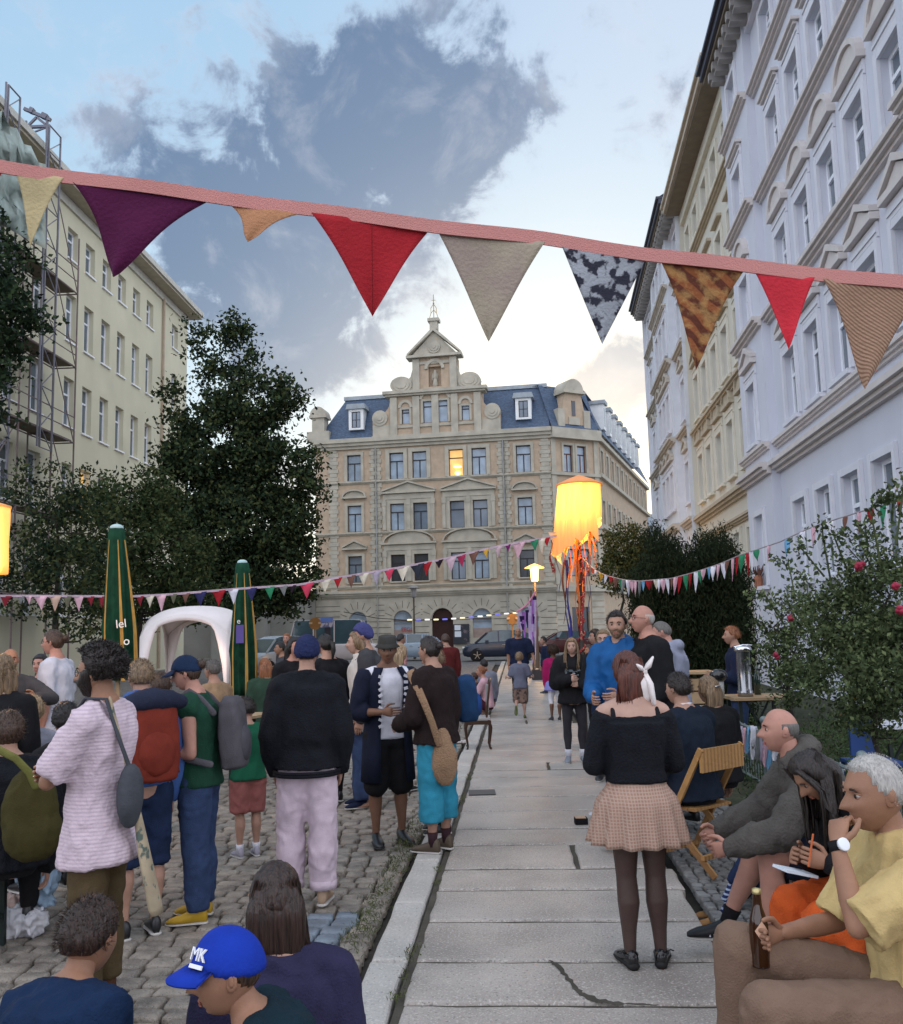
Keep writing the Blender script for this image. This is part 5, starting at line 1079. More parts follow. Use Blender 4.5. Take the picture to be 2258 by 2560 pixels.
q.loft([[c+Vector((math.cos(a)*w, math.sin(a)*.02+yy, z)) for a in [2*math.pi*j/12 for j in range(12)]] for (z, w, yy) in ((.12, .015, .05), (0, .03, .02), (-.1, .05, 0), (-.35, .062, -.06), (-.38, .05, -.07))]); q.build('cloth_body', cloth('printed_beige_cotton', (.38, .31, .21), pat=('blotch', 16., (.10, .13, .11), .56)), T, True)
q = MB(P.T); q.tube([c+Vector((0, .05, .1)), P.S(.2)[0]+Vector((-.11, -.17, 0)), P.S(.3)[0]+Vector((-.1, -.08, .075))], .012, 8, flat=.4, up=(0, 1, 0)); q.build('strap', cloth('printed_beige_cotton', (.38, .31, .21)), T, True)
# B
P = person('light-haired person from behind with a red roll-top backpack and dark knee shorts', 352, 1638, 5.85, 35, skin='fair', armr=HANG, arml=HOLD, hair=('short', 'light', ), wd=1.0)

top(P, 'hoodie', cloth('blue_hoodie', (.05, .11, .30)), .02, 2, .01, hood=True); bottom(P, 'shorts', dden, .014, 1.12, (.014, .02, .03, .03)); shoes(P, shoeb)
rucksack(P, 'red hiking backpack with a navy roll top and small white patch', [cloth('rust_red_nylon', (.16, .026, .016), bump=.2), cloth('rust_red_nylon', (.16, .026, .016)), cloth('dark_navy_nylon', (.018, .022, .042))], (.30, .17, .50), .19, roll=2)
q = MB(P.T); c, R = P.S(.31); q.box((-.045, -.002, -.02), (.045, .002, .02), None, R, c+R @ Vector((.03, -.315, .015))); TB = thing('cloth_patch', 'x', 'patch') if False else None
# C
P = person('person in a navy cap and dark green tank top with jeans and a grey backpack', 466, 1627, 6.1, 88, skin='pink', armr=HOLD, arml={'u': (.1, -.12, -1), 'f': (-.35, 1, .12)}, head=(2, 12), lean=5, hair=('bun', 'brown', ), wd=1.0, fat=.006, legl={'u': (.03, -.02, -1), 'f': (0, -.06, -1)})
cap(P, cloth('navy_cap', (.012, .025, .06)), kind='cap'); top(P, 'tank_top', cloth('dark_green_knit', (.012, .05, .03)), .020, 0, -.02, .006); bottom(P, 'jeans', denim, .016, 1.98, (.012, .014, .022, .022)); shoes(P, M('yellow_shoe', (.42, .26, .02), .5))
rucksack(P, 'light grey backpack on the back of the person in a green tank top', [cloth('light_grey_nylon', (.085, .08, .09)), cloth('grey_nylon', (.07, .068, .078))], (.27, .16, .46), .17)
# D child
P = person('child in a green sweater with a striped armband and pink knee-length shorts', 614, 1748, 7.75, 30, hs=1.22, skin='fair', armr={'u': (.2, .2, -1), 'f': (-.3, .6, -.2)}, hair=('short', 'dark', ), head=(10, 10))
top(P, 'sweater', cloth('bottle_green_knit', (.010, .085, .045)), .022, 2, -.04, .01); bottom(P, 'shorts', cloth('salmon_cotton', (.28, .10, .09)), .014, .98, (.014, .02, 0, 0)); shoes(P, M('lilac_sneaker', (.32, .30, .36), .6)); socks(P, whitec, .05)
q = MB(P.T); e, w = P.J['shr'].lerp(P.J['elr'], .86), P.J['elr']
for a, b in ((.55, .68), (.8, .93)): q.tube([P.J['shr'].lerp(w, a), P.J['shr'].lerp(w, b)], .0305*P.H+.030, 16, round_=False)
q.build('arm_stripes', whitec, P.root, True)
# E beanie man
P = person('person from behind in a navy beanie, black jacket and pinkish white trousers', 768, 1580, 6.45, 4, skin='fair', wd=.93, armr=POCK, arml=POCK, legr={'u': (.06, -.06, -1), 'f': (.0, -.03, -1)}, legl={'u': (.07, .06, -1), 'f': (0, -.02, -1)}, hair=('crop', 'brown'), fat=.02)
cap(P, cloth('navy_knit', (.018, .025, .075), bump=.8, bs=50), kind='beanie'); top(P, 'jacket', blackw, .030, 2, -.040, .010, .009, .012, collar=.03, fat=.008); bottom(P, 'trousers', cloth('pinkish_white_cotton', (.54, .44, .50), bump=.3), .018, 1.93, (.008, .018, .026, .030), amp=.010, cuff=.05); EP = P; shoes(P, M('beige_boot', (.36, .25, .17), .6), ht=.05)
q = MB(P.T)
for z_, r_ in ((-.026, .012), (-.036, .012)): c, R = P.S(z_); q.tube([c+R @ Vector((math.cos(a)*(.107*P.H*.93+.042), math.sin(a)*(.080*P.H+.040), 0)) for a in [2*math.pi*j/40 for j in range(41)]], r_, 8, round_=False)
q.build('hem_rib', blackw, P.root, True)
# F
P = person('person with long brown hair and fringe in a cream jacket and wide blue jeans', 890, 1572, 9.7, 98, skin='pale', armr=HANG, arml={'u': (.12, .1, -1), 'f': (-.1, .45, -1)}, hair=('long', 'light', ), )
P.hc = 0; top(P, 'jacket', cloth('cream_wool', (.52, .48, .44)), .032, 2, -.09, .01, hood=True); bottom(P, 'jeans', denim, .014, 1.97, (.01, .03, .06, .07)); shoes(P, navy)
# BC
P = person('tall person in a blue-violet knitted beanie behind the person in a cream jacket', 905, 1552, 9.7, 90, skin='fair', hair=('crop', 'brown'), wd=1.05); cap(P, cloth('blue_violet_knit', (.05, .055, .16), bump=.8, bs=40), kind='beanie'); top(P, 'jacket', dgrey, .03); bottom(P, 'trousers', black)
# G
P = person('person in a grey bucket hat with a long dark open shirt over a white T-shirt', 968, 1582, 8.0, -158, skin='brown', armr={'u': (.22, .02, -1), 'f': (-.6, .8, .05)}, arml={'u': (.2, .1, -1), 'f': (-.5, .85, .1)}, hair=('crop', 'black'), head=(-18, 6), legr={'u': (.05, .02, -1), 'f': (0, -.02, -1)}, wd=1.08)
cap(P, cloth('dark_grey_felt', (.045, .045, .042)), kind='bucket'); top(P, 't_shirt', whitec, .006, .3, -.03, .0, .004); bottom(P, 'shorts', black, .018, 1.08, (.02, .03, .03, .03)); shoes(P, shoeb, M('dark_sole', (.03, .03, .03), .7))
q = MB(P.T); H = P.H   # open over-shirt: shell with a gap in front
rings = []
for z, a, b in ((-.22, .125, .10), (-.1, .118, .09), (.0, .112, .085), (.1, .098, .075), (.2, .108, .08), (.27, .112, .078), (.305, .09, .06), (.325, .062, .048)):
    c, R = P.S(max(z, -.05)); c = c+Vector((0, 0, min(0, z+.05)*H)); rings.append([c+R @ Vector((math.sin(t)*(a*H+.022), -math.cos(t)*(b*H+.02), 0)) for t in [-2.62+5.24*j/26 for j in range(27)]])
q.loft(rings, cap=False, closed=False); o = q.build('overshirt', cloth('navy_black_cotton', (.010, .013, .028)), P.root, True); m = o.modifiers.new('solid', 'SOLIDIFY'); m.thickness = .012
q = MB(P.T)
for n in 'rl': a, e, w = P.J['sh'+n], P.J['el'+n], P.J['wr'+n]; q.tube([a, a.lerp(e, .5), e, e.lerp(w, .2)], [.050*H, .053*H, .050*H, .046*H], 14)
bake(q, 'sleeves', cloth('navy_black_cotton', (.010, .013, .028)), P.root, .014, 3, .01)
q = MB(P.T)
for s in (-1, 1):
    for i in range(9): z = .05+i*.03; c, R = P.S(z); q.box((-.018, -.003, -.012), (.018, .003, .012), None, R @ Matrix.Rotation(random.uniform(-.6, .6), 3, 'Y'), c+R @ Vector((s*.072*H*.9, .082*H+.026, 0)))
q.build('border_print', whitec, P.root)
# H
P = person('person with a dark hair bun, brown sweater and turquoise cropped trousers', 1071, 1583, 7.55, 55, skin='fair', armr=HANG, arml={'u': (.15, .15, -1), 'f': (-.3, .8, -.3)}, hair=('bun', 'dark', ), legr={'u': (.02, .0, -1), 'f': (0, -.02, -1)})
top(P, 'sweater', cloth('dark_brown_knit', (.022, .014, .014), bump=.6), .032, 2, -.035, .014, .010, .01); bottom(P, 'cropped_trousers', cloth('turquoise_cotton', (.03, .23, .34)), .018, 1.58, (.006, .026, .03, .03), amp=.01); socks(P, cloth('dark_striped_sock', (.04, .02, .025)), .09); shoes(P, M('brown_shoe', (.09, .065, .045), .6))
HP = P
c = at(1112, 1905, 7.35); T = thing('crochet_bag', 'tan crochet shoulder bag hanging on the back of the person in turquoise trousers', 'bag', tuple(c-Vector((0, 0, .2)))); q = MB(); q.ell(c, (.105, .06, .19)); q.ell(c+Vector((-.01, 0, .13)), (.07, .04, .14)); bake(q, 'bag_body', cloth('tan_crochet', (.30, .19, .115), bump=1., bs=90), T, .012, 3, .004)
q = MB(); q.tube([at(1098, 1860, 7.31), at(1080, 1805, 7.27), at(1060, 1755, 7.26), at(1042, 1715, 7.30), at(1030, 1690, 7.38), at(1026, 1678, 7.48), at(1030, 1676, 7.58)], [.028, .026, .028, .032, .036, .034, .03], 10, flat=.3, up=(0, 1, 0)); q.build('strap', cloth('tan_crochet', (.30, .19, .115)), T, True)
# I
P = person('person in black trousers mostly hidden behind the turquoise cropped trousers', 1082, 1612, 8.2, 95, skin='fair', hair=('short', 'light'), armr=HANG); top(P, 'jacket', dgrey, .02); bottom(P, 'trousers', black, .012, 1.97, (.006, .006, .012, .016)); shoes(P, shoeb)
rucksack(P, 'two-tone blue backpack beside the person in turquoise trousers', [cloth('dark_blue_nylon', (.015, .045, .11)), cloth('mid_blue_nylon', (.02, .06, .20))], (.25, .19, .40), .19)
# left-hand crowd
def simple(label, px, py, d, face, hair, topc, topn='sweater', botc=None, skin='fair', sit=False, H=None, extra=None, **k):
    P = person(label, px, py, d, face, skin=skin, hair=hair, seat=True if sit else None, H=H or (1.68 if sit else None), legr=SIT if sit else None, **k)
    top(P, topn, topc, .015, k.get('slv', 2)); bottom(P, 'trousers', botc or black, .012)
    if d < 26: shoes(P, shoeb)
    return P
P = person('person in a white T-shirt with tied-back hair and glasses facing left', 133, 1567, 9.2, 88, skin='pink', armr=HANG, arml={'u': (.12, -.05, -1), 'f': (-.02, .18, -1)}, hair=('bun', 'brown', ), lean=2, fat=.01); top(P, 't_shirt', cloth('white_jersey', (.50, .52, .60)), .022, .85, -.06, .01, .01); bottom(P, 'trousers', black); glasses(P); shoes(P, shoeb)
P = simple('person with long curly brown hair in dark clothes at the left edge', 4, 1632, 6.5, 20, ('curlylong', 'light'), black, 'coat'); 
LP = person('seated person in a black jacket on the beer bench at the left edge', 22, 1784, 5.5, 25, skin='fair', seat=True, H=1.72, hair=('mop', 'brown', ), legr=SIT, lean=10, wd=1.08); top(LP, 'jacket', blackw, .03, 2, -.03, .02, .012); bottom(LP, 'trousers', black, .015); shoes(LP, shoeb)
c = at(75, 2035, 5.22); T = thing('olive_bag', 'olive green canvas shoulder bag on the beer bench beside the seated person in black', 'bag', tuple(c-Vector((0, 0, .24)))); q = MB(); q.ell(c, (.16, .09, .25)); q.ell(c+Vector((.02, 0, -.1)), (.17, .10, .16)); bake(q, 'bag_body', cloth('olive_canvas', (.05, .043, .014)), T, .012, 3, .008)
q = MB(); q.tube([at(88, 1965, 5.12), at(72, 1930, 5.10), at(38, 1895, 5.10), at(0, 1876, 5.12), at(-30, 1860, 5.2)], .022, 8, flat=.35, up=(0, 1, 0)); q.build('strap', cloth('olive_strap', (.14, .14, .04)), T, True)
P = simple('child with tousled blond hair at the table behind the seated person in black', 80, 1776, 6.9, 20, ('mop', 'blond'), greyc, hs=1.15, H=1.33); 
P = simple('person with black curly hair sitting behind the person in a pink striped shirt', 166, 1762, 6.2, 45, ('mop', 'black'), black, 'jacket', sit=True, lean=18)
P = simple('bald person with a raised arm at the far left', 27, 1612, 8.7, -150, ('bald', 'grey'), dgrey, skin='tan', armr={'u': (.5, .5, -.4), 'f': (-.5, .6, .1)})
P = simple('dark-haired person holding a white cup left of the person in a white T-shirt', 102, 1630, 9.9, 170, ('long', 'black'), dgrey, 'jacket', skin='pink', armr=HOLD)
P = simple('dark-haired person sitting behind the person in a navy cap', 402, 1684, 7.6, 30, ('short', 'brown'), dgrey, sit=True, skin='tan')
P = simple('grey-haired person in a tan jacket sitting near the second parasol', 530, 1652, 10.3, 60, ('short', 'greyshort'), cloth('tan_jacket', (.30, .20, .12)), 'jacket', sit=True)
P = simple('person with long red hair in a green top sitting beside the second parasol', 663, 1648, 12.4, 20, ('long', 'ginger'), cloth('dull_green_cloth', (.03, .06, .04)), sit=True)
P = simple('person in a blue shirt standing behind the second parasol', 630, 1598, 19, -70, ('short', 'ginger'), cloth('blue_violet_cotton', (.06, .08, .28)), 'shirt')
P = simple('person with long black hair partly hidden left of the navy beanie', 738, 1587, 10.5, -140, ('long', 'black'), black, 'jacket', skin='pink')
P = simple('person with a dark ponytail and black jacket right of the navy beanie', 812, 1579, 10.0, 45, ('pony', 'black'), black, 'jacket', wd=1.1)
P = simple('dark-haired person with a lamp-lit face in front of the silver car', 700, 1600, 15, 110, ('short', 'black'), dgrey, skin='tan')
P = simple('person with short ginger hair in the distance behind the silver car', 717, 1580, 20, 165, ('short', 'ginger'), dgrey, skin='pink')
P = simple('person in a teal top with blond hair behind the bucket hat', 1000, 1604, 10.6, -35, ('long', 'blond'), cloth('teal_cotton', (.03, .10, .14)), 't_shirt')
P = simple('dark-haired person in a pink shirt in the distance behind the bucket hat', 1003, 1581, 19, -60, ('short', 'black'), cloth('pink_cotton', (.55, .26, .26)), 'shirt')
P = simple('person in a maroon sweater and black trousers walking away', 1113, 1581, 17.5, 20, ('short', 'brown'), cloth('maroon_knit', (.10, .018, .018)), wd=1.05)
GS = {'u': (.15, 1, .35), 'f': (.0, .55, -.9)}
P = person('person in a grey shirt sitting on the kerb, turned away', 1210, 1649, 19.2, 20, skin='fair', seat=True, H=1.65, legr=GS, hair=('short', 'black'), lean=15); top(P, 'shirt', greyc, .02); bottom(P, 'trousers', black); shoes(P, shoeb)
P = person('person in a pale pink top and dark dungarees sitting on the kerb, hand to mouth', 1202, 1666, 18.2, 80, skin='pink', seat=True, H=1.6, legr=GS, hair=('updo', 'ginger'), lean=12, arml={'u': (.1, .5, -.8), 'f': (-.2, .6, .8)}); top(P, 'top', cloth('pale_pink_jersey', (.55, .34, .38)), .02); bottom(P, 'dungarees', cloth('maroon_cord', (.06, .015, .022)), .02); shoes(P, shoeb)
P = person('small child sitting on the kerb in front of the person in dungarees', 1185, 1682, 18.6, 85, skin='tan', seat=True, H=1.15, hs=1.2, legr=GS, hair=('short', 'brown'), lean=15); top(P, 'jacket', dgrey, .02); bottom(P, 'trousers', dden)
P = person('bald person in a dark navy short-sleeved shirt coming down the path', 1295, 1566, 21.6, 172, skin='tan', wd=1.2, armr=HANG, arml={'u': (.35, .1, -1), 'f': (.2, .5, -.8)}, hair=('bald', 'grey'), fat=.02); top(P, 'polo_shirt', navy, .03, .9); bottom(P, 'trousers', black, legx=1) if False else bottom(P, 'trousers', black); shoes(P, M('brown_shoe', (.09, .065, .045), .6))
P = person('child with curly light hair running away along the path in patterned shorts', 1298, 1632, 17.7, -2, hs=1.18, skin='pale', legr={'u': (.02, .15, -1), 'f': (0, -.05, -1)}, legl={'u': (.05, .25, -1), 'f': (.1, -1, -.45), 'toe': (.1, -.6, -1)}, armr={'u': (.3, -.1, -1), 'f': (.3, .8, .0)}, lean=8, hair=('mop', 'light')); top(P, 't_shirt', cloth('grey_blue_cotton', (.12, .13, .18)), .025, .9, -.06); bottom(P, 'shorts', cloth('patterned_cotton', (.22, .15, .12), pat=('blotch', 20, (.06, .05, .05), .52)), .02, 1.05, (.01, .02, .02, .02)); shoes(P, M('green_shoe', (.08, .10, .03), .6))
P = simple('child in navy clothes beside the hanging purple banner', 1358, 1592, 24, 105, ('short', 'black'), navy, hs=1.12)
P = person('child in a magenta top and white leggings seen from behind', 1382, 1616, 17.2, 6, hs=1.14, skin='dark', hair=('afro', 'brown'), armr=HANG); top(P, 'top', cloth('magenta_knit', (.30, .012, .09)), .025, 2, .0); bottom(P, 'leggings', whitec, .006, 1.3); skirt(P, cloth('lavender_cotton', (.20, .20, .48)), .05, .2, .05, 8); shoes(P, dgrey)
# X girl in hoodie
P = person('person with long fair hair in a black hoodie and white socks', 1428, 1590, 12.0, 178, skin='pale', armr={'u': (.25, .02, -1), 'f': (-.75, .75, .25)}, arml={'u': (.30, -.02, -1), 'f': (-.75, .75, -.02)}, hair=('long', 'light', ), head=(-8, 4), handc=(.9, .9), legr={'u': (.05, 0, -1), 'f': (-.01, -.02, -1), 'toe': (.2, 1, 0)})
P.root['label'] = 'person with long fair hair in a black hoodie and white socks on the path'
q = MB(P.T)
for s in (-1, 1): V = lambda x, y, z: P.HM @ (Vector((x, y, z))*P.hs); q.tube([V(s*.05, .05, .085), V(s*.080, .035, .02), V(s*.088, .03, -.07), V(s*.098, .06, -.17), V(s*.10, .085, -.30), V(s*.095, .09, -.36)], [.018*P.hs, .022*P.hs, .028*P.hs, .032*P.hs, .026*P.hs, .006], 12, flat=.6)
[locks(P, 'light', [P.HM @ (Vector((s*a, b, c))*P.hs) for a, b, c in ((.052, .045, .088), (.082, .035, .03), (.092, .03, -.06), (.10, .06, -.16), (.10, .10, -.28), (.095, .105, -.36))], 12, .011, .02, .2, 3+s) for s in (-1, 1)]
top(P, 'hoodie', black, .038, 2, -.06, .01, .012, .014, hood=True); legcover(P, 'tights', cloth('black_sheer_tights', (.035, .033, .04)), .003); socks(P, whitec, .09, r=.008); shoes(P, M('grey_suede', (.20, .22, .25), .7))
q = MB(P.T); c, R = P.S(.2)
for (x, z, w, h) in ((-.055, .03, .06, .035), (.03, .035, .05, .03), (.085, .02, .05, .04), (-.03, -.02, .07, .02), (.05, -.025, .06, .02), (0, .0, .03, .05)): q.box((-w/2, 0, -h/2), (w/2, .004, h/2), None, R @ Matrix.Rotation(.3*x*10, 3, 'Y'), c+R @ Vector((x, .070*P.H+.040-abs(x)*.12, z)))
q.build('faded_print', cloth('faded_print', (.12, .15, .17), pat=('blotch', 30, (.02, .02, .02), .5)), P.root)
# Y group
P = person('person with glasses and long wavy fair hair holding a candle glass', 1507, 1568, 10.6, 165, skin='pale', hair=('long', 'light'), armr=HOLD, arml=HOLD, handc=(.9, .9)); glasses(P); top(P, 'sweater', black, .02); bottom(P, 'trousers', dden); shoes(P, shoeb)
T = item(P, 'candle_glass', 'small candle glass held up by the person with glasses', 'candle', (P.J['wrr']+P.J['wrl'])/2+Vector((0, .10, .04))); q = MB(P.T); c = (P.J['wrr']+P.J['wrl'])/2+Vector((0, .10, .04)); lathe(q, [(.028, 0), (.034, .09), (.030, .09), (.024, .01)], c, 12); q.build('glass', M('amber_glass', (.5, .4, .25), .2), T, True); q = MB(P.T); q.ell(c+Vector((0, 0, .075)), (.014, .014, .026)); q.build('flame', M('candle_flame', (1, .7, .3), emit=(1, .65, .25), es=14.), T, True)
P = simple('person with a lamp-lit face behind the hoodie and fair hair', 1472, 1608, 15, 110, ('long', 'brown'), brown, skin='tan')
P = simple('person with long black hair bending beside the ribbon pole', 1487, 1566, 13.2, 95, ('long', 'black'), black, skin='pale', lean=14, armr={'u': (.1, .8, -.6), 'f': (0, 1, -.1)})
# Z blue jacket
P = person('person with dark tousled hair and beard in a bright blue hooded jacket, looking sideways', 1540, 1519, 8.1, 148, skin='fair', hair=('short', 'dark', ), head=(14, 0), wd=.98, armr={'u': (.16, .1, -1), 'f': (-.35, .85, -.15)}, arml={'u': (.16, .15, -1), 'f': (-.5, .85, -.1)}, handc=(.6, .6)); beard(P, 'light', .0012)
top(P, 'rain_jacket', cloth('bright_blue_shell', (.010, .085, .25), bump=.15, rough=.6), .030, 2, -.05, .012, .014, .012, hood=True); bottom(P, 'jeans', dden, .014); shoes(P, shoeb)
q = MB(P.T); c, R = P.S(.32); q.tube([c+R @ Vector((math.sin(a)*.085, -math.cos(a)*.075-.01, .015-.02*abs(a))) for a in [-2.2, -1.4, -.7, 0, .7, 1.4, 2.2]], [.02, .035, .045, .05, .045, .035, .02], 10); bake(q, 'jacket_hood', cloth('bright_blue_shell', (.010, .085, .25)), P.root, .014, 3, .008)
# AA
P = person('tall bald person with glasses in a black shirt facing left', 1604, 1502, 7.95, 98, skin='pink', hair=('bald', 'grey'), wd=1.12, fat=.03, armr={'u': (.2, .0, -1), 'f': (-.1, .7, -.6)}, head=(0, -4), lean=4); glasses(P); top(P, 'shirt', black, .032, 2, -.06, .01); bottom(P, 'trousers', black); shoes(P, shoeb)
# AB
P = person('person with a shaved head in a light grey hooded sweatshirt turned away', 1652, 1541, 9.0, 62, skin='pink', hair=('crop', 'greyshort'), wd=1.05, head=(10, 16)); top(P, 'hoodie', cloth('light_grey_fleece', (.26, .28, .36)), .034, 2, -.03, .01, hood=True); bottom(P, 'jeans', dden); shoes(P, shoeb)
# AC skirt woman
P = person('person from behind in a black off-shoulder sweater and beige checked pleated skirt', 1565, 1618, 5.03, 4, skin='pale', armr={'u': (.24, .04, -1), 'f': (-.75, .75, .10)}, arml={'u': (.24, .04, -1), 'f': (-.75, .75, .05)}, hair=('bob', 'red', ), head=(14, 0), wd=.90, legr={'u': (.012, .0, -1), 'f': (.02, -.03, -1), 'toe': (.35, 1, 0)}, legl={'u': (.012, .0, -1), 'f': (.0, -.03, -1), 'toe': (.1, 1, 0)}, vox=.010)
q = MB(P.T); P.torso(q, .04, .262, .030, .004, 'g')
for n in 'rl': a, e, w = P.J['sh'+n], P.J['el'+n], P.J['wr'+n]; q.tube([a.lerp(e, .14), a.lerp(e, .5), e], [.036*P.H+.010, .034*P.H+.012, .031*P.H+.012], 14); q.tube([e, e.lerp(w, .5), e.lerp(w, .97)], [.031*P.H+.011, .029*P.H+.008, .022*P.H+.004], 14)
c, R = P.S(.262); q.tube([c+R @ Vector((x, -.052*P.H-.012+abs(x)*.2, .006)) for x in (-.17, -.1, -.03, .03, .1, .17)], .014, 8)
bake(q, 'sweater', blackw, P.root, .010, 3, .006, 9)
for s in (-1, 1): q = MB(P.T); q.tube([P.S(.255)[0]+Vector((s*.125, -.075, 0)), P.S(.28)[0]+Vector((s*.118, -.062, .0)), P.S(.30)[0]+Vector((s*.112, -.030, .018)), P.S(.30)[0]+Vector((s*.108, .02, .022)), P.S(.27)[0]+Vector((s*.10, .08, 0))], .014, 8, flat=.35, up=(0, 1, 0)); q.build('top_strap', black, P.root, True)
plaid = M('beige_check_wool', (.37, .235, .175), .9, .08, 12, .4, 120, .1, pat=('plaid', (.16, .075, .055), 20., (.52, .40, .32)))
skirt(P, plaid, .062, .305, .075, 13, 'skirt', .030)
mt_ = M('sheer_black_tights', (.030, .018, .018), .5, .3, 3., spec=.4); mt_.node_tree.nodes['Principled BSDF'].inputs['Alpha'].default_value = .66; legcover(P, 'tights', mt_, .0025)
shoes(P, M('glossy_black_leather', (.008, .008, .009), .18, spec=.6), M('black_lug_sole', (.01, .01, .01), .6), .012, 2.2)
for n, s in (('r', 1), ('l', -1)): q = MB(P.T); a = P.J['an'+n]; q.tube([a+Vector((s*.03, -.01, .0)), a+Vector((s*.045, -.015, .012)), a+Vector((s*.06, -.015, .006))], .004, 5); q.tube([a+Vector((.034*math.cos(t), .04*math.sin(t), -.005)) for t in [2*math.pi*j/14 for j in range(15)]], .007, 6, round_=False); q.build('ankle_strap', shoeb, P.root, True)
V = lambda x, y, z: P.HM @ (Vector((x, y, z))*P.hs); bw = M('white_satin', (.72, .66, .64), .4, .06, 6, .3, 20); q = MB(P.T)
c = V(.068, -.088, .005)
for dx, dz, w in ((.045, .065, .034), (-.050, .040, .032)): q.tube([c, c+Vector((dx*.5, -.02, dz*.5)), c+Vector((dx, -.01, dz))], [.012, w, w*.5], 10, flat=.5)
for dx, dz in ((.040, -.15), (-.008, -.13)): q.tube([c, c+Vector((dx*.6, -.03, dz*.45)), c+Vector((dx, -.015, dz))], [.016, .044, .036], 10, flat=.4)
q.ell(c+Vector((0, -.01, 0)), (.018, .016, .02)); q.build('hair_bow', bw, P.root, True)
# AD seated suit on folding chair
P = person('person with short dark hair in a dark suit on the wooden folding chair', 1692, 1685, 7.0, 38, skin='fair', seat=True, H=1.80, legr=SIT, legl=SITL, hair=('short', 'dark'), lean=8, wd=1.08, armr={'u': (.2, .3, -1), 'f': (-.4, .9, -.1)}); AD = P
top(P, 'suit_jacket', cloth('dark_navy_wool', (.010, .016, .028)), .028, 2, -.04, .02, .009, collar=.016); bottom(P, 'trousers', black, .014); shoes(P, shoeb); q = MB(P.T); c, R = P.S(.345); q.tube([c+R @ Vector((math.sin(a)*.058, -math.cos(a)*.056, .0)) for a in [-2.7, -1.8, -.9, 0, .9, 1.8, 2.7]], .010, 8); q.build('shirt_collar', whitec, P.root, True)
P = person('person with long dark blond hair and a silver hair clip sitting beside the folding chair', 1768, 1694, 7.8, 35, skin='fair', seat=True, H=1.68, legr=SIT, hair=('long', 'light'), lean=6); top(P, 'jacket', black, .028, 2, -.04, .01); bottom(P, 'trousers', black); shoes(P, shoeb); V = lambda x, y, z: P.HM @ (Vector((x, y, z))*P.hs); q = MB(P.T); q.tube([V(-.03, -.118, .04), V(0, -.125, .043), V(.03, -.118, .04)], .006, 6); q.build('hair_clip', M('silver', (.8, .8, .8), .2, metal=1.), P.root, True)
# AF behind the table
P = person('person with short auburn hair and navy cardigan behind the drinks table', 1826, 1560, 11.3, 82, skin='fair', hair=('short', 'ginger'), armr={'u': (.15, .15, -1), 'f': (-.4, .9, .05)}, arml={'u': (.15, .15, -1), 'f': (-.4, .9, .05)}, fat=.01); top(P, 'striped_shirt', cloth('striped_jersey', (.55, .52, .55), pat=('stripe', 'Z', 9, (.10, .05, .09), .6)), .016, 1.9, -.05); top(P, 'cardigan', navy, .026, 1.7, -.02); bottom(P, 'jeans', denim); shoes(P, shoeb)
q = MB(P.T)
# AG hoodie man
P = person('bald person in a grey-brown hooded jacket leaning forward with clasped hands', 1945, 1772, 4.95, 84, skin='pink', seat=True, H=1.80, lean=30, pel=10, head=(0, 0), wd=1.12, fat=.02, armr={'u': (.10, .62, -.85), 'f': (-.22, 1, -.36), 'h': (-.5, .8, -.3)}, arml={'u': (.10, .62, -.85), 'f': (-.28, 1, -.36), 'h': (-.5, .8, -.3)}, handc=(.8, .8), legr={'u': (.06, 1, .12), 'f': (.0, .45, -1)}, legl={'u': (.12, 1, .22), 'f': (.0, .06, -1)}, hair=('bald', 'greyshort'))
AG = P
top(P, 'hooded_jacket', cloth('grey_brown_fleece', (.085, .078, .070), bump=.5, bs=70), .026, 1.97, -.03, .02, .014, .014, hood=True); bottom(P, 'shorts', cloth('navy_shorts', (.010, .013, .026)), .016, .80, (.01, .02, .02, .02)); socks(P, black, .09); shoes(P, M('black_trainer', (.015, .015, .017), .5))
q = MB(P.T)
for n in 'rl':
    for k in range(3):
        f = P.J['toe'+n]; a = P.J['an'+n]+f*(.045+.022*k)-Vector((0, 0, .040)); 
        for s in (-1, 1): x = f.cross(Vector((0, 0, 1))).normalized()*s; q.tube([a+x*.044-Vector((0, 0, .014)), a+x*.034+Vector((0, 0, .012)), a+x*.02+Vector((0, 0, .024))], .004, 5)
q.build('shoe_stripes', whitec, P.root)
# AN striped socks
P = person('seated person with striped socks and tan suede shoes in the row on the right', 1985, 1835, 6.0, 84, skin='fair', seat=True, H=1.66, hair=('short', 'dark'), lean=10, legr={'u': (.06, 1, .02), 'f': (.0, .62, -1)}, legl={'u': (.06, 1, .02), 'f': (.0, .75, -1)}); top(P, 'jacket', black, .02); bottom(P, 'trousers', dden, .014, 1.55); socks(P, cloth('striped_sock', (.02, .03, .09), pat=('stripe', 'Z', 11, (.32, .38, .50), .6)), .2); shoes(P, M('tan_suede', (.34, .17, .06), .75), M('tan_sole', (.25, .13, .06), .7))
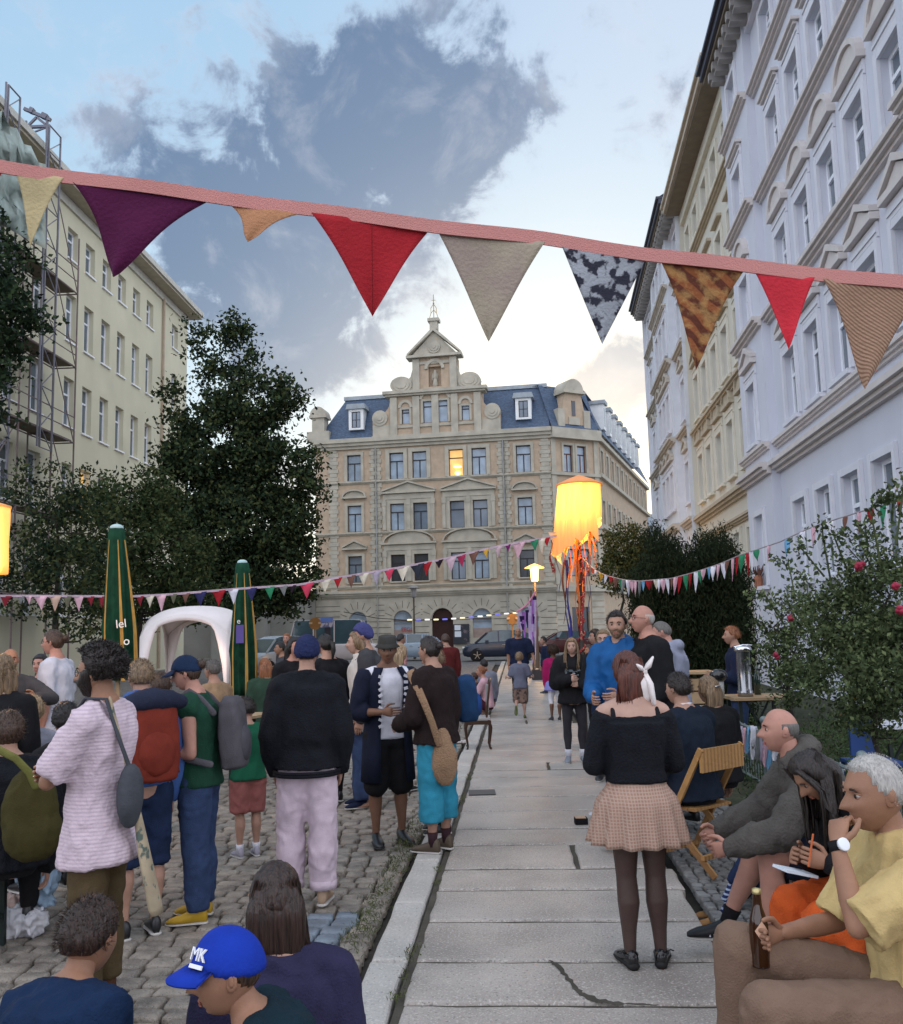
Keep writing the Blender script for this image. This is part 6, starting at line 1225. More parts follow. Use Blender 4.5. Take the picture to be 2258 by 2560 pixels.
# AH writing woman
P = person('person with long dark hair bent over a notebook, orange trousers', 2030, 1888, 4.15, 104, skin='tan', seat=True, H=1.62, lean=30, pel=10, head=(-6, 42), armr={'u': (.12, -.12, -1), 'f': (-.45, .9, .28)}, arml={'u': (.10, -.12, -1), 'f': (-.40, .9, .34)}, handc=(.9, .8), legr={'u': (.08, 1, -.03), 'f': (.0, -.2, -1)}, legl={'u': (.1, 1, -.06), 'f': (.0, -.28, -1)}, hair=('long', 'dark', ))
AH = P; top(P, 'sweater', black, .022, 1.95, -.02, .01, .009); bottom(P, 'trousers', cloth('orange_cotton', (.50, .085, .018)), .022, 1.9, (.02, .03, .04, .05), amp=.012); shoes(P, shoeb)
q = MB(P.T)
for s in (-1, 1): V = lambda x, y, z: P.HM @ (Vector((x, y, z))*P.hs); a = V(s*.07, .03, .06); b = V(s*.085, .03, -.04); q.tube([a, b, b+Vector((0, .02, -.14)), b+Vector((0, .03, -.28))], [.018, .034, .036, .012], 12, flat=.7)
[locks(P, 'dark', [V(s*.055, .055, .09), V(s*.082, .05, .03), V(s*.090, .045, -.04), V(s*.088, .04, -.1)+Vector((0, .02, -.06)), V(s*.085, .03, -.1)+Vector((0, .02, -.2))], 16, .012, .026, .25, 7+s) for s in (-1, 1)]
c = (P.J['wrr']+P.J['wrl'])/2+Vector((0, .10, -.035)); T = item(P, 'notebook', 'open white notebook on the lap of the person writing', 'notebook', c); q = MB(P.T); Rn = Matrix.Rotation(.25, 3, 'X'); q.box((-.055, -.075, -.008), (.055, .075, .004), None, Rn, c); q.build('pages', M('paper', (.62, .68, .74), .8, .03), T)
T = item(P, 'pencil', 'orange pencil in the hand of the person writing', 'pencil', P.J['wrl']+Vector((0, .09, .02))); q = MB(P.T); w = P.J['wrl']; q.tube([w+Vector((.0, .10, .0)), w+Vector((.02, .055, .12))], .0045, 6); q.build('shaft', M('orange_paint', (.5, .12, .04)), T)
# AI white-haired man
P = person('white-haired person in a pale yellow shirt resting the chin on a fist', 2178, 1893, 3.2, 92, skin='tan', seat=True, H=1.62, lean=8, pel=-10, head=(2, 6), hs=1.14, ls=1.40, wd=1.0, fat=.014, armr={'u': (.05, .60, -1), 'f': (-.36, 1, -.02)}, arml={'u': (.04, 1.0, -.60), 'f': (-.42, .02, 1), 'h': (-.45, -.35, .9), 'p': (-.6, -.8, .3)}, handc=(1.15, 1.3), legr={'u': (.16, 1.0, .30), 'f': (.0, .02, -1)}, legl={'u': (.12, 1, .12), 'f': (.0, .02, -1)}, vox=.009)
AI = P; dohair(P, 'short', 'grey', th=.008, front=.66, back=-.38, fz=.005)
top(P, 'shirt', cloth('pale_yellow_linen', (.50, .37, .165), bump=.25), .022, .95, -.06, .016, .011, .010, collar=.028, neck=.335); bottom(P, 'trousers', cloth('brown_twill', (.185, .12, .085), var=.1), .012, 1.95, (.008, .014, .020, .024), amp=.006); shoes(P, M('brown_shoe', (.09, .065, .045), .6))
q = MB(P.T); w, e = P.J['wrl'], P.J['ell']; dd = (w-e).normalized(); q.tube([w-dd*.020, w+dd*.012], .0185*P.H/1.1, 18, round_=False); o = q.build('watch_strap', black, P.root, True); q = MB(P.T); n_ = Vector((-1, -.25, 0)); n_ = (n_-dd*n_.dot(dd)).normalized(); cc = w-dd*.004+n_*.030; x_ = n_.cross(dd)
rings = [[cc+n_*h+(x_*math.cos(a)+dd*math.sin(a))*r for a in [2*math.pi*j/20 for j in range(20)]] for h, r in ((-.004, .021), (.006, .021), (.007, .018))]; q.loft(rings); q.build('watch_dial', M('watch_face', (.75, .78, .82), .25), o, True)
wr = P.J['wrr']; c = wr+Vector((-.02, .085, .03)); T = item(P, 'beer_bottle', 'brown beer bottle with a pale diamond label held on the thigh of the white-haired person', 'bottle', c-Vector((0, 0, .11))); q = MB(P.T); c0 = c-Vector((0, 0, .13)); tl = lambda mb_: None
lathe(q, [(0, 0), (.030, .002), (.0315, .01), (.0315, .135), (.027, .16), (.016, .195), (.0135, .235), (.0145, .24), (.0145, .25), (.0, .252)], c0, 24); q.build('glass_body', M('brown_glass', (.035, .012, .004), .08, .1, spec=.8), T, True); q = MB(P.T); lathe(q, [(.0148, .236), (.0152, .238), (.0152, .252), (.0, .256)], c0, 16); q.build('crown_cap', M('cap_metal', (.5, .42, .2), .35, metal=.8), T, True)
q = MB(P.T); n_ = 8
for i in range(n_):
    a0, a1 = math.pi-.75+1.5*i/n_, math.pi-.75+1.5*(i+1)/n_; h0, h1 = (1-abs(a0-math.pi)/.75)*.034, (1-abs(a1-math.pi)/.75)*.034; f = lambda a, z: c0+Vector((math.cos(a)*.0322, math.sin(a)*.0322, z)); q.add([f(a0, .122-h0), f(a1, .122-h1), f(a1, .122+h1), f(a0, .122+h0)], [(0, 1, 2, 3)])
q.build('label', M('bottle_label', (.62, .38, .26), .6), T, norm=False)
# foreground children
P = person('child with short brown hair in a navy T-shirt crouching at the bottom left', 228, 2252, 2.75, -28, skin='tan', seat=True, H=1.32, hs=1.16, lean=34, pel=25, head=(12, 8), legr={'u': (.2, 1, .5), 'f': (0, -.3, -1)}, hair=('short', 'dbrown', ), vox=.009, wd=1.15, side=-8); top(P, 't_shirt', cloth('dark_blue_jersey', (.008, .022, .06)), .024, .8, -.02, .01, .010); bottom(P, 'trousers', cloth('grey_green_cotton', (.10, .105, .085)), .02, 1.8)
P = person('person with long dark brown hair in a dark violet top sitting low in the foreground', 690, 2168, 2.95, 12, skin='fair', seat=True, H=1.6, legr={'u': (.2, 1, .5), 'f': (0, -.2, -1)}, hair=('long', 'dbrown', ), lean=4, vox=.010); top(P, 'top', cloth('dark_violet_knit', (.028, .026, .062)), .024, 2, -.02, .01, .009); bottom(P, 'trousers', black)
q = MB(P.T); q.tube([P.S(.19)[0]+Vector((.06, -.10, 0)), P.S(.27)[0]+Vector((.075, -.095, 0)), P.S(.30)[0]+Vector((.085, -.03, .055)), P.S(.28)[0]+Vector((.08, .07, 0))], .026, 8, flat=.3, up=(0, 1, 0)); q.build('strap', black, P.root, True)
P = person('person in a bright blue cap with white lettering looking down', 568, 2334, 2.5, 98, skin='tan', seat=True, H=1.34, hs=1.12, lean=34, pel=20, head=(6, 6), legr={'u': (.2, 1, .5), 'f': (0, -.3, -1)}, hair=('crop', 'brown', ), vox=.009, wd=1.05); top(P, 'jacket', cloth('dark_teal_cotton', (.008, .022, .032)), .024, 2, -.02, .01, .009); bottom(P, 'trousers', black)
o = cap(P, cloth('royal_blue_twill', (.010, .036, .32), bump=.2), kind='cap')
def text(s, size, mat, parent, M4, ex=.001, name='lettering', shear=0):
    cu = bpy.data.curves.new('t', 'FONT'); cu.body = s; cu.size = size; cu.extrude = ex; cu.align_x = 'CENTER'; cu.align_y = 'CENTER'; cu.shear = shear; ob = bpy.data.objects.new('t', cu); COL.objects.link(ob)
    me = bpy.data.meshes.new_from_object(ob.evaluated_get(bpy.context.evaluated_depsgraph_get())); bpy.data.objects.remove(ob); me.transform(wmat(parent).inverted() @ M4 if parent is not None else M4); me.name = name; me.materials.clear()
    return link(name, me, mat, parent)
def facing(c, right, up): r = Vector(right).normalized(); n = r.cross(Vector(up)).normalized(); u = n.cross(r); return Matrix(((r.x, u.x, n.x, c[0]), (r.y, u.y, n.y, c[1]), (r.z, u.z, n.z, c[2]), (0, 0, 0, 1)))
V = lambda x, y, z: P.T @ (P.HM @ (Vector((x, y, z))*P.hs)); wthr = M('white_thread', (.8, .8, .82), .6)
def onshell(sx, sy, sz, d=.021): q_ = headpt(sx, sy, sz, 0, False)+Vector((sx, sy, sz*.9)).normalized()*d; return P.T @ (P.HM @ (q_*P.hs))
dn = lambda a, e: (math.sin(a)*math.cos(e), math.cos(a)*math.cos(e), math.sin(e)); A0, E0 = -.62, .66; c = onshell(*dn(A0, E0), .0235); r_ = (onshell(*dn(A0-.15, E0))-onshell(*dn(A0+.15, E0))); u_ = onshell(*dn(A0, E0+.1))-onshell(*dn(A0, E0-.1))
text('MK', .052*P.hs, wthr, o, facing(c, r_, u_), .0025*1, shear=-.1); c2_ = onshell(-.46, .92, .33, .0225); text('munchen', .020, wthr, o, facing(c2_, r_, u_), .0015) if False else None
q = MB(); Mx = facing(onshell(*dn(A0, E0-.24), .0230), r_, u_); q.box((-.026, -.005, -.001), (.026, .005, .003)); me = q.mesh('lettering_bar'); me.transform(wmat(o).inverted() @ Mx); link('lettering_bar', me, wthr, o)
# ================================================================== vegetation
def leaf_mat(name, col, col2, rough=.7, tr=.0):
    if name in MATS: return MATS[name]
    m = M(name, col, .9, .45, 1.6, spec=.06); t = m.node_tree; b = t.nodes['Principled BSDF']; g = t.nodes.new('ShaderNodeNewGeometry'); mx = t.nodes.new('ShaderNodeMix'); mx.data_type = 'RGBA'
    old = b.inputs['Base Color'].links[0].from_socket; t.links.new(g.outputs['Random Per Island'], mx.inputs[0]); t.links.new(old, mx.inputs[6]); mx.inputs[7].default_value = (*col2, 1); t.links.new(mx.outputs[2], b.inputs['Base Color'])
    return m
def leaves(name, parent, mats, cen, nrm, size, asp=.5, vert=0., seed=0, droop=.2):
    """many small bent leaves; cen Nx3 world"""
    r = np.random.default_rng(seed); n = len(cen); L0 = np.array(wmat(parent).inverted().to_4x4())
    a = r.normal(size=(n, 3)); a[:, 2] = a[:, 2]*(1-vert)+vert*3*np.abs(a[:, 2]) if vert else a[:, 2]-droop*1.0
    a /= np.linalg.norm(a, axis=1)[:, None]; b = np.cross(a, r.normal(size=(n, 3))); b /= np.linalg.norm(b, axis=1)[:, None]; c = np.cross(a, b)
    s = (size*r.uniform(.6, 1.25, n))[:, None]
    p0 = cen-a*s*.5; p1 = cen+b*s*asp*.5+c*s*.08; p2 = cen+a*s*.5; p3 = cen-b*s*asp*.5+c*s*.08
    V_ = np.stack([p0, p1, p2, p3], 1).reshape(-1, 3); V_ = np.c_[V_, np.ones(len(V_))] @ L0.T
    me = bpy.data.meshes.new(name); me.vertices.add(4*n); me.vertices.foreach_set('co', V_[:, :3].ravel().astype(np.float32)); me.loops.add(4*n); me.loops.foreach_set('vertex_index', np.arange(4*n, dtype=np.int32))
    me.polygons.add(n); me.polygons.foreach_set('loop_start', np.arange(0, 4*n, 4, dtype=np.int32)); me.polygons.foreach_set('loop_total', np.full(n, 4, dtype=np.int32)); me.update(calc_edges=True); me.validate()
    o = link(name, me, mats, parent)
    if len(mats) > 1 if isinstance(mats, list) else False: me.polygons.foreach_set('material_index', r.integers(0, len(mats), n).astype(np.int32))
    return o
def clumps(px_blobs, nper, r, spread=.5, fill=.55):
    """px_blobs: list of (px,py,rx_px,ry_px,depth,depth_radius,weight): clumps of leaf centres"""
    out = []; cl = []
    for (x, y, rx, ry, d, dr, w) in px_blobs:
        c = at(x, y, d); RX, RZ = rx*d/FPX, ry*d/FPX; n = max(3, int(w*RX*RZ*dr*9/(spread**3)*fill))
        for _ in range(n):
            v = r.normal(size=3); v /= np.linalg.norm(v); q_ = r.uniform(.35, 1)**.5; p = np.array([c.x+v[0]*RX*q_, d+v[1]*dr*q_, c.z+v[2]*RZ*q_]); cl.append(p)
            k = int(nper*r.uniform(.5, 1.4)); out.append(p+r.normal(size=(k, 3))*spread*np.array([.42, .42, .30])*r.uniform(.6, 1.2))
    return np.concatenate(out), cl
def limbs(mb, base, topz, cl, r0, r, n=16):
    t = [Vector(base)]; 
    for i in range(1, 7): f = i/6; t.append(Vector((base[0]+.15*r.normal()*f, base[1]+.15*r.normal()*f, base[2]+(topz-base[2])*f)))
    mb.tube(t, [r0*(1-.85*i/6) for i in range(7)], 8)
    for p in [cl[i] for i in r.integers(0, len(cl), n)]:
        p = Vector(p); h = max(base[2]+(topz-base[2])*.2, min(p.z-.3, topz*.9)); f = (h-base[2])/(topz-base[2]); a = t[min(6, int(f*6))].lerp(t[min(6, int(f*6)+1)], f*6-int(f*6)); m_ = a.lerp(p, .5)+Vector((0, 0, -.12*(p-a).length)); mb.tube([a, m_, p], [r0*.34*(1-.5*f), r0*.2*(1-.5*f), r0*.05], 5)
bark = M('bark', (.045, .038, .030), .9, .35, 6, .8, 25)
def tree(name, label, cat, blobs, base, topz, r0, mats, size, nper, spread, seed, asp=.55, nl=16, group=None, trunk='trunk', crown='crown', fill=.55, vert=0.):
    r = np.random.default_rng(seed); T = thing(name, label, cat, tuple(base), 0, group); c, cl = clumps(blobs, nper, r, spread, fill); leaves(crown, T, mats, c, None, size, asp, vert, seed); mb = MB(); limbs(mb, base, topz, cl, r0, r, nl); mb.build(trunk, bark, T, True, norm=False); return T, c
lg = leaf_mat('linden_leaf', (.024, .042, .020), (.045, .070, .030)); lg2 = leaf_mat('linden_leaf_pale', (.040, .058, .024), (.075, .085, .032)); dk = leaf_mat('dark_leaf', (.014, .027, .017), (.024, .040, .024)); ylw = leaf_mat('olive_leaf', (.085, .075, .022), (.12, .10, .03))
g0 = ground(590, 1640); 
tree('linden_tree', 'tall dark green linden tree in front of the left part of the corner building', 'tree',
     [(560, 880, 95, 80, 34, 1.2, .62), (470, 1000, 70, 100, 34, 1.0, .5), (640, 1010, 120, 90, 34, 1.6, .9), (560, 1130, 150, 110, 34, 2.0, 1), (700, 1190, 110, 100, 34, 1.6, 1), (480, 1240, 110, 110, 34, 1.6, 1), (600, 1320, 190, 110, 34, 2.2, 1.1), (700, 1420, 110, 100, 34, 1.6, 1), (560, 1480, 180, 80, 34, 2.0, 1), (740, 1500, 60, 40, 34, 1., .6), (770, 1210, 45, 70, 34, .8, .5), (500, 830, 40, 30, 34, .6, .4), (590, 810, 40, 25, 34, .5, .4)],
     (at(590, 1600, 34).x, 34, -.05), 12.2, .24, [lg, lg2, dk], .19, 64, .60, 11, fill=.62)
tree('maple_tree', 'bushy dark tree between the first parasol and the tall linden', 'tree', [(330, 1240, 110, 70, 26, 1.3, 1), (300, 1340, 150, 90, 26, 1.6, 1), (420, 1390, 110, 110, 26, 1.5, 1), (400, 1280, 60, 70, 26, 1., .8), (330, 1480, 150, 90, 26, 1.6, 1), (480, 1500, 90, 60, 26, 1.2, .9)], (at(350, 1600, 26).x, 26, -.05), 5.0, .15, [lg2, lg], .14, 58, .5, 12, fill=.46)
tree('hornbeam_tree', 'loose leafy tree in front of the yellow house, lamp-lit on the left', 'tree', [(110, 1270, 110, 80, 22, 1.3, .75), (90, 1190, 50, 45, 22, .8, .35), (200, 1330, 110, 100, 22, 1.4, .8), (60, 1390, 110, 90, 22, 1.4, .85), (180, 1460, 110, 90, 22, 1.4, .8), (40, 1480, 60, 60, 22, 1.1, .6), (230, 1210, 60, 40, 22, .8, .3), (220, 1540, 90, 60, 22, 1.1, .7)], (at(140, 1600, 22).x, 22, -.05), 5.0, .12, [lg2, dk], .125, 50, .45, 13, fill=.38)
tree('plane_tree', 'dark tree crown cut off by the left edge in front of the scaffold', 'tree', [(10, 640, 60, 90, 16, .9, .9), (30, 770, 65, 80, 16, .9, .9), (0, 900, 65, 80, 16, .9, .9), (-10, 1010, 45, 50, 16, .8, .7), (-90, 800, 110, 240, 16, 1.4, 1), (-20, 560, 30, 60, 16, .6, .5)], (at(-150, 1600, 16).x, 16, -.05), 7.8, .16, [lg, dk], .12, 54, .40, 14, nl=8)
tree('field_maple', 'small rounded olive green tree beside the pale house at the end of the terrace', 'tree', [(1560, 1370, 55, 55, 27, 1.1, 1), (1600, 1420, 50, 60, 27, 1., 1), (1540, 1440, 40, 50, 27, .9, 1), (1610, 1370, 30, 30, 27, .7, .8)], (at(1565, 1600, 27).x, 27, 0), 3.6, .08, [ylw, lg2], .10, 60, .34, 15, nl=8)
# clipped yew: upright needle shoots
r_ = np.random.default_rng(16); T = thing('yew_bush', 'large dark yew bush with upright shoots behind the standing group on the right', 'bush', tuple(ground(1720, 1680)))
pts = []
for _ in range(1500):
    x = r_.uniform(1585, 1860); d = r_.uniform(14.6, 17.2); ty = 1352+22*math.sin(x*.045)+14*math.sin(x*.11+1)+(55 if x < 1625 else 0)+(40 if x > 1835 else 0); a = at(x, ty+r_.uniform(-14, 22), 16); zt = a.z; z0 = r_.uniform(0, 1)**.6*zt; k = 70
    p = np.stack([np.full(k, at(x, ty, d).x)+r_.normal(size=k)*.09, np.full(k, d)+r_.normal(size=k)*.09, z0-.5+r_.uniform(0, .62, k)], 1); p = p[(p[:, 2] < zt) & (p[:, 2] > -.0)]; pts.append(p)
for x in range(1590, 1856, 7):
    ty = 1352+22*math.sin(x*.045)+14*math.sin(x*.11+1)+(55 if x < 1625 else 0)+(40 if x > 1835 else 0)-r_.uniform(0, 32); k = 26; a = at(x, ty, 16); pts.append(np.stack([a.x+r_.normal(size=k)*.02, 16+r_.normal(size=k)*.02, a.z-r_.uniform(0, .45, k)], 1))
ymat = leaf_mat('yew_needle', (.014, .024, .012), (.026, .036, .018)); leaves('foliage', T, [ymat], np.concatenate(pts), None, .085, .22, .8, 17); q = MB()
for x in (1640, 1700, 1760, 1820): b = at(x, 1600, 16); q.tube([(b.x, 16, 0), (b.x+.1, 16, 1.4), (b.x, 16, 2.4)], [.07, .05, .02], 6)
q.build('stem', bark, T)
# rose shrubs on the right
rl = leaf_mat('rose_leaf', (.085, .115, .050), (.14, .17, .075)); rl2 = leaf_mat('rose_leaf_dark', (.040, .060, .028), (.065, .085, .04)); rosem = M('rose_petal', (.30, .02, .05), .6)
def shrub(label, blobs, base, topz, size, nper, spread, seed, mats, shoots, roses):
    T, c = tree('rose_shrub', label, 'shrub', blobs, base, topz, .03, mats, size, nper, spread, seed, .55, 30, 'rose shrubs in the front garden', 'stems', 'foliage', .36); r = np.random.default_rng(seed+1)
    q = MB(); pts = []
    for (x0, y0, x1, y1, d) in shoots:
        a, b = at(x0, y0, d), at(x1, y1, d+r.uniform(-.3, .3)); m_ = a.lerp(b, .55)+Vector((r.uniform(-.1, .1), 0, .12)); q.tube([a, m_, b], [.010, .007, .003], 5)
        for t in np.linspace(.15, 1, 16): p = (a.lerp(m_, t*2) if t < .5 else m_.lerp(b, t*2-1)); pts.append(np.array(p)+r.normal(size=(5, 3))*.045)
    if pts: q.build('shoots', M('green_stem', (.06, .08, .03), .7), T); leaves('shoot_leaves', T, mats, np.concatenate(pts), None, size*1.2, .55, 0, seed+3)
    for (x, y, d) in roses:
        q = MB(); c_ = at(x, y, d)
        for k in range(9): a = r.uniform(0, 6.28); rr = r.uniform(0, .03); q.ell(c_+Vector((math.cos(a)*rr, math.sin(a)*rr, r.uniform(-.02, .02))), (.022, .022, .018), Matrix.Rotation(a, 3, 'Y'), 8, 6)
        q.build('rose', rosem, T, True)
    return T
shrub('pale green rose shrub reaching from the drinks table to the lilac house wall', [(1985, 1545, 75, 55, 9.6, .6, .7), (1960, 1625, 60, 60, 9.8, .6, .7), (2040, 1640, 95, 90, 9.4, .8, 1), (1975, 1700, 55, 55, 9.6, .6, .6), (2020, 1500, 60, 50, 9.6, .6, .6), (2030, 1760, 80, 50, 9.4, .6, .5)], (at(1980, 1800, 9.6).x, 9.6, 0), 2.0, .050, 60, .20, 31, [rl, rl2],
      [(1960, 1560, 1870, 1480, 9.6), (1990, 1500, 1935, 1400, 9.5), (1940, 1620, 1890, 1560, 9.8), (2030, 1560, 2000, 1440, 9.5)], [(1975, 1545, 9.3), (1940, 1640, 9.1)])
shrub('dense dark green rose shrub with pink roses at the right edge', [(2140, 1560, 110, 90, 7.6, .8, 1), (2230, 1500, 100, 110, 7.2, .8, 1), (2180, 1420, 70, 60, 7.6, .5, .7), (2240, 1360, 60, 70, 7.2, .5, .6), (2150, 1690, 120, 90, 7.6, .8, 1), (2250, 1650, 110, 130, 7.0, .8, 1), (2080, 1500, 60, 60, 8.0, .5, .7), (2200, 1790, 110, 60, 7.4, .6, .8)], (at(2200, 1800, 7.5).x, 7.5, 0), 2.3, .044, 70, .17, 35, [rl, rl2, rl2],
      [(2080, 1470, 2055, 1300, 7.8), (2120, 1430, 2110, 1330, 7.6), (2200, 1400, 2215, 1235, 7.0), (2240, 1360, 2258, 1190, 6.8), (2170, 1380, 2150, 1330, 7.4), (2230, 1300, 2190, 1250, 7.0), (2060, 1440, 2000, 1360, 8.0)], [(2238, 1467, 6.5), (2252, 1525, 6.4), (2150, 1415, 7.0)])
# grass and ground cover behind the fence
T = None; r_ = np.random.default_rng(40); n = 30000; uu = r_.uniform(4.6, 14, n)**1; vv = r_.uniform(2.75, 6.5, n); hz = r_.uniform(0, .38, n)*(1+.35*np.sin(uu*3)*np.sin(vv*4)); P_ = np.array([list(pp(v, u, z)) for v, u, z in zip(vv, uu, hz)])
o = leaves('ground_cover', None, [leaf_mat('herb_leaf', (.045, .085, .035), (.07, .12, .05)), rl2], P_, None, .055, .3, .55, 41); tag(o, kind='stuff')
# weeds along the kerb and in joints
pts = []
for _ in range(1500):
    u = 2.3+9*r_.uniform()**1.5; side = r_.uniform(); v = (-.36+r_.normal()*.05) if side < .66 else (-.015+r_.normal()*.012)
    if noise.noise(Vector((u*1.1, 3 if side < .66 else 9, 0))) < (-.08 if side < .66 else .05): continue
    pts.append(np.array(pp(v, u, r_.uniform(-.045, .02)))+r_.normal(size=(5, 3))*np.array([.02, .03, .006]))
o = leaves('grass_weeds', None, [leaf_mat('moss_green', (.075, .095, .035), (.11, .12, .05))], np.concatenate(pts), None, .034, .16, .6, 43); tag(o, kind='stuff')
# ================================================================== bunting
def cl_(n, c, **k): return cloth('bunting_'+n, c, bump=.25, bs=160, **k)
def flag(mb, a, b, tip, N_, sag=.0, th=.0012, curl=.04, n=9, m_=8, conc=.10, ph=0.):
    """triangular pennant between a,b with tip; slightly concave sides and soft waves"""
    a, b, tip = Vector(a), Vector(b), Vector(tip); Wd = (b-a).length; F_ = []; 
    for j in range(m_+1):
        t = j/m_; l = a.lerp(tip, t); r = b.lerp(tip, t); c = (l+r)/2; w = 1-conc*math.sin(math.pi*t)*1.6
        l, r = c+(l-c)*w, c+(r-c)*w
        F_.append([l.lerp(r, i/n)+N_*(Wd*curl*math.sin(i/n*5.2+ph+t*2.0)*(.25+t)*(1 if t < .97 else .3)) for i in range(n+1)])
    k = n+1; vs = [p for r in F_ for p in r]; nb = len(vs); vs += [p+N_*th for p in vs]
    fs = [(j*k+i, j*k+i+1, (j+1)*k+i+1, (j+1)*k+i) for j in range(m_) for i in range(n)]; fs += [tuple(nb+x for x in reversed(f)) for f in fs]
    bd = [i for i in range(k)]+[j*k+n for j in range(1, m_+1)]+[m_*k+i for i in range(n-1, -1, -1)]+[j*k for j in range(m_-1, 0, -1)]
    fs += [(bd[i], bd[(i+1) % len(bd)], nb+bd[(i+1) % len(bd)], nb+bd[i]) for i in range(len(bd))]; mb.add(vs, fs)
DB = 1.5; NB = Vector((0, -1, 0)); T = thing('bunting', 'large pennant bunting on a pink ribbon strung close overhead across the whole view', 'bunting', tuple(at(1129, 560, DB)))
rc = [(-260, 383), (0, 416), (160, 440), (529, 490), (779, 525), (1091, 565), (1363, 598), (1618, 635), (1884, 668), (2258, 706), (2520, 733)]
def interp(rc, x):
    for (x0, y0), (x1, y1) in zip(rc, rc[1:]):
        if x0 <= x <= x1: return y0+(y1-y0)*(x-x0)/(x1-x0)
    return rc[-1][1] if x > rc[-1][0] else rc[0][1]
q = MB(); pts = [at(x, interp(rc, x)+2*math.sin(x*.013), DB+.004*math.sin(x*.01)) for x in range(-260, 2521, 20)]; top_r = []; k = len(pts); vs = []
for p in pts: vs += [p+Vector((0, -.0015, .0118)), p+Vector((0, .0015, .0118)), p+Vector((0, .0015, -.0118)), p+Vector((0, -.0015, -.0118))]
fs = [(i*4+j, i*4+(j+1) % 4, (i+1)*4+(j+1) % 4, (i+1)*4+j) for i in range(k-1) for j in range(4)]; q.add(vs, fs)
q.build('ribbon', cloth('salmon_ribbon', (.56, .25, .225), bump=.3, bs=400, var=.06), T)
FL_ = [(((-60, 412), (12, 424), (-40, 560)), ('small_red', (.35, .03, .03)), {}, .1), (((38, 434), (160, 452), (76, 617)), ('ochre', (.46, .38, .21)), {}, .10), (((176, 456), (529, 509), (283, 692)), ('purple', (.075, .010, .045)), {}, .12),
       (((556, 505), (762, 540), (619, 604)), ('tan', (.42, .21, .11)), {}, .22), (((779, 540), (1078, 579), (932, 792)), ('red', (.33, .018, .025)), {}, .06), (((1091, 580), (1363, 613), (1222, 854)), ('beige', (.33, .285, .215)), {'pat': ('blotch', 4., (.30, .24, .20), .5)}, .03),
       (((1402, 616), (1618, 650), (1506, 860)), ('grey_marbled', (.30, .32, .35)), {'pat': ('blotch', 42., (.03, .03, .045), .49)}, .0), (((1648, 653), (1864, 680), (1740, 926)), ('brown_patterned', (.22, .075, .03)), {'pat': ('zig', (.40, .24, .09), 16., (.07, .022, .018))}, .10),
       (((1884, 682), (2037, 702), (1972, 873)), ('light_red', (.50, .03, .045)), {}, .04), (((2057, 704), (2310, 738), (2163, 972)), ('tan_herringbone', (.34, .22, .15)), {'pat': ('stripe', 'DIAGONAL', 75., (.20, .115, .075), .5)}, .08), (((2330, 724), (2500, 745), (2420, 960)), ('outer_blue', (.1, .2, .4)), {}, .05)]
for i, ((a, b, t), (nm, c), kw, conc) in enumerate(FL_):
    q = MB(); flag(q, at(a[0], a[1]-8, DB+.003), at(b[0], b[1]-8, DB+.003), at(t[0], t[1], DB-.01), NB, curl=.022, n=16, m_=16, conc=conc, ph=i*1.7, th=.0008); o = q.build('flag', cl_(nm, c, **kw), T, True); 
    if nm != 'small_red': o['label'] = nm.replace('_', ' ')+' cloth pennant'
q = MB(); q.tube([at(930, 562, DB-.003), at(931, 670, DB-.010), at(932, 785, DB-.013)], .0006, 4); q.build('seam', cloth('dark_red_seam', (.16, .01, .012)), T)
CC = {'red': (.48, .02, .04), 'dred': (.20, .02, .03), 'pink': (.58, .36, .42), 'pkred': (.52, .05, .10), 'cream': (.58, .54, .44), 'grey': (.17, .18, .18), 'peach': (.52, .36, .28), 'olive': (.12, .12, .08), 'navy': (.03, .03, .10), 'white': (.62, .62, .68), 'green': (.03, .20, .10), 'brown': (.16, .08, .06), 'lav': (.36, .32, .40), 'black': (.02, .012, .02), 'yellow': (.50, .30, .04), 'plaid': (.50, .36, .42), 'crim': (.34, .03, .08), 'char': (.03, .035, .05), 'purp': (.14, .015, .10), 'strip': (.45, .33, .36), 'blue': (.15, .35, .55), 'ora': (.45, .08, .04)}
rc2 = [(-120, 1489), (0, 1490), (240, 1491), (340, 1491), (430, 1486), (600, 1472), (750, 1462), (830, 1447), (1000, 1419), (1100, 1400), (1250, 1365), (1375, 1343), (1452, 1328)]
dep2 = lambda x: 11+2*max(0, min(1, x/1450))
T = thing('bunting', 'long sagging bunting of small pennants from the left edge to the ribbon pole', 'bunting', tuple(at(700, 1465, dep2(700))))
q = MB(); vs = []
for x in list(range(-120, 1460, 24)): p = at(x, interp(rc2, x), dep2(x)); vs += [p+Vector((0, -.003, .016)), p+Vector((0, .003, .016)), p+Vector((0, .003, -.012)), p+Vector((0, -.003, -.012))]
q.add(vs, [(i*4+j, i*4+(j+1) % 4, (i+1)*4+(j+1) % 4, (i+1)*4+j) for i in range(len(vs)//4-1) for j in range(4)]); q.build('ribbon', cloth('lilac_ribbon', (.46, .36, .42)), T)
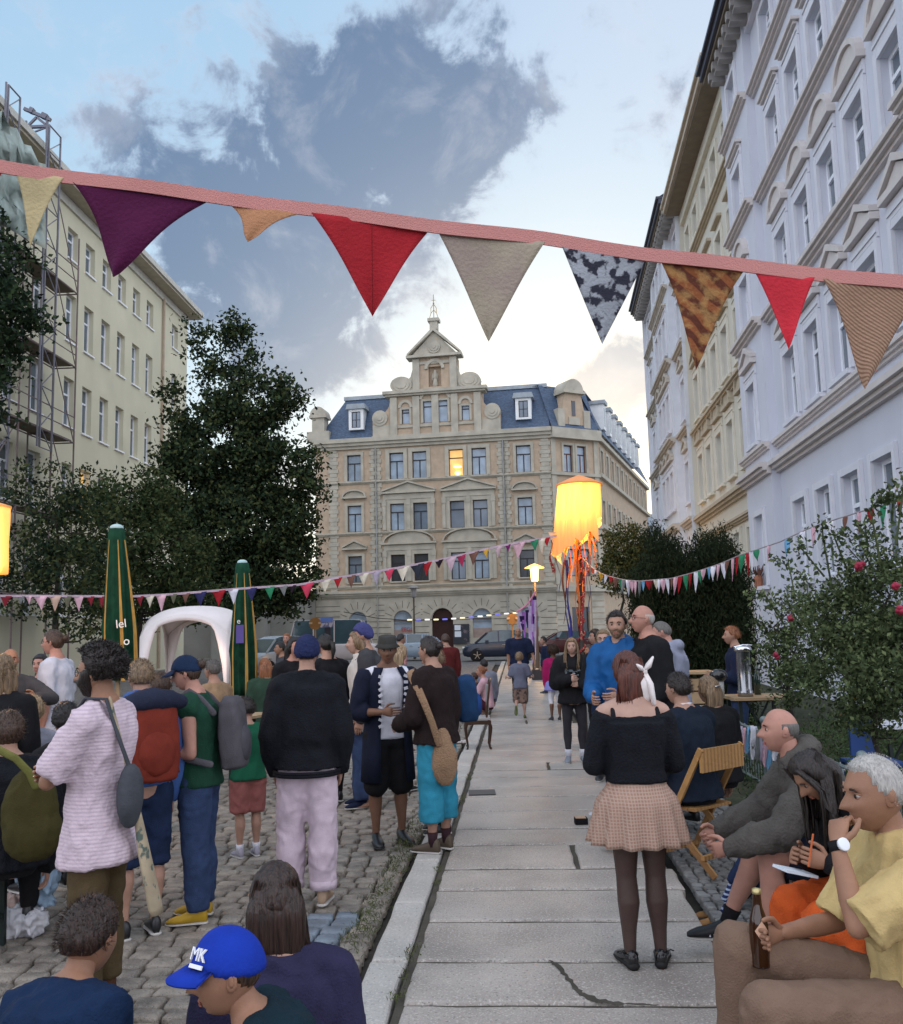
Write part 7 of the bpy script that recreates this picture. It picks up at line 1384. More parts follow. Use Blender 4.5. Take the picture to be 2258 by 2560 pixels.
f2 = [(15, 30, 27, 'dred'), (53, 20, 22, 'grey'), (72, 18, 22, 'pink'), (101, 36, 35, 'pink'), (138, 30, 38, 'peach'), (168, 24, 30, 'olive'), (197, 26, 40, 'pink'), (226, 22, 26, 'dred'), (256, 22, 30, 'dred'), (298, 26, 28, 'red'), (320, 20, 26, 'grey'), (350, 20, 26, 'dred'), (375, 24, 30, 'cream'), (403, 27, 42, 'pink'), (434, 20, 24, 'olive'), (465, 22, 26, 'brown'), (501, 34, 36, 'navy'), (547, 36, 40, 'red'), (583, 28, 38, 'white'), (628, 30, 34, 'navy'), (674, 28, 32, 'green'), (708, 24, 26, 'grey'),
      (732, 20, 22, 'black'), (768, 36, 38, 'pkred'), (813, 32, 30, 'cream'), (845, 23, 27, 'red'), (878, 24, 32, 'brown'), (909, 28, 33, 'cream'), (941, 24, 35, 'lav'), (973, 27, 31, 'pkred'), (1008, 34, 37, 'cream'), (1043, 36, 36, 'char'), (1068, 26, 34, 'red'), (1098, 23, 21, 'black'), (1127, 30, 37, 'plaid'), (1153, 25, 31, 'crim'), (1185, 27, 34, 'brown'), (1214, 18, 22, 'yellow'), (1247, 20, 30, 'strip'), (1270, 15, 20, 'purp'), (1297, 34, 42, 'pink'), (1336, 23, 28, 'green'), (1353, 22, 40, 'cream'), (1366, 20, 22, 'red')]
for i, (x, w, l, c) in enumerate(f2):
    d = dep2(x); q = MB(); a, b = at(x-w/2, interp(rc2, x-w/2), d), at(x+w/2, interp(rc2, x+w/2), d); tp = at(x+random.uniform(-3, 3), interp(rc2, x)+l, d); flag(q, a, b, tp, NB, curl=.08, n=4, m_=4, conc=.05, ph=i*1.3, th=.002); q.build('flag', cl_(c, CC[c]), T, True)
rc3 = [(1455, 1393), (1480, 1420), (1510, 1437), (1560, 1450), (1600, 1453), (1680, 1446), (1740, 1430), (1800, 1410), (1850, 1388), (1890, 1375), (1950, 1355), (2020, 1322), (2100, 1295), (2200, 1265), (2330, 1220)]
dep3 = lambda x: 13-5.5*max(0, min(1, (x-1455)/800))
T = thing('bunting', 'string of narrow fabric strips sagging from the ribbon pole to the right-hand garden', 'bunting', tuple(at(1700, 1440, dep3(1700))))
q = MB(); q.tube([at(x, interp(rc3, x), dep3(x)) for x in range(1455, 2320, 16)], .007, 5); q.build('cord', cloth('grey_cord', (.30, .27, .28)), T)
x = 1470; i = 0; names = ['pink', 'red', 'white', 'cream', 'yellow', 'brown', 'white', 'grey', 'dred', 'lav', 'ora', 'white', 'green', 'pink', 'blue', 'cream', 'brown', 'white', 'red', 'grey']
while x < 2260:
    d = dep3(x); w = random.uniform(5, 11)*(1+(x-1470)/900); l = random.uniform(18, 38)*(1 if x > 1500 else .6)*(1+(x-1470)/700); c = names[(i*7+3) % len(names)] if x < 1640 else {0: 'red', 1: 'white', 2: 'green', 3: 'pink', 4: 'blue', 5: 'white', 6: 'pink', 7: 'white', 8: 'brown', 9: 'pink', 10: 'red', 11: 'green'}[i % 12]
    q = MB(); flag(q, at(x-w/2, interp(rc3, x-w/2), d), at(x+w/2, interp(rc3, x+w/2), d), at(x+random.uniform(-5, 5), interp(rc3, x)+l, d), NB, curl=.3, n=3, m_=5, conc=-.35, ph=i*2.1, th=.003); q.build('strip', cl_(c, CC[c]), T, True); x += random.uniform(8, 14) if x < 1880 else random.uniform(26, 46); i += 1
# ================================================================== lanterns and lamps
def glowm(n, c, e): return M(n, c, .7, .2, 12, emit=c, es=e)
D0 = 13.; T = thing('jellyfish_lantern', 'large glowing yellow fabric lantern like a jellyfish hanging over the path', 'lantern', tuple(at(1445, 1210, D0)))
ap, rl_, rr_ = at(1458, 1187, D0), at(1390, 1212, D0), at(1506, 1212, D0); rad = (rr_.x-rl_.x)/2; c0 = Vector(((rl_.x+rr_.x)/2, D0, rl_.z))
q = MB(); lathe(q, [(.01, ap.z-c0.z), (rad*.55, (ap.z-c0.z)*.5), (rad*1.0, .0), (rad*1.0, -.02), (rad*.9, -.02), (.01, (ap.z-c0.z)*.8)], c0, 28); q.build('cap', M('orange_paper', (.50, .22, .10), .7, emit=(1, .35, .08), es=.35), T, True)
def grad_cloth(name, ztop, zbot, e0, e1):
    m = bpy.data.materials.new(name); m.use_nodes = True; t = m.node_tree; b = t.nodes['Principled BSDF']; l = t.links; b.inputs['Base Color'].default_value = (.6, .35, .12, 1); b.inputs['Roughness'].default_value = .8
    # lit from the bulb inside: brightness falls with distance from it
    tcn = t.nodes.new('ShaderNodeTexCoord'); sp = t.nodes.new('ShaderNodeVectorMath'); sp.operation = 'DISTANCE'; l.new(tcn.outputs['Object'], sp.inputs[0]); sp.inputs[1].default_value = (-.05, -.1, -.22); mr_ = t.nodes.new('ShaderNodeMapRange'); l.new(sp.outputs['Value'], mr_.inputs[0]); mr_.inputs[1].default_value = .12; mr_.inputs[2].default_value = .70; mr_.inputs[3].default_value = e0; mr_.inputs[4].default_value = e1; mr_.interpolation_type = 'SMOOTHSTEP'
    cr = t.nodes.new('ShaderNodeValToRGB'); m2 = t.nodes.new('ShaderNodeMapRange'); l.new(sp.outputs['Value'], m2.inputs[0]); m2.inputs[1].default_value = .12; m2.inputs[2].default_value = .75; l.new(m2.outputs[0], cr.inputs[0]); cr.color_ramp.elements[0].color = (1, .62, .09, 1); cr.color_ramp.elements[1].color = (1, .22, .02, 1)
    wv = t.nodes.new('ShaderNodeTexNoise'); mp = t.nodes.new('ShaderNodeMapping'); mp.inputs['Scale'].default_value = (22, 22, 1.2); l.new(tcn.outputs['Object'], mp.inputs[0]); l.new(mp.outputs[0], wv.inputs['Vector']); wv.inputs['Scale'].default_value = 1.; mm_ = t.nodes.new('ShaderNodeMath'); mm_.operation = 'MULTIPLY_ADD'; l.new(wv.outputs[0], mm_.inputs[0]); mm_.inputs[1].default_value = 1.1; mm_.inputs[2].default_value = .4; mu = t.nodes.new('ShaderNodeMath'); mu.operation = 'MULTIPLY'; l.new(mm_.outputs[0], mu.inputs[0]); l.new(mr_.outputs[0], mu.inputs[1])
    l.new(cr.outputs[0], b.inputs['Emission Color']); l.new(mu.outputs[0], b.inputs['Emission Strength']); return m
q = MB(); rings = []; n = 56
for i in range(14):
    t = i/13; rr = []
    for j in range(n):
        a = 2*math.pi*j/n; pl = 1+.05*math.sin(a*14)*(.3+t)+.06*noise.noise(Vector((math.cos(a)*2, math.sin(a)*2, t))); Lh = .80+.22*noise.noise(Vector((math.cos(a)*1.5+4, math.sin(a)*1.5, 0)))+(.14 if math.cos(a) < -.3 else 0)-(.32 if math.cos(a) > .75 else 0)
        r = rad*(.92+.16*t*(.6 if math.cos(a) > 0 else 1.15))*pl; rr.append(c0+Vector((math.cos(a)*r-.05*t, math.sin(a)*r, -.02-Lh*t+.03*t*math.sin(a*9))))
    rings.append(rr)
q.loft(rings, cap=False); q.build('shade_cloth', grad_cloth('glowing_cloth', 0, 0, 2.5, .60), T, True)
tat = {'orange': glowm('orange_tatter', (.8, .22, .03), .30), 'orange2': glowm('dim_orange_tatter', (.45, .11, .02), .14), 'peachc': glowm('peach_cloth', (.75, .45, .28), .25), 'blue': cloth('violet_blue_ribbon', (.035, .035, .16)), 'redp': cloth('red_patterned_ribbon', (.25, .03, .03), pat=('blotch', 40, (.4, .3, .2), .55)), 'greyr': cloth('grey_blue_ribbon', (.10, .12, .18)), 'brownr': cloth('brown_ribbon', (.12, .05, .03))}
for (x0, y0, x1, y1, w, c) in [(1388, 1330, 1403, 1412, 34, 'peachc'), (1377, 1350, 1380, 1432, 12, 'redp'), (1392, 1380, 1402, 1478, 6, 'greyr'), (1414, 1345, 1417, 1420, 10, 'orange2'), (1424, 1330, 1424, 1470, 7, 'orange'), (1431, 1340, 1433, 1455, 5, 'orange'), (1414, 1400, 1420, 1585, 9, 'blue'), (1421, 1395, 1425, 1590, 8, 'blue'), (1410, 1400, 1411, 1560, 6, 'brownr'), (1441, 1330, 1446, 1560, 7, 'orange2'), (1450, 1330, 1452, 1590, 8, 'brownr'), (1456, 1350, 1458, 1600, 9, 'redp'), (1462, 1340, 1462, 1480, 6, 'orange'), (1470, 1330, 1471, 1500, 4, 'greyr'), (1476, 1270, 1479, 1400, 12, 'orange'), (1483, 1280, 1487, 1380, 10, 'orange'), (1480, 1300, 1472, 1440, 6, 'redp'), (1436, 1345, 1452, 1400, 8, 'orange2'), (1468, 1400, 1476, 1530, 4, 'greyr'), (1489, 1300, 1490, 1420, 5, 'orange2'), (1445, 1400, 1441, 1545, 6, 'orange2'), (1418, 1500, 1430, 1600, 7, 'blue')]:
    q = MB(); d = D0+random.uniform(-.25, .2); a, b = at(x0, y0, d), at(x1, y1, d); n = 9; ww = w*d/FPX; vs = []
    for i in range(n+1): t = i/n; p = a.lerp(b, t)+Vector((.025*math.sin(t*7+x0), .03*math.sin(t*5+x0), 0)); e = ww*(1-.35*t)*.5; tw = Vector((math.cos(t*2+x0), math.sin(t*2+x0)*.6, 0)); vs += [p-tw*e, p+tw*e]
    q.add(vs, [(i*2, i*2+1, i*2+3, i*2+2) for i in range(n)]); o = q.build('tatter', tat[c], T, norm=False); m_ = o.modifiers.new('s', 'SOLIDIFY'); m_.thickness = .004
bl = bpy.data.lights.new('lantern_bulb', 'POINT'); bl.energy = 60; bl.color = (1, .52, .16); bl.shadow_soft_size = .15; bo = bpy.data.objects.new('lantern_bulb', bl); COL.objects.link(bo); bo.parent = T; bo.location = (-.05, -.05, -.55)
q = MB(); q.ell(c0+Vector((-.05, 0, -.22)), (.09, .09, .11)); q.build('bulb', M('bulb', (1, .8, .5), emit=(1, .7, .3), es=25), T, True)
T = thing('lantern_pole', 'ribbon-wrapped pole that carries the jellyfish lantern', 'pole', tuple(at(1457, 1600, 13)-Vector((0, 0, .0)))); b = at(1457, 1600, D0); q = MB(); q.tube([(b.x, D0+.06, 0), (b.x-.01, D0+.06, ap.z-.1)], .028, 8, round_=False); q.build('pole', M('dark_pole', (.05, .04, .035), .6), T)
q = MB(); pts = []
for i in range(140): t = i/139; a = t*70; z = .9+t*2.0; pts.append(Vector((b.x+math.cos(a)*.04, D0+.06+math.sin(a)*.04, z)))
q.tube(pts, .016, 5); q.build('ribbon_wrap', tat['redp'], T, True)
# left lantern
DL = 8.; c0 = at(-22, 1268, DL); zb = at(-22, 1435, DL).z; T = thing('paper_lantern', 'glowing cylindrical yellow lantern cut by the left edge', 'lantern', (c0.x, DL, zb)); q = MB(); n = 40; rings = [[Vector((c0.x+.155*(1+.02*math.sin(9*a)+.02*math.sin(t*9))*math.cos(a), DL+.155*math.sin(a), c0.z+(zb-c0.z)*t)) for a in [2*math.pi*j/n for j in range(n)]] for t in [i/8 for i in range(9)]]
q.loft(rings); q.build('shade', M('amber_paper', (.9, .55, .2), .7, emit=(1, .40, .05), es=1.15), T, True); q = MB(); q.tube([(c0.x, DL, c0.z+.05), (c0.x, DL, -.05)], .025, 8, round_=False); q.build('pole', M('wooden_pole', (.16, .09, .05), .7), T)
q = MB(); lathe(q, [(.01, .06), (.165, .01), (.165, -.01), (.01, -.01)], c0, 24); q.build('lantern_lid', M('amber_lid', (.5, .25, .1), emit=(1, .4, .1), es=.4), T)
bl = bpy.data.lights.new('lantern_bulb', 'POINT'); bl.energy = 60; bl.color = (1, .52, .18); bl.shadow_soft_size = .15; bo = bpy.data.objects.new('lantern_bulb', bl); COL.objects.link(bo); bo.parent = T; bo.location = (.05, -.3, .1)
# street lamps
def lamp(px, ytop, ybot, d, lab, on):
    tp = at(px, ytop, d); T = thing('street_lamp', lab, 'street lamp', (tp.x, d, -.1)); s = 1.; q = MB(); q.tube([(tp.x, d, -.1), (tp.x, d, 1.2), (tp.x, d, tp.z-.55)], [.09, .06, .045], 8); q.build('post', M('lamp_post', (.10, .08, .06), .6), T)
    q = MB(); lathe(q, [(.12, -.62), (.15, -.55), (.18, -.1), (.17, -.06)], tp, 16); q.build('lamp_glass', M('lamp_glow' if on else 'lamp_dull', (1, .6, .2) if on else (.3, .3, .3), .5, emit=(1, .55, .15) if on else None, es=5 if on else 0), T, True)
    q = MB(); lathe(q, [(.02, .12), (.2, .05), (.42, -.06), (.40, -.08), (.1, -.07)], tp, 20); q.build('lamp_hood', M('lamp_hood_lit' if on else 'lamp_hood', (.6, .4, .15) if on else (.25, .24, .22), .5, emit=(1, .5, .12) if on else None, es=2.2 if on else 0), T, True); return T, tp
T, tp = lamp(1336, 1416, 1640, 38, 'lit street lamp with a flat hood in front of the corner building', True)
bl = bpy.data.lights.new('street_bulb', 'POINT'); bl.energy = 450; bl.color = (1, .55, .2); bl.shadow_soft_size = .2; bo = bpy.data.objects.new('street_bulb', bl); COL.objects.link(bo); bo.parent = T; bo.location = (0, -.7, tp.z-.2)
T, tp = lamp(1034, 1468, 1640, 55, 'unlit grey street lamp in front of the arched windows of the corner building', False)
# ================================================================== parasols, tent
gpar = cloth('dark_green_canvas', (.010, .050, .027), bump=.3, var=.3); yin = cloth('ochre_canvas', (.42, .24, .06)); 
def parasol(label, px, ytop, ybot, d, wpx, tilt=0.):
    a, b = at(px, ytop, d), at(px+tilt, ybot, d); T = thing('closed_parasol', label, 'parasol', (b.x, d, -.05), 0, 'closed green parasols'); q = MB(); q.tube([(b.x, d, -.05), (a.x, d, a.z)], .025, 8); q.build('pole', M('parasol_pole', (.35, .25, .15), .6), T)
    q = MB(); rings = []; n = 64
    for i in range(16):
        t = i/15; rr = []; r = wpx*d/FPX/2*(.40+.60*min(1, t*1.5)**.8); c = a.lerp(b, t)
        for j in range(n): g = 2*math.pi*j/n; f = 1-.52*t**.5*(abs(math.sin(g*4+.6*t))**.45)*(1)+.05*noise.noise(Vector((g*2, t*3, d))); rr.append(c+Vector((math.cos(g)*r*f, math.sin(g)*r*f, 0)))
        rings.append(rr)
    q.loft(rings); q.build('canopy', gpar, T, True)
    for k, (g, ww) in enumerate(((-.45, .26), (-1.15, .20), (-2.0, .10), (2.6, .1))):
        q = MB(); vs = []
        for i in range(13): t = .08+i/12*.92; r = wpx*d/FPX/2*(.40+.60*min(1, t*1.5)**.8)*1.03; c = a.lerp(b, t); w = ww*.5*(.3+t*.7); vs += [c+Vector((math.cos(g-w)*r, math.sin(g-w)*r, 0)), c+Vector((math.cos(g+w)*r, math.sin(g+w)*r, 0))]
        q.add(vs, [(i*2, i*2+1, i*2+3, i*2+2) for i in range(12)]); o = q.build('lining_fold', yin, T, norm=False); m_ = o.modifiers.new('s', 'SOLIDIFY'); m_.thickness = .006
    q = MB(); q.ell(a+Vector((0, 0, .01)), (.07, .07, .04)); q.build('crown_cap', M('pale_plastic', (.40, .55, .55) if px < 400 else (.6, .6, .65), .5), T, True)
    return T, a, b
T, a, b = parasol('large closed dark green parasol with white lettering near the left lantern', 292, 1322, 1700, 9.5, 96, 12)
text('lel', .12, M('white_print', (.75, .75, .72), .7), T, facing(at(303, 1560, 9.5-.235), (1, .0, .12), (0, 0, 1)), .002)
text('o', .12, M('white_print', (.75, .75, .72), .7), T, facing(at(316, 1603, 9.5-.24), (1, .0, .3), (0, 0, 1)), .002)
T, a, b = parasol('closed dark green parasol to the right of the white tent', 606, 1408, 1738, 12.5, 78, 3)
q = MB(); c = at(600, 1585, 12.5-.23); q.box((c.x-.05, c.y, c.z-.12), (c.x+.05, c.y+.004, c.z+.12)); q.build('printed_logo', M('violet_print', (.10, .07, .25), .7), T)
text('e', .10, M('white_print', (.75, .75, .72), .7), T, facing(at(597, 1553, 12.5-.235), (1, 0, 0), (0, 0, 1)), .002)
# dome tent: four leg arches
DT = 22.; Lx, Rx = at(350, 1575, DT), at(574, 1565, DT); cx, W2 = (Lx.x+Rx.x)/2, (Rx.x-Lx.x)/2; zt = at(470, 1512, DT).z; zs = at(352, 1592, DT).z
T = thing('event_tent', 'white dome event tent with arched openings between the two parasols', 'tent', (cx, DT+W2, -.1)); q = MB(); n = 20; grid = []
def tz(x, y): r2 = max(abs(x), abs(y)); s_ = x*x*.5+y*y*.5; return zt-(zt-zs)*(.35*s_+.65*s_*s_)*1.0
for j in range(n+1):
    for i in range(n+1): x, y = -1+2*i/n, -1+2*j/n; q.v.append(Vector((cx+x*W2, DT+W2+y*W2, tz(x, y))))
q.f = [(j*(n+1)+i, j*(n+1)+i+1, (j+1)*(n+1)+i+1, (j+1)*(n+1)+i) for j in range(n) for i in range(n)]; q.m = [0]*len(q.f)
def skirt_side(fn):   # valance from the roof edge down to an arch
    k = len(q.v); m_ = 24; 
    for i in range(m_+1):
        x = -1+2*i/m_; t_ = tz(x, 1); arch = -.1+(zs+.85-(-.1))*(1-min(1, abs(x)/.93)**2.6)**.62 if abs(x) < .93 else -.1; q.v.extend([Vector(fn(x, t_)), Vector(fn(x, min(arch, t_-.12)))])
    q.f.extend([(k+i*2, k+i*2+2, k+i*2+3, k+i*2+1) for i in range(m_)]); q.m.extend([0]*m_)
skirt_side(lambda x, z: (cx+x*W2, DT, z)); skirt_side(lambda x, z: (cx+x*W2, DT+2*W2, z)); skirt_side(lambda x, z: (cx-W2, DT+W2+x*W2, z)); skirt_side(lambda x, z: (cx+W2, DT+W2+x*W2, z))
o = q.build('canopy', M('white_tent_cloth', (.78, .72, .70), .7, .04), T, True, norm=False); m_ = o.modifiers.new('s', 'SOLIDIFY'); m_.thickness = .01
bl = bpy.data.lights.new('tent_lamp', 'POINT'); bl.energy = 12; bl.color = (1, .6, .4); bl.shadow_soft_size = .2; bo = bpy.data.objects.new('tent_lamp', bl); COL.objects.link(bo); bo.parent = T; bo.location = (W2*.6, -W2*1.4, 1.3)
# ================================================================== banner, signs, string lights
T = thing('ribbon_banner', 'purple and white torn fabric banner on a post behind the bald person on the path', 'banner', tuple(at(1325, 1640, 30))); q = MB(); b = at(1333, 1640, 30); q.tube([(b.x, 30, -.05), (b.x, 30, at(1333, 1478, 30).z)], .035, 6); q.build('post', M('wooden_pole', (.16, .09, .05), .7), T)
for (x0, y0, x1, y1, w, c) in [(1301, 1530, 1304, 1590, 6, 'lav2'), (1310, 1530, 1312, 1600, 10, 'viol'), (1318, 1525, 1319, 1570, 9, 'dk2'), (1325, 1515, 1325, 1630, 9, 'lav2'), (1331, 1500, 1332, 1600, 8, 'viol'), (1337, 1490, 1334, 1560, 10, 'dk2'), (1338, 1500, 1339, 1650, 7, 'lav2'), (1330, 1560, 1331, 1660, 8, 'lav2'), (1305, 1540, 1308, 1575, 12, 'dk2'), (1295, 1530, 1297, 1640, 3, 'lav2')]:
    q = MB(); d = 29.9; a, b = at(x0, y0, d), at(x1, y1, d); e = w*d/FPX/2; q.add([a+Vector((-e, 0, 0)), a+Vector((e, 0, 0)), a.lerp(b, .5)+Vector((e*.8, .05, 0)), b+Vector((e*.2, 0, 0)), b+Vector((-e*.2, 0, 0)), a.lerp(b, .5)+Vector((-e*.8, .05, 0))], [(0, 1, 2, 5), (5, 2, 3, 4)]); o = q.build('strip', cloth('banner_'+c, {'lav2': (.50, .38, .60), 'viol': (.34, .14, .45), 'dk2': (.03, .015, .07)}[c]), T, norm=False); m_ = o.modifiers.new('s', 'SOLIDIFY'); m_.thickness = .006
q = MB(); q.tube([at(1292, 1530, 29.9), at(1316, 1514, 29.9), at(1330, 1494, 29.9), at(1338, 1480, 29.9)], .03, 6); q.build('cord', cloth('pink_cord', (.7, .25, .4)), T)
def disc_sign(px, py, r, d, lab):
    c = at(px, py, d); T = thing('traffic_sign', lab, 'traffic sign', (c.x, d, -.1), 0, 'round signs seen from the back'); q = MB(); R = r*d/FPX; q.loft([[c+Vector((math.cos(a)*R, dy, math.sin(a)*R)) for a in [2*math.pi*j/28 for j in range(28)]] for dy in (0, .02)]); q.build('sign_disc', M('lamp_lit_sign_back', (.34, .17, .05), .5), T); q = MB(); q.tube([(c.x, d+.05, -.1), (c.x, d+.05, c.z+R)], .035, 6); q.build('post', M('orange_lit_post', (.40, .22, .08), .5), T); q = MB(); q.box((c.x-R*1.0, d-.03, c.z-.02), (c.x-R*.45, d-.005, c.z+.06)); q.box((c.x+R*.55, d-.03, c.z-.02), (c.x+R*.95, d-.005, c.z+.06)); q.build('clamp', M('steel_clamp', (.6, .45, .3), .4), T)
disc_sign(788, 1559, 15, 40, 'round traffic sign seen from behind left of the beanie'); disc_sign(1281, 1547, 14, 38, 'round traffic sign seen from behind above the dark blue car')
T = thing('billboard', 'blue and white poster board on a stand left of the arched windows', 'billboard', tuple(at(816, 1600, 44))); q = MB(); a, b = at(801, 1543, 44), at(832, 1568, 44); q.box((a.x, 44, b.z), (b.x, 44.1, a.z)); q.build('board', M('poster_picture', (.12, .13, .22), .6, pat=('blotch', 3., (.45, .42, .48), .5)), T); q = MB(); q.box((a.x, 43.98, a.z-.25), (b.x, 43.999, a.z)); q.build('header', M('blue_header', (.12, .2, .5), .6), T); q = MB(); q.box((a.x+.2, 44.02, -.1), (b.x-.1, 44.08, b.z)); q.build('base', M('dark_base', (.03, .03, .04), .6), T)
u, z = c6(1460, 1570); T = thing('poster_case', 'dark notice case with two white sheets beside the arched doorway', 'notice case', tuple(FC.p(u, z-.8, .2))); q = MB(); FC.box(q, u-.6, u+.6, z-.75, z+.75, .115, .22); q.build('case', M('case_dark', (.035, .04, .05), .3, pat=('blotch', 2.5, (.15, .12, .14), .55)), T); q = MB(); FC.box(q, u-.5, u-.05, z+.3, z+.68, .222, .235); FC.box(q, u-.5, u-.02, z-.2, z+.22, .222, .235); q.build('sheet', M('paper', (.62, .68, .74)), T)
u, z = c6(972, 1528); text('EEGO', .42, M('red_lettering', (.42, .05, .05), .6), B, Matrix(((FC.U.x, 0, FC.Nn.x, FC.p(u, z, -.12).x), (FC.U.y, 0, FC.Nn.y, FC.p(u, z, -.12).y), (0, 1, 0, z), (0, 0, 0, 1))), .005, name='shop_lettering')
T = thing('string_lights', 'thin string of small lights across the far street', 'string lights', tuple(at(1100, 1560, 34))); q = MB(); sp_ = [(860, 1530), (940, 1545), (1010, 1550), (1100, 1549), (1180, 1543), (1240, 1536), (1292, 1532)]; q.tube([at(x, y, 34) for x, y in sp_], .012, 4); q.build('cable', black, T)
for x in range(1020, 1290, 22): q = MB(); y = interp(sp_, x); q.tube([at(x, y, 33.97), at(x+9, y-.3, 33.97)], .035, 6); q.build('light', M('string_light_%d' % (x % 3), [(.9, .8, .5), (.15, .15, .6), (.8, .8, .75)][x % 3], .5, emit=[(.9, .8, .5), (.15, .15, .6), (.8, .8, .75)][x % 3], es=.8), T, True)
# ================================================================== cars
def car(label, cx_, cy_, length, hgt, paint, van=False, flip=1, ang=0., wheelc=(.55, .45, .36), width=1.75):
    T = thing('parked_car', label, 'car', (cx_, cy_, -.1), ang, 'cars parked in front of the corner building'); S_ = WM[T.name]; q = MB(S_); Lh = length/2; f = flip
    if van: prof = [(-1, .45, .95, 1.0), (-.97, .42, 1.05, 1.0), (-.86, .3, 1.1, 1.0), (-.6, .28, 1.12, 1), (.6, .28, 1.12, 1), (.95, .3, 1.1, 1), (1, .4, 1.0, .97)]; roof = [(-.86, 1.1), (-.66, hgt-.05), (-.5, hgt), (.85, hgt), (.98, 1.1)]
    else: prof = [(-1, .42, .66, .86), (-.97, .3, .76, .92), (-.86, .24, .86, .97), (-.62, .24, .96, 1), (-.3, .22, 1.0, 1), (.5, .22, 1.04, 1), (.88, .26, 1.04, .98), (.97, .34, .98, .93), (1, .42, .85, .88)]; roof = [(-.66, .94), (-.34, hgt-.12), (-.18, hgt-.02), (.1, hgt), (.55, hgt-.04), (.82, hgt-.25), (.95, 1.0)]
    rings = []
    for x, z0, z1, w in prof:
        hw = width/2*w; rings.append([Vector((f*x*Lh, s*hw*k, z)) for s, k, z in ((-1, .9, z0), (-1, 1, z0+.12), (-1, 1.01, (z0+z1)/2), (-1, .97, z1-.06), (-1, .86, z1), (1, .86, z1), (1, .97, z1-.06), (1, 1.01, (z0+z1)/2), (1, 1, z0+.12), (1, .9, z0))])
    q.loft(rings); o = q.build('body', paint, T, True); bevel(o, .03)
    g = MB(S_); rg = []
    for x, z in roof: hw = width/2*(.84 if z < 1.15 else .70 if not van else .8); rg.append((f*x*Lh, z, hw))
    zb = .93 if not van else 1.08; g.loft([[Vector((x, -width/2*.87, zb)), Vector((x, -hw, z)), Vector((x, hw, z)), Vector((x, width/2*.87, zb))] for x, z, hw in rg]); g.build('windows', M('car_glass', (.05, .09, .11), .08, .3, 1., spec=.9), T)
    r_m = MB(S_); xs = [p for p in rg if p[1] > hgt-.3]; r_m.loft([[Vector((x, -hw*1.01, z-.04)), Vector((x, -hw*.8, z+.015)), Vector((x, hw*.8, z+.015)), Vector((x, hw*1.01, z-.04))] for x, z, hw in xs])
    for x0, z0, x1, z1 in ((rg[0][0], rg[0][1], rg[1][0], rg[1][1]), (rg[-1][0], rg[-1][1], rg[-2][0], rg[-2][1]), (f*-.05*Lh, zb, f*-.05*Lh, hgt-.03), (f*.42*Lh, zb, f*.42*Lh, hgt-.04)):
        for s in (-1, 1): r_m.bar((x0, s*width/2*.875, z0 if z0 < 1.2 else zb), (x1, s*width/2*(.71 if not van else .81), z1), .06)
    r_m.build('roof', paint, T)
    for x in (-.62, .62):
        for s in (-1, 1):
            w = MB(S_); c = Vector((f*x*Lh, s*(width/2-.09), .32)); ring = lambda r, y: [c+Vector((math.cos(a)*r, y*s, math.sin(a)*r)) for a in [2*math.pi*j/24 for j in range(24)]]; w.loft([ring(.32, -.1), ring(.33, 0), ring(.33, .08), ring(.30, .105), ring(.22, .10)]); w.build('tyre', M('rubber', (.015, .015, .015), .8), T, True)
            w = MB(S_); w.loft([ring(.215, .09), ring(.21, .075)]); 
            for k in range(5): a = 2*math.pi*k/5+.3; w.bar(c+Vector((0, s*.10, 0)), c+Vector((math.cos(a)*.21, s*.10, math.sin(a)*.21)), .07, .03)
            w.build('rim', M('alloy_rim', wheelc, .3, metal=.7), T)
            w = MB(S_); w.loft([[c+Vector((math.cos(a)*r, y*s, math.sin(a)*r)) for a in [2*math.pi*j/20 for j in range(20)]] for r, y in ((.38, .02), (.38, .092))]); w.build('wheel_arch', M('dark_plastic', (.012, .012, .014), .7), T)
    for s in (-1, 1): w = MB(S_); w.ell((f*-.93*Lh, s*width/2*.72, .70 if not van else .8), (.16, .15, .09)); w.build('headlight', M('headlight', (.65, .65, .62), .15), T, True); w = MB(S_); w.ell((f*.975*Lh, s*width/2*.74, .9), (.08, .12, .14)); w.build('tail_light', M('tail_light', (.4, .02, .02), .2), T, True)
    w = MB(S_); w.box((f*-.36*Lh-.09, -width/2-.12, .98), (f*-.36*Lh+.09, -width/2+.02, 1.1)); w.build('wing_mirror', paint, T); w = MB(S_)
    for x in (.1, .52): w.box((f*x*Lh-.10, -width/2*1.02-.015, .84), (f*x*Lh+.08, -width/2*1.0, .87))
    w.build('door_handle', M('chrome', (.5, .5, .5), .2, metal=1), T); return T
carp = lambda n, c, r=.25: M(n, c, r, .05, spec=.6)
p1, p2 = at(1157, 1646, 50), at(1345, 1646, 50); car('dark blue people carrier parked in front of the arched doorway', (p1.x+p2.x)/2, 50, p2.x-p1.x, 1.60, carp('dark_blue_paint', (.014, .024, .05)))
p1 = at(835, 1600, 49); car('white van behind the people left of the cream jacket', p1.x, 49, 4.6, 2.35, carp('white_paint_van', (.52, .49, .50)), van=True, flip=-1)
p1 = at(1022, 1600, 53); car('pale blue small car behind the bucket hat', p1.x, 53, 3.8, 1.5, carp('pale_blue_paint', (.28, .38, .48)))
p1 = at(695, 1600, 41); car('silver car beside the second parasol', p1.x, 41, 3.9, 1.62, carp('silver_paint', (.34, .38, .42)), ang=.9)
p1 = at(1420, 1600, 55); car('dark red car behind the ribbon pole', p1.x, 55, 4.1, 1.45, carp('dark_red_paint', (.08, .012, .014)))
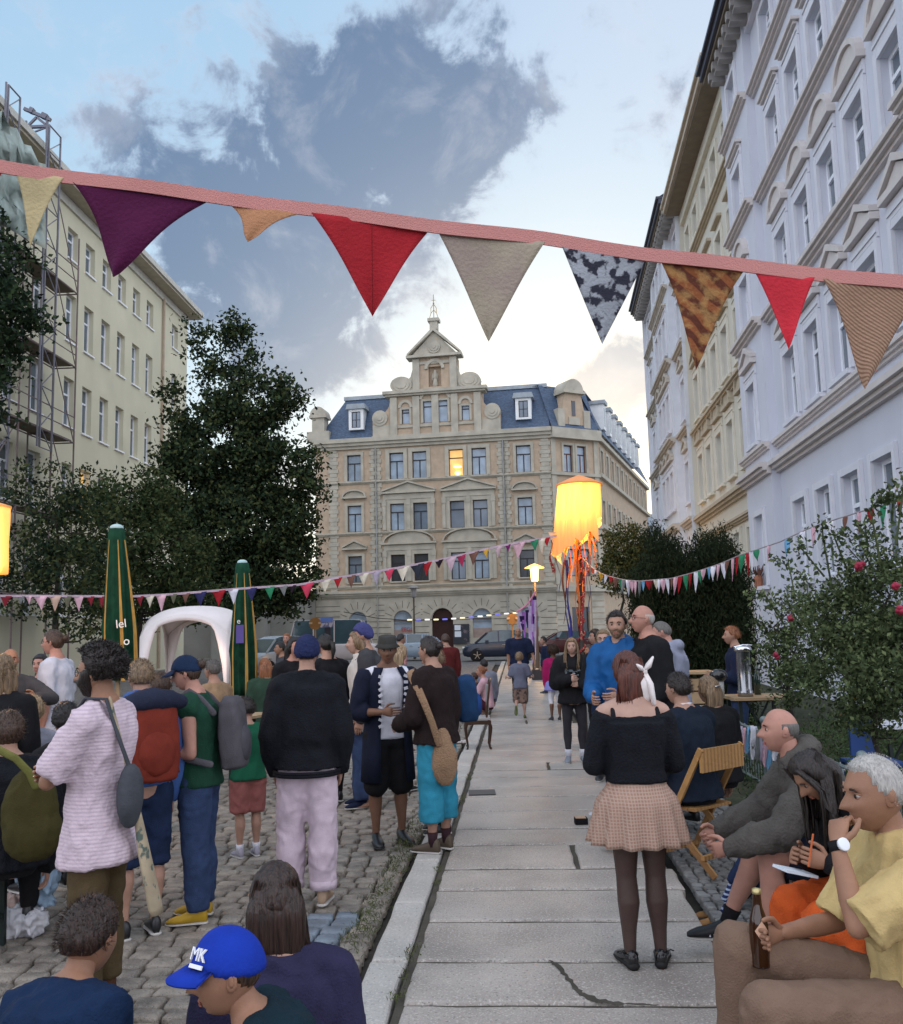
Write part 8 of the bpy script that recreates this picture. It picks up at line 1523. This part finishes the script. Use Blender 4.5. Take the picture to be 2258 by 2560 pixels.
# ================================================================== furniture and small things
wood = M('beech_wood', (.34, .185, .065), .5, .2, 3., .2, 40, pat=('stripe', 'X', 8, (.24, .12, .045), .55)); pale = M('pale_wood', (.40, .28, .16), .6, .2, 3.); dsteel = M('green_black_steel', (.012, .02, .018), .5); dwood = M('dark_polished_wood', (.045, .022, .012), .35)
# folding chair under AD
c = ground(1738, 2040, 0); fy = R_(38); T = thing('folding_chair', 'yellowish wooden folding chair under the person in a dark suit jacket', 'chair', (AD.root.location.x, AD.root.location.y, 0), fy); S_ = WM[T.name]
hipz = (AD.T @ AD.J['hipr']).z; sz = .44; hx, hy = ((S_.inverted() @ (AD.T @ ((AD.J['hipr']+AD.J['hipl'])/2))).xy); q = MB(S_)
for k in range(6): q.box((hx-.21, hy-.16+k*.07, sz-.02), (hx+.21, hy-.16+k*.07+.058, sz))
q.build('seat', wood, T); q = MB(S_)
for s in (-1, 1): q.bar((hx+s*.235, hy+.24, 0), (hx+s*.235, hy-.26, .86), .022, .042)
q.build('back_leg', wood, T); q = MB(S_)
for s in (-1, 1): q.bar((hx+s*.205, hy-.30, 0), (hx+s*.205, hy+.16, .43), .022, .042)
q.build('front_leg', wood, T); q = MB(S_); q.box((hx-.24, hy-.27, .70), (hx+.24, hy-.245, .86)); q.build('backrest', wood, T); q = MB(S_); q.bar((hx-.23, hy-.22, .12), (hx+.23, hy-.22, .12), .03); q.bar((hx-.23, hy+.17, .10), (hx+.23, hy+.17, .10), .03); q.build('stretcher', wood, T)
# antique chair
c = ground(1195, 1859); c2 = ground(1222, 1862); T = thing('antique_chair', 'old wooden chair with curved legs standing on the kerb edge, seen from the side', 'chair', (c.x, c.y, -.02)); x0, x1 = at(1163, 1790, 13.6).x, at(1226, 1790, 13.6).x; y0 = 13.45; q = MB(); q.box((x0, y0, .40), (x1, y0+.40, .45)); o = q.build('seat', M('grey_upholstery', (.30, .29, .28), .8), T); bevel(o, .015); q = MB(); q.box((x0-.005, y0-.005, .35), (x1+.005, y0+.405, .40)); q.build('seat_frame', dwood, T)
for (x, y, s, zb) in ((x0+.03, y0+.02, -1, -.05), (x0+.03, y0+.38, -1, -.05), (x1-.03, y0+.02, 1, 0), (x1-.03, y0+.38, 1, 0)): q = MB(); q.tube([(x, y, .40), (x+s*.03, y, .30), (x+s*.015, y, .15), (x, y, .05), (x+s*.02, y, zb+.015)], [.026, .024, .016, .013, .018], 8); q.build('leg', dwood, T, True)
q = MB(); 
for y in (y0+.02, y0+.38): q.tube([(x1-.06, y, .42), (x1-.04, y, .65), (x1+.0, y, .95)], .016, 8)
q.tube([(x1, y0+.02, .95), (x1+.01, y0+.2, .98), (x1, y0+.38, .95)], .016, 8); q.build('backrest_frame', dwood, T, True); q = MB(); q.box((x1-.05, y0+.05, .55), (x1-.02, y0+.35, .9)); q.build('back_cushion', M('grey_upholstery', (.30, .29, .28), .8), T)
T = thing('folded_newspaper', 'pale folded newspaper lying by the kerb below the antique chair', 'newspaper', tuple(ground(1152, 1855, -.045))); q = MB(); g_0 = ground(1152, 1855, -.04); q.box((g_0.x-.16, g_0.y-.10, -.045), (g_0.x+.16, g_0.y+.12, -.02)); q.build('paper', M('newsprint', (.50, .47, .44), .8, pat=('blotch', 14, (.25, .22, .22), .58)), T)
# benches
def bench(label, a, b, z, w, legs=True, top_=wood, n='beer_bench', cat='bench', lc=dsteel):
    a, b = Vector(a), Vector(b); d = (b-a).normalized(); s = Vector((-d.y, d.x, 0)); T = thing(n, label, cat, (a.x, a.y, -.05)); q = MB(); q.bar(a+Vector((0, 0, z)), b+Vector((0, 0, z)), w, .03); q.build('seat' if cat == 'bench' else 'table_top', top_, T)
    for t in (.12, .88):
        c = a.lerp(b, t)
        for k in (-1, 1): q = MB(); q.bar(c+s*k*w*.42+Vector((0, 0, -.05)), c+s*k*w*.36+Vector((0, 0, z)), .035); q.build('leg', lc, T)
        q = MB(); q.bar(c-s*w*.4+Vector((0, 0, .12)), c+s*w*.4+Vector((0, 0, .12)), .03); q.bar(c+Vector((0, 0, z-.04)), c+d*(.3 if t < .5 else -.3)+Vector((0, 0, z-.04)), .02); q.bar(c+Vector((0, 0, .12)), c+d*(.4 if t < .5 else -.4)+Vector((0, 0, z-.02)), .02); q.build('brace', lc, T)
    return T
g1 = ground(88, 2362, -.05); bench('orange-brown beer bench on green-black legs under the seated person in black', (g1.x+.04, g1.y-.12, 0), (g1.x-2.1, g1.y+.15, 0), .46, .25)
g1 = ground(425, 2085, -.05); bench('pale beer bench seen between the backpack and the jeans', (g1.x+.05, g1.y, 0), (g1.x-2.1, g1.y+.5, 0), .46, .26, top_=pale)
g1 = at(640, 1720, 11.3); bench('beer table crowded with glasses between the parasol and the child in green', (at(655, 1700, 11.3).x, 11.3, 0), (at(300, 1700, 12.2).x, 12.2, 0), .74, .6, top_=pale, n='beer_table', cat='table')
for i, (x, h) in enumerate(((560, .12), (576, .1), (592, .13), (612, .1), (540, .12))):
    c = at(x, 1715, 11.4+.05*i); c.z = .757; T = thing('drinking_glass', ['tall clear glass second from the parasol', 'small clear glass beside the parasol', 'tall glass in front of the parasol', 'small glass right of the parasol', 'clear glass farthest left of the parasol'][i]+' on the beer table', 'glass', tuple(c), 0, 'glasses on the beer table'); q = MB(); lathe(q, [(.0, 0), (.028, 0), (.036, h), (.033, h), (.026, .01), (0, .012)], c, 12); q.build('glass_body', M('table_glass', (.4, .42, .42), .1, spec=.8), T, True)
for i, (x, y, w, h, c) in enumerate(((50, 2340, .16, .09, 'white'), (22, 2335, .12, .11, 'pink'), (105, 2215, .09, .2, 'blue'), (72, 2212, .08, .09, 'blue'))):
    g1 = ground(x, y if i < 2 else 2330, -.05); T = thing('plastic_bag', ['crumpled white plastic bag under the beer bench', 'crumpled pinkish bag at the left under the beer bench', 'pale blue plastic bag hanging at the end of the beer bench', 'light blue cloth scrap behind the beer bench leg'][i], 'bag', tuple(g1)); q = MB(); z = -.05+h if i < 2 else .28; q.ell((g1.x, g1.y, z-.0), (w, w*.7, h)); bake(q, 'crumpled_film', M('film_'+c, {'white': (.62, .62, .65), 'pink': (.6, .42, .36), 'blue': (.30, .42, .55)}[c], .4, .15, 8, .5, 20), T, .012, 1, .05, 14)
# bench for the seated row on the right
T = bench('dark bench along the garden fence under the seated people on the right', (2.28, 6.6, 0), (1.72, 2.6, 0), .43, .34, top_=M('dark_bench_board', (.03, .026, .024), .6), lc=black); T['category'] = 'bench'
q = MB(); c = at(2230, 2520, 3.05); T = thing('red_cushion', 'red cushion under the person with short white hair', 'cushion', tuple(c-Vector((0, 0, .03)))); q.box((c.x-.05, c.y-.25, .40), (c.x+.45, c.y+.15, .46)); o = q.build('cover', cloth('crimson_cloth', (.22, .02, .04)), T); bevel(o, .02, 3)
# low garden fence with woven scraps
fs_ = M('galvanised_steel', (.20, .25, .25), .45, .25, metal=.3); T = thing('garden_fence', 'low grey metal garden fence with hoop rails beside the seated people', 'fence', (2.9, 9, 0)); FX = lambda y: 2.50+.055*y
for y in (4.6, 6.7, 9.2, 11.6, 14.0): q = MB(); q.tube([(FX(y), y, 0), (FX(y), y, .74)], .028, 8); q.ell((FX(y), y, .77), (.04, .04, .04)); q.build('post', fs_, T, True)
q = MB()
for z in (.64, .14): q.tube([(FX(4.6), 4.6, z), (FX(14), 14, z)], .014, 6, round_=False)
q.build('rail', fs_, T); q = MB(); y = 4.7
while y < 14: q.tube([(FX(y), y, .14), (FX(y), y, .60), (FX(y+.05), y+.05, .66), (FX(y+.1), y+.1, .60), (FX(y+.1), y+.1, .14)], .006, 4, round_=False); y += .2
q.build('hoops', fs_, T)
for i in range(26):
    y = 7.2+i*.13; c = ['white', 'blue', 'pink', 'lav', 'grey', 'white'][i % 6]; q = MB(); a = Vector((FX(y)-.02, y, .66-.03*math.sin(i))); flag(q, a, a+Vector((0, .10, -.01)), a+Vector((-.02, .05+.04*math.sin(i*2), -.22-.12*abs(math.sin(i*1.3)))), Vector((-1, 0, 0)), curl=.3, n=3, m_=5, conc=-.3, ph=i, th=.003); q.build('fabric_scrap', cl_(c, CC[c]), T, True)
T = thing('striped_cloth', 'black and white striped cloth hanging over the garden fence', 'cloth', (FX(8), 8, .3)); q = MB(); vs = []
for j in range(9):
    for i in range(7): vs.append(Vector((FX(8)-.04-.03*math.sin(i*1.5+j*.5), 7.75+i*.055, .68-j*.075)))
q.add(vs, [(j*7+i, j*7+i+1, (j+1)*7+i+1, (j+1)*7+i) for j in range(8) for i in range(6)]); o = q.build('fabric', cloth('striped_white_cotton', (.55, .56, .6), pat=('stripe', 'Z', 8, (.04, .04, .06), .6)), T, True, norm=False); m_ = o.modifiers.new('s', 'SOLIDIFY'); m_.thickness = .006
# drinks table
T = bench('wooden drinks table with urns in the garden behind the fence', (at(1790, 1700, 11).x, 10.6, 0), (at(1935, 1700, 11).x, 10.6, 0), .88, .6, top_=pale, n='drinks_table', cat='table', lc=dsteel)
stlm = M('brushed_steel', (.32, .33, .35), .22, .15, metal=.9); c = at(1864, 1738, 10.5); c.z = .897; T = thing('steel_urn', 'tall shiny steel drinks urn on the wooden drinks table', 'urn', tuple(c)); q = MB(); lathe(q, [(0, 0), (.085, 0), (.085, .06), (.075, .07), (.075, .50), (.085, .51), (.085, .54), (0, .56)], c, 24); q.build('cylinder', stlm, T, True); q = MB(); lathe(q, [(.09, .50), (.10, .52), (.09, .55), (.05, .56)], c, 20); q.tube([c+Vector((-.09, 0, .55)), c+Vector((0, -.05, .57)), c+Vector((.1, 0, .565))], .012, 6); q.build('lid', M('bright_steel', (.75, .77, .8), .15, metal=1), T, True); q = MB(); q.tube([c+Vector((0, -.08, .08)), c+Vector((0, -.13, .08)), c+Vector((0, -.13, .05))], .012, 6); q.build('tap', stlm, T)
c = at(1799, 1736, 10.5); c.z = .897; T = thing('glass_jar', 'clear glass jar with a round black lid on the drinks table', 'jar', tuple(c)); q = MB(); lathe(q, [(0, 0), (.055, 0), (.055, .17), (0, .17)], c, 16); q.build('jar_body', M('pale_glass', (.40, .40, .38), .1), T, True); q = MB(); q.ell(c+Vector((0, 0, .24)), (.10, .10, .075)); q.build('lid', M('black_gloss', (.012, .012, .014), .15, spec=.7), T, True)
c = at(1895, 1738, 10.7); c.z = .897; T = thing('dark_bottle', 'dark green bottle behind the steel urn on the drinks table', 'bottle', tuple(c)); q = MB(); lathe(q, [(0, 0), (.038, 0), (.038, .2), (.015, .27), (.015, .33), (0, .33)], c, 16); q.build('glass_body', M('green_glass', (.01, .03, .02), .1, spec=.8), T, True)
c = at(1757, 1700, 12.2); T = thing('wooden_crate', 'light wooden crate counter beside the person in a striped shirt', 'crate', (c.x, 12.2, 0)); q = MB()
for k in range(6): z = k*.17; q.box((c.x-.28, 12.2, z), (c.x+.16, 12.22, z+.15)); q.box((c.x-.28, 12.58, z), (c.x+.16, 12.6, z+.15))
for x in (c.x-.28, c.x+.12): q.box((x, 12.221, 0), (x+.04, 12.579, 1.06))
q.build('slats', pale, T); q = MB(); q.box((c.x-.3, 12.15, 1.06), (c.x+.2, 12.65, 1.09)); q.build('board', pale, T)
c = at(2180, 1830, 8.6); T = thing('blue_chair', 'blue plastic garden chair behind the dark rose shrub', 'chair', (c.x, 8.6, 0)); bl_ = M('blue_plastic', (.02, .06, .20), .5); q = MB(); q.box((c.x-.22, 8.4, .42), (c.x+.22, 8.84, .45)); q.build('seat', bl_, T); q = MB(); q.box((c.x-.10, 8.84, .46), (c.x+.12, 8.87, .78)); q.build('backrest', bl_, T)
for x in (-.2, .2):
    for y in (8.42, 8.82): q = MB(); q.bar((c.x+x, y, 0), (c.x+x, y, .42), .03); q.build('leg', bl_, T)
g1 = ground(2060, 1790); T = bench('white-topped garden table half hidden by the rose shrubs', (2.55+1.3, 9.0, 0), (2.55+2.6, 9.2, 0), .72, .6, top_=M('white_table', (.55, .58, .62), .5), n='garden_table', cat='table')
# small things on the path edge
g1 = ground(1455, 2062); T = thing('small_speaker', 'small black box with a brass coloured top plate on the path beside the skirt', 'box', tuple(g1)); q = MB(); q.box((g1.x-.055, g1.y, 0), (g1.x+.055, g1.y+.11, .05)); o = q.build('box', black, T); q = MB(); q.box((g1.x-.05, g1.y+.01, .051), (g1.x+.04, g1.y+.09, .056)); q.build('top_plate', M('brass_plate', (.5, .32, .2), .5), T)
g1 = ground(1495, 2048); T = thing('white_bowl', 'white enamel bowl next to the small black box on the path', 'bowl', tuple(g1)); q = MB(); lathe(q, [(0, 0), (.04, 0), (.085, .05), (.08, .052), (.035, .008), (0, .008)], g1, 20); q.build('bowl', M('white_enamel', (.7, .74, .78), .25), T, True)
g1 = ground(1352, 1700); T = thing('planter_crate', 'dark crate on the path beyond the running child', 'crate', tuple(g1)); q = MB(); q.box((g1.x-.25, g1.y, 0), (g1.x+.35, g1.y+.4, .32)); q.box((g1.x-.2, g1.y+.05, .32), (g1.x-.17, g1.y+.08, .4)); q.box((g1.x-.05, g1.y+.05, .32), (g1.x-.02, g1.y+.08, .4)); q.build('crate_body', M('dark_crate', (.06, .05, .05), .7), T)
g1 = ground(1283, 1957); T = thing('drain_cover', 'small metal drain cover set into the flagstone path', 'drain cover', tuple(g1)); q = MB(); c = pp(.05, 9.9, .004); q.box((c.x, c.y, .002), (c.x+.28, c.y+.28, .012)); q.build('grate', M('cast_iron', (.07, .07, .07), .5), T)
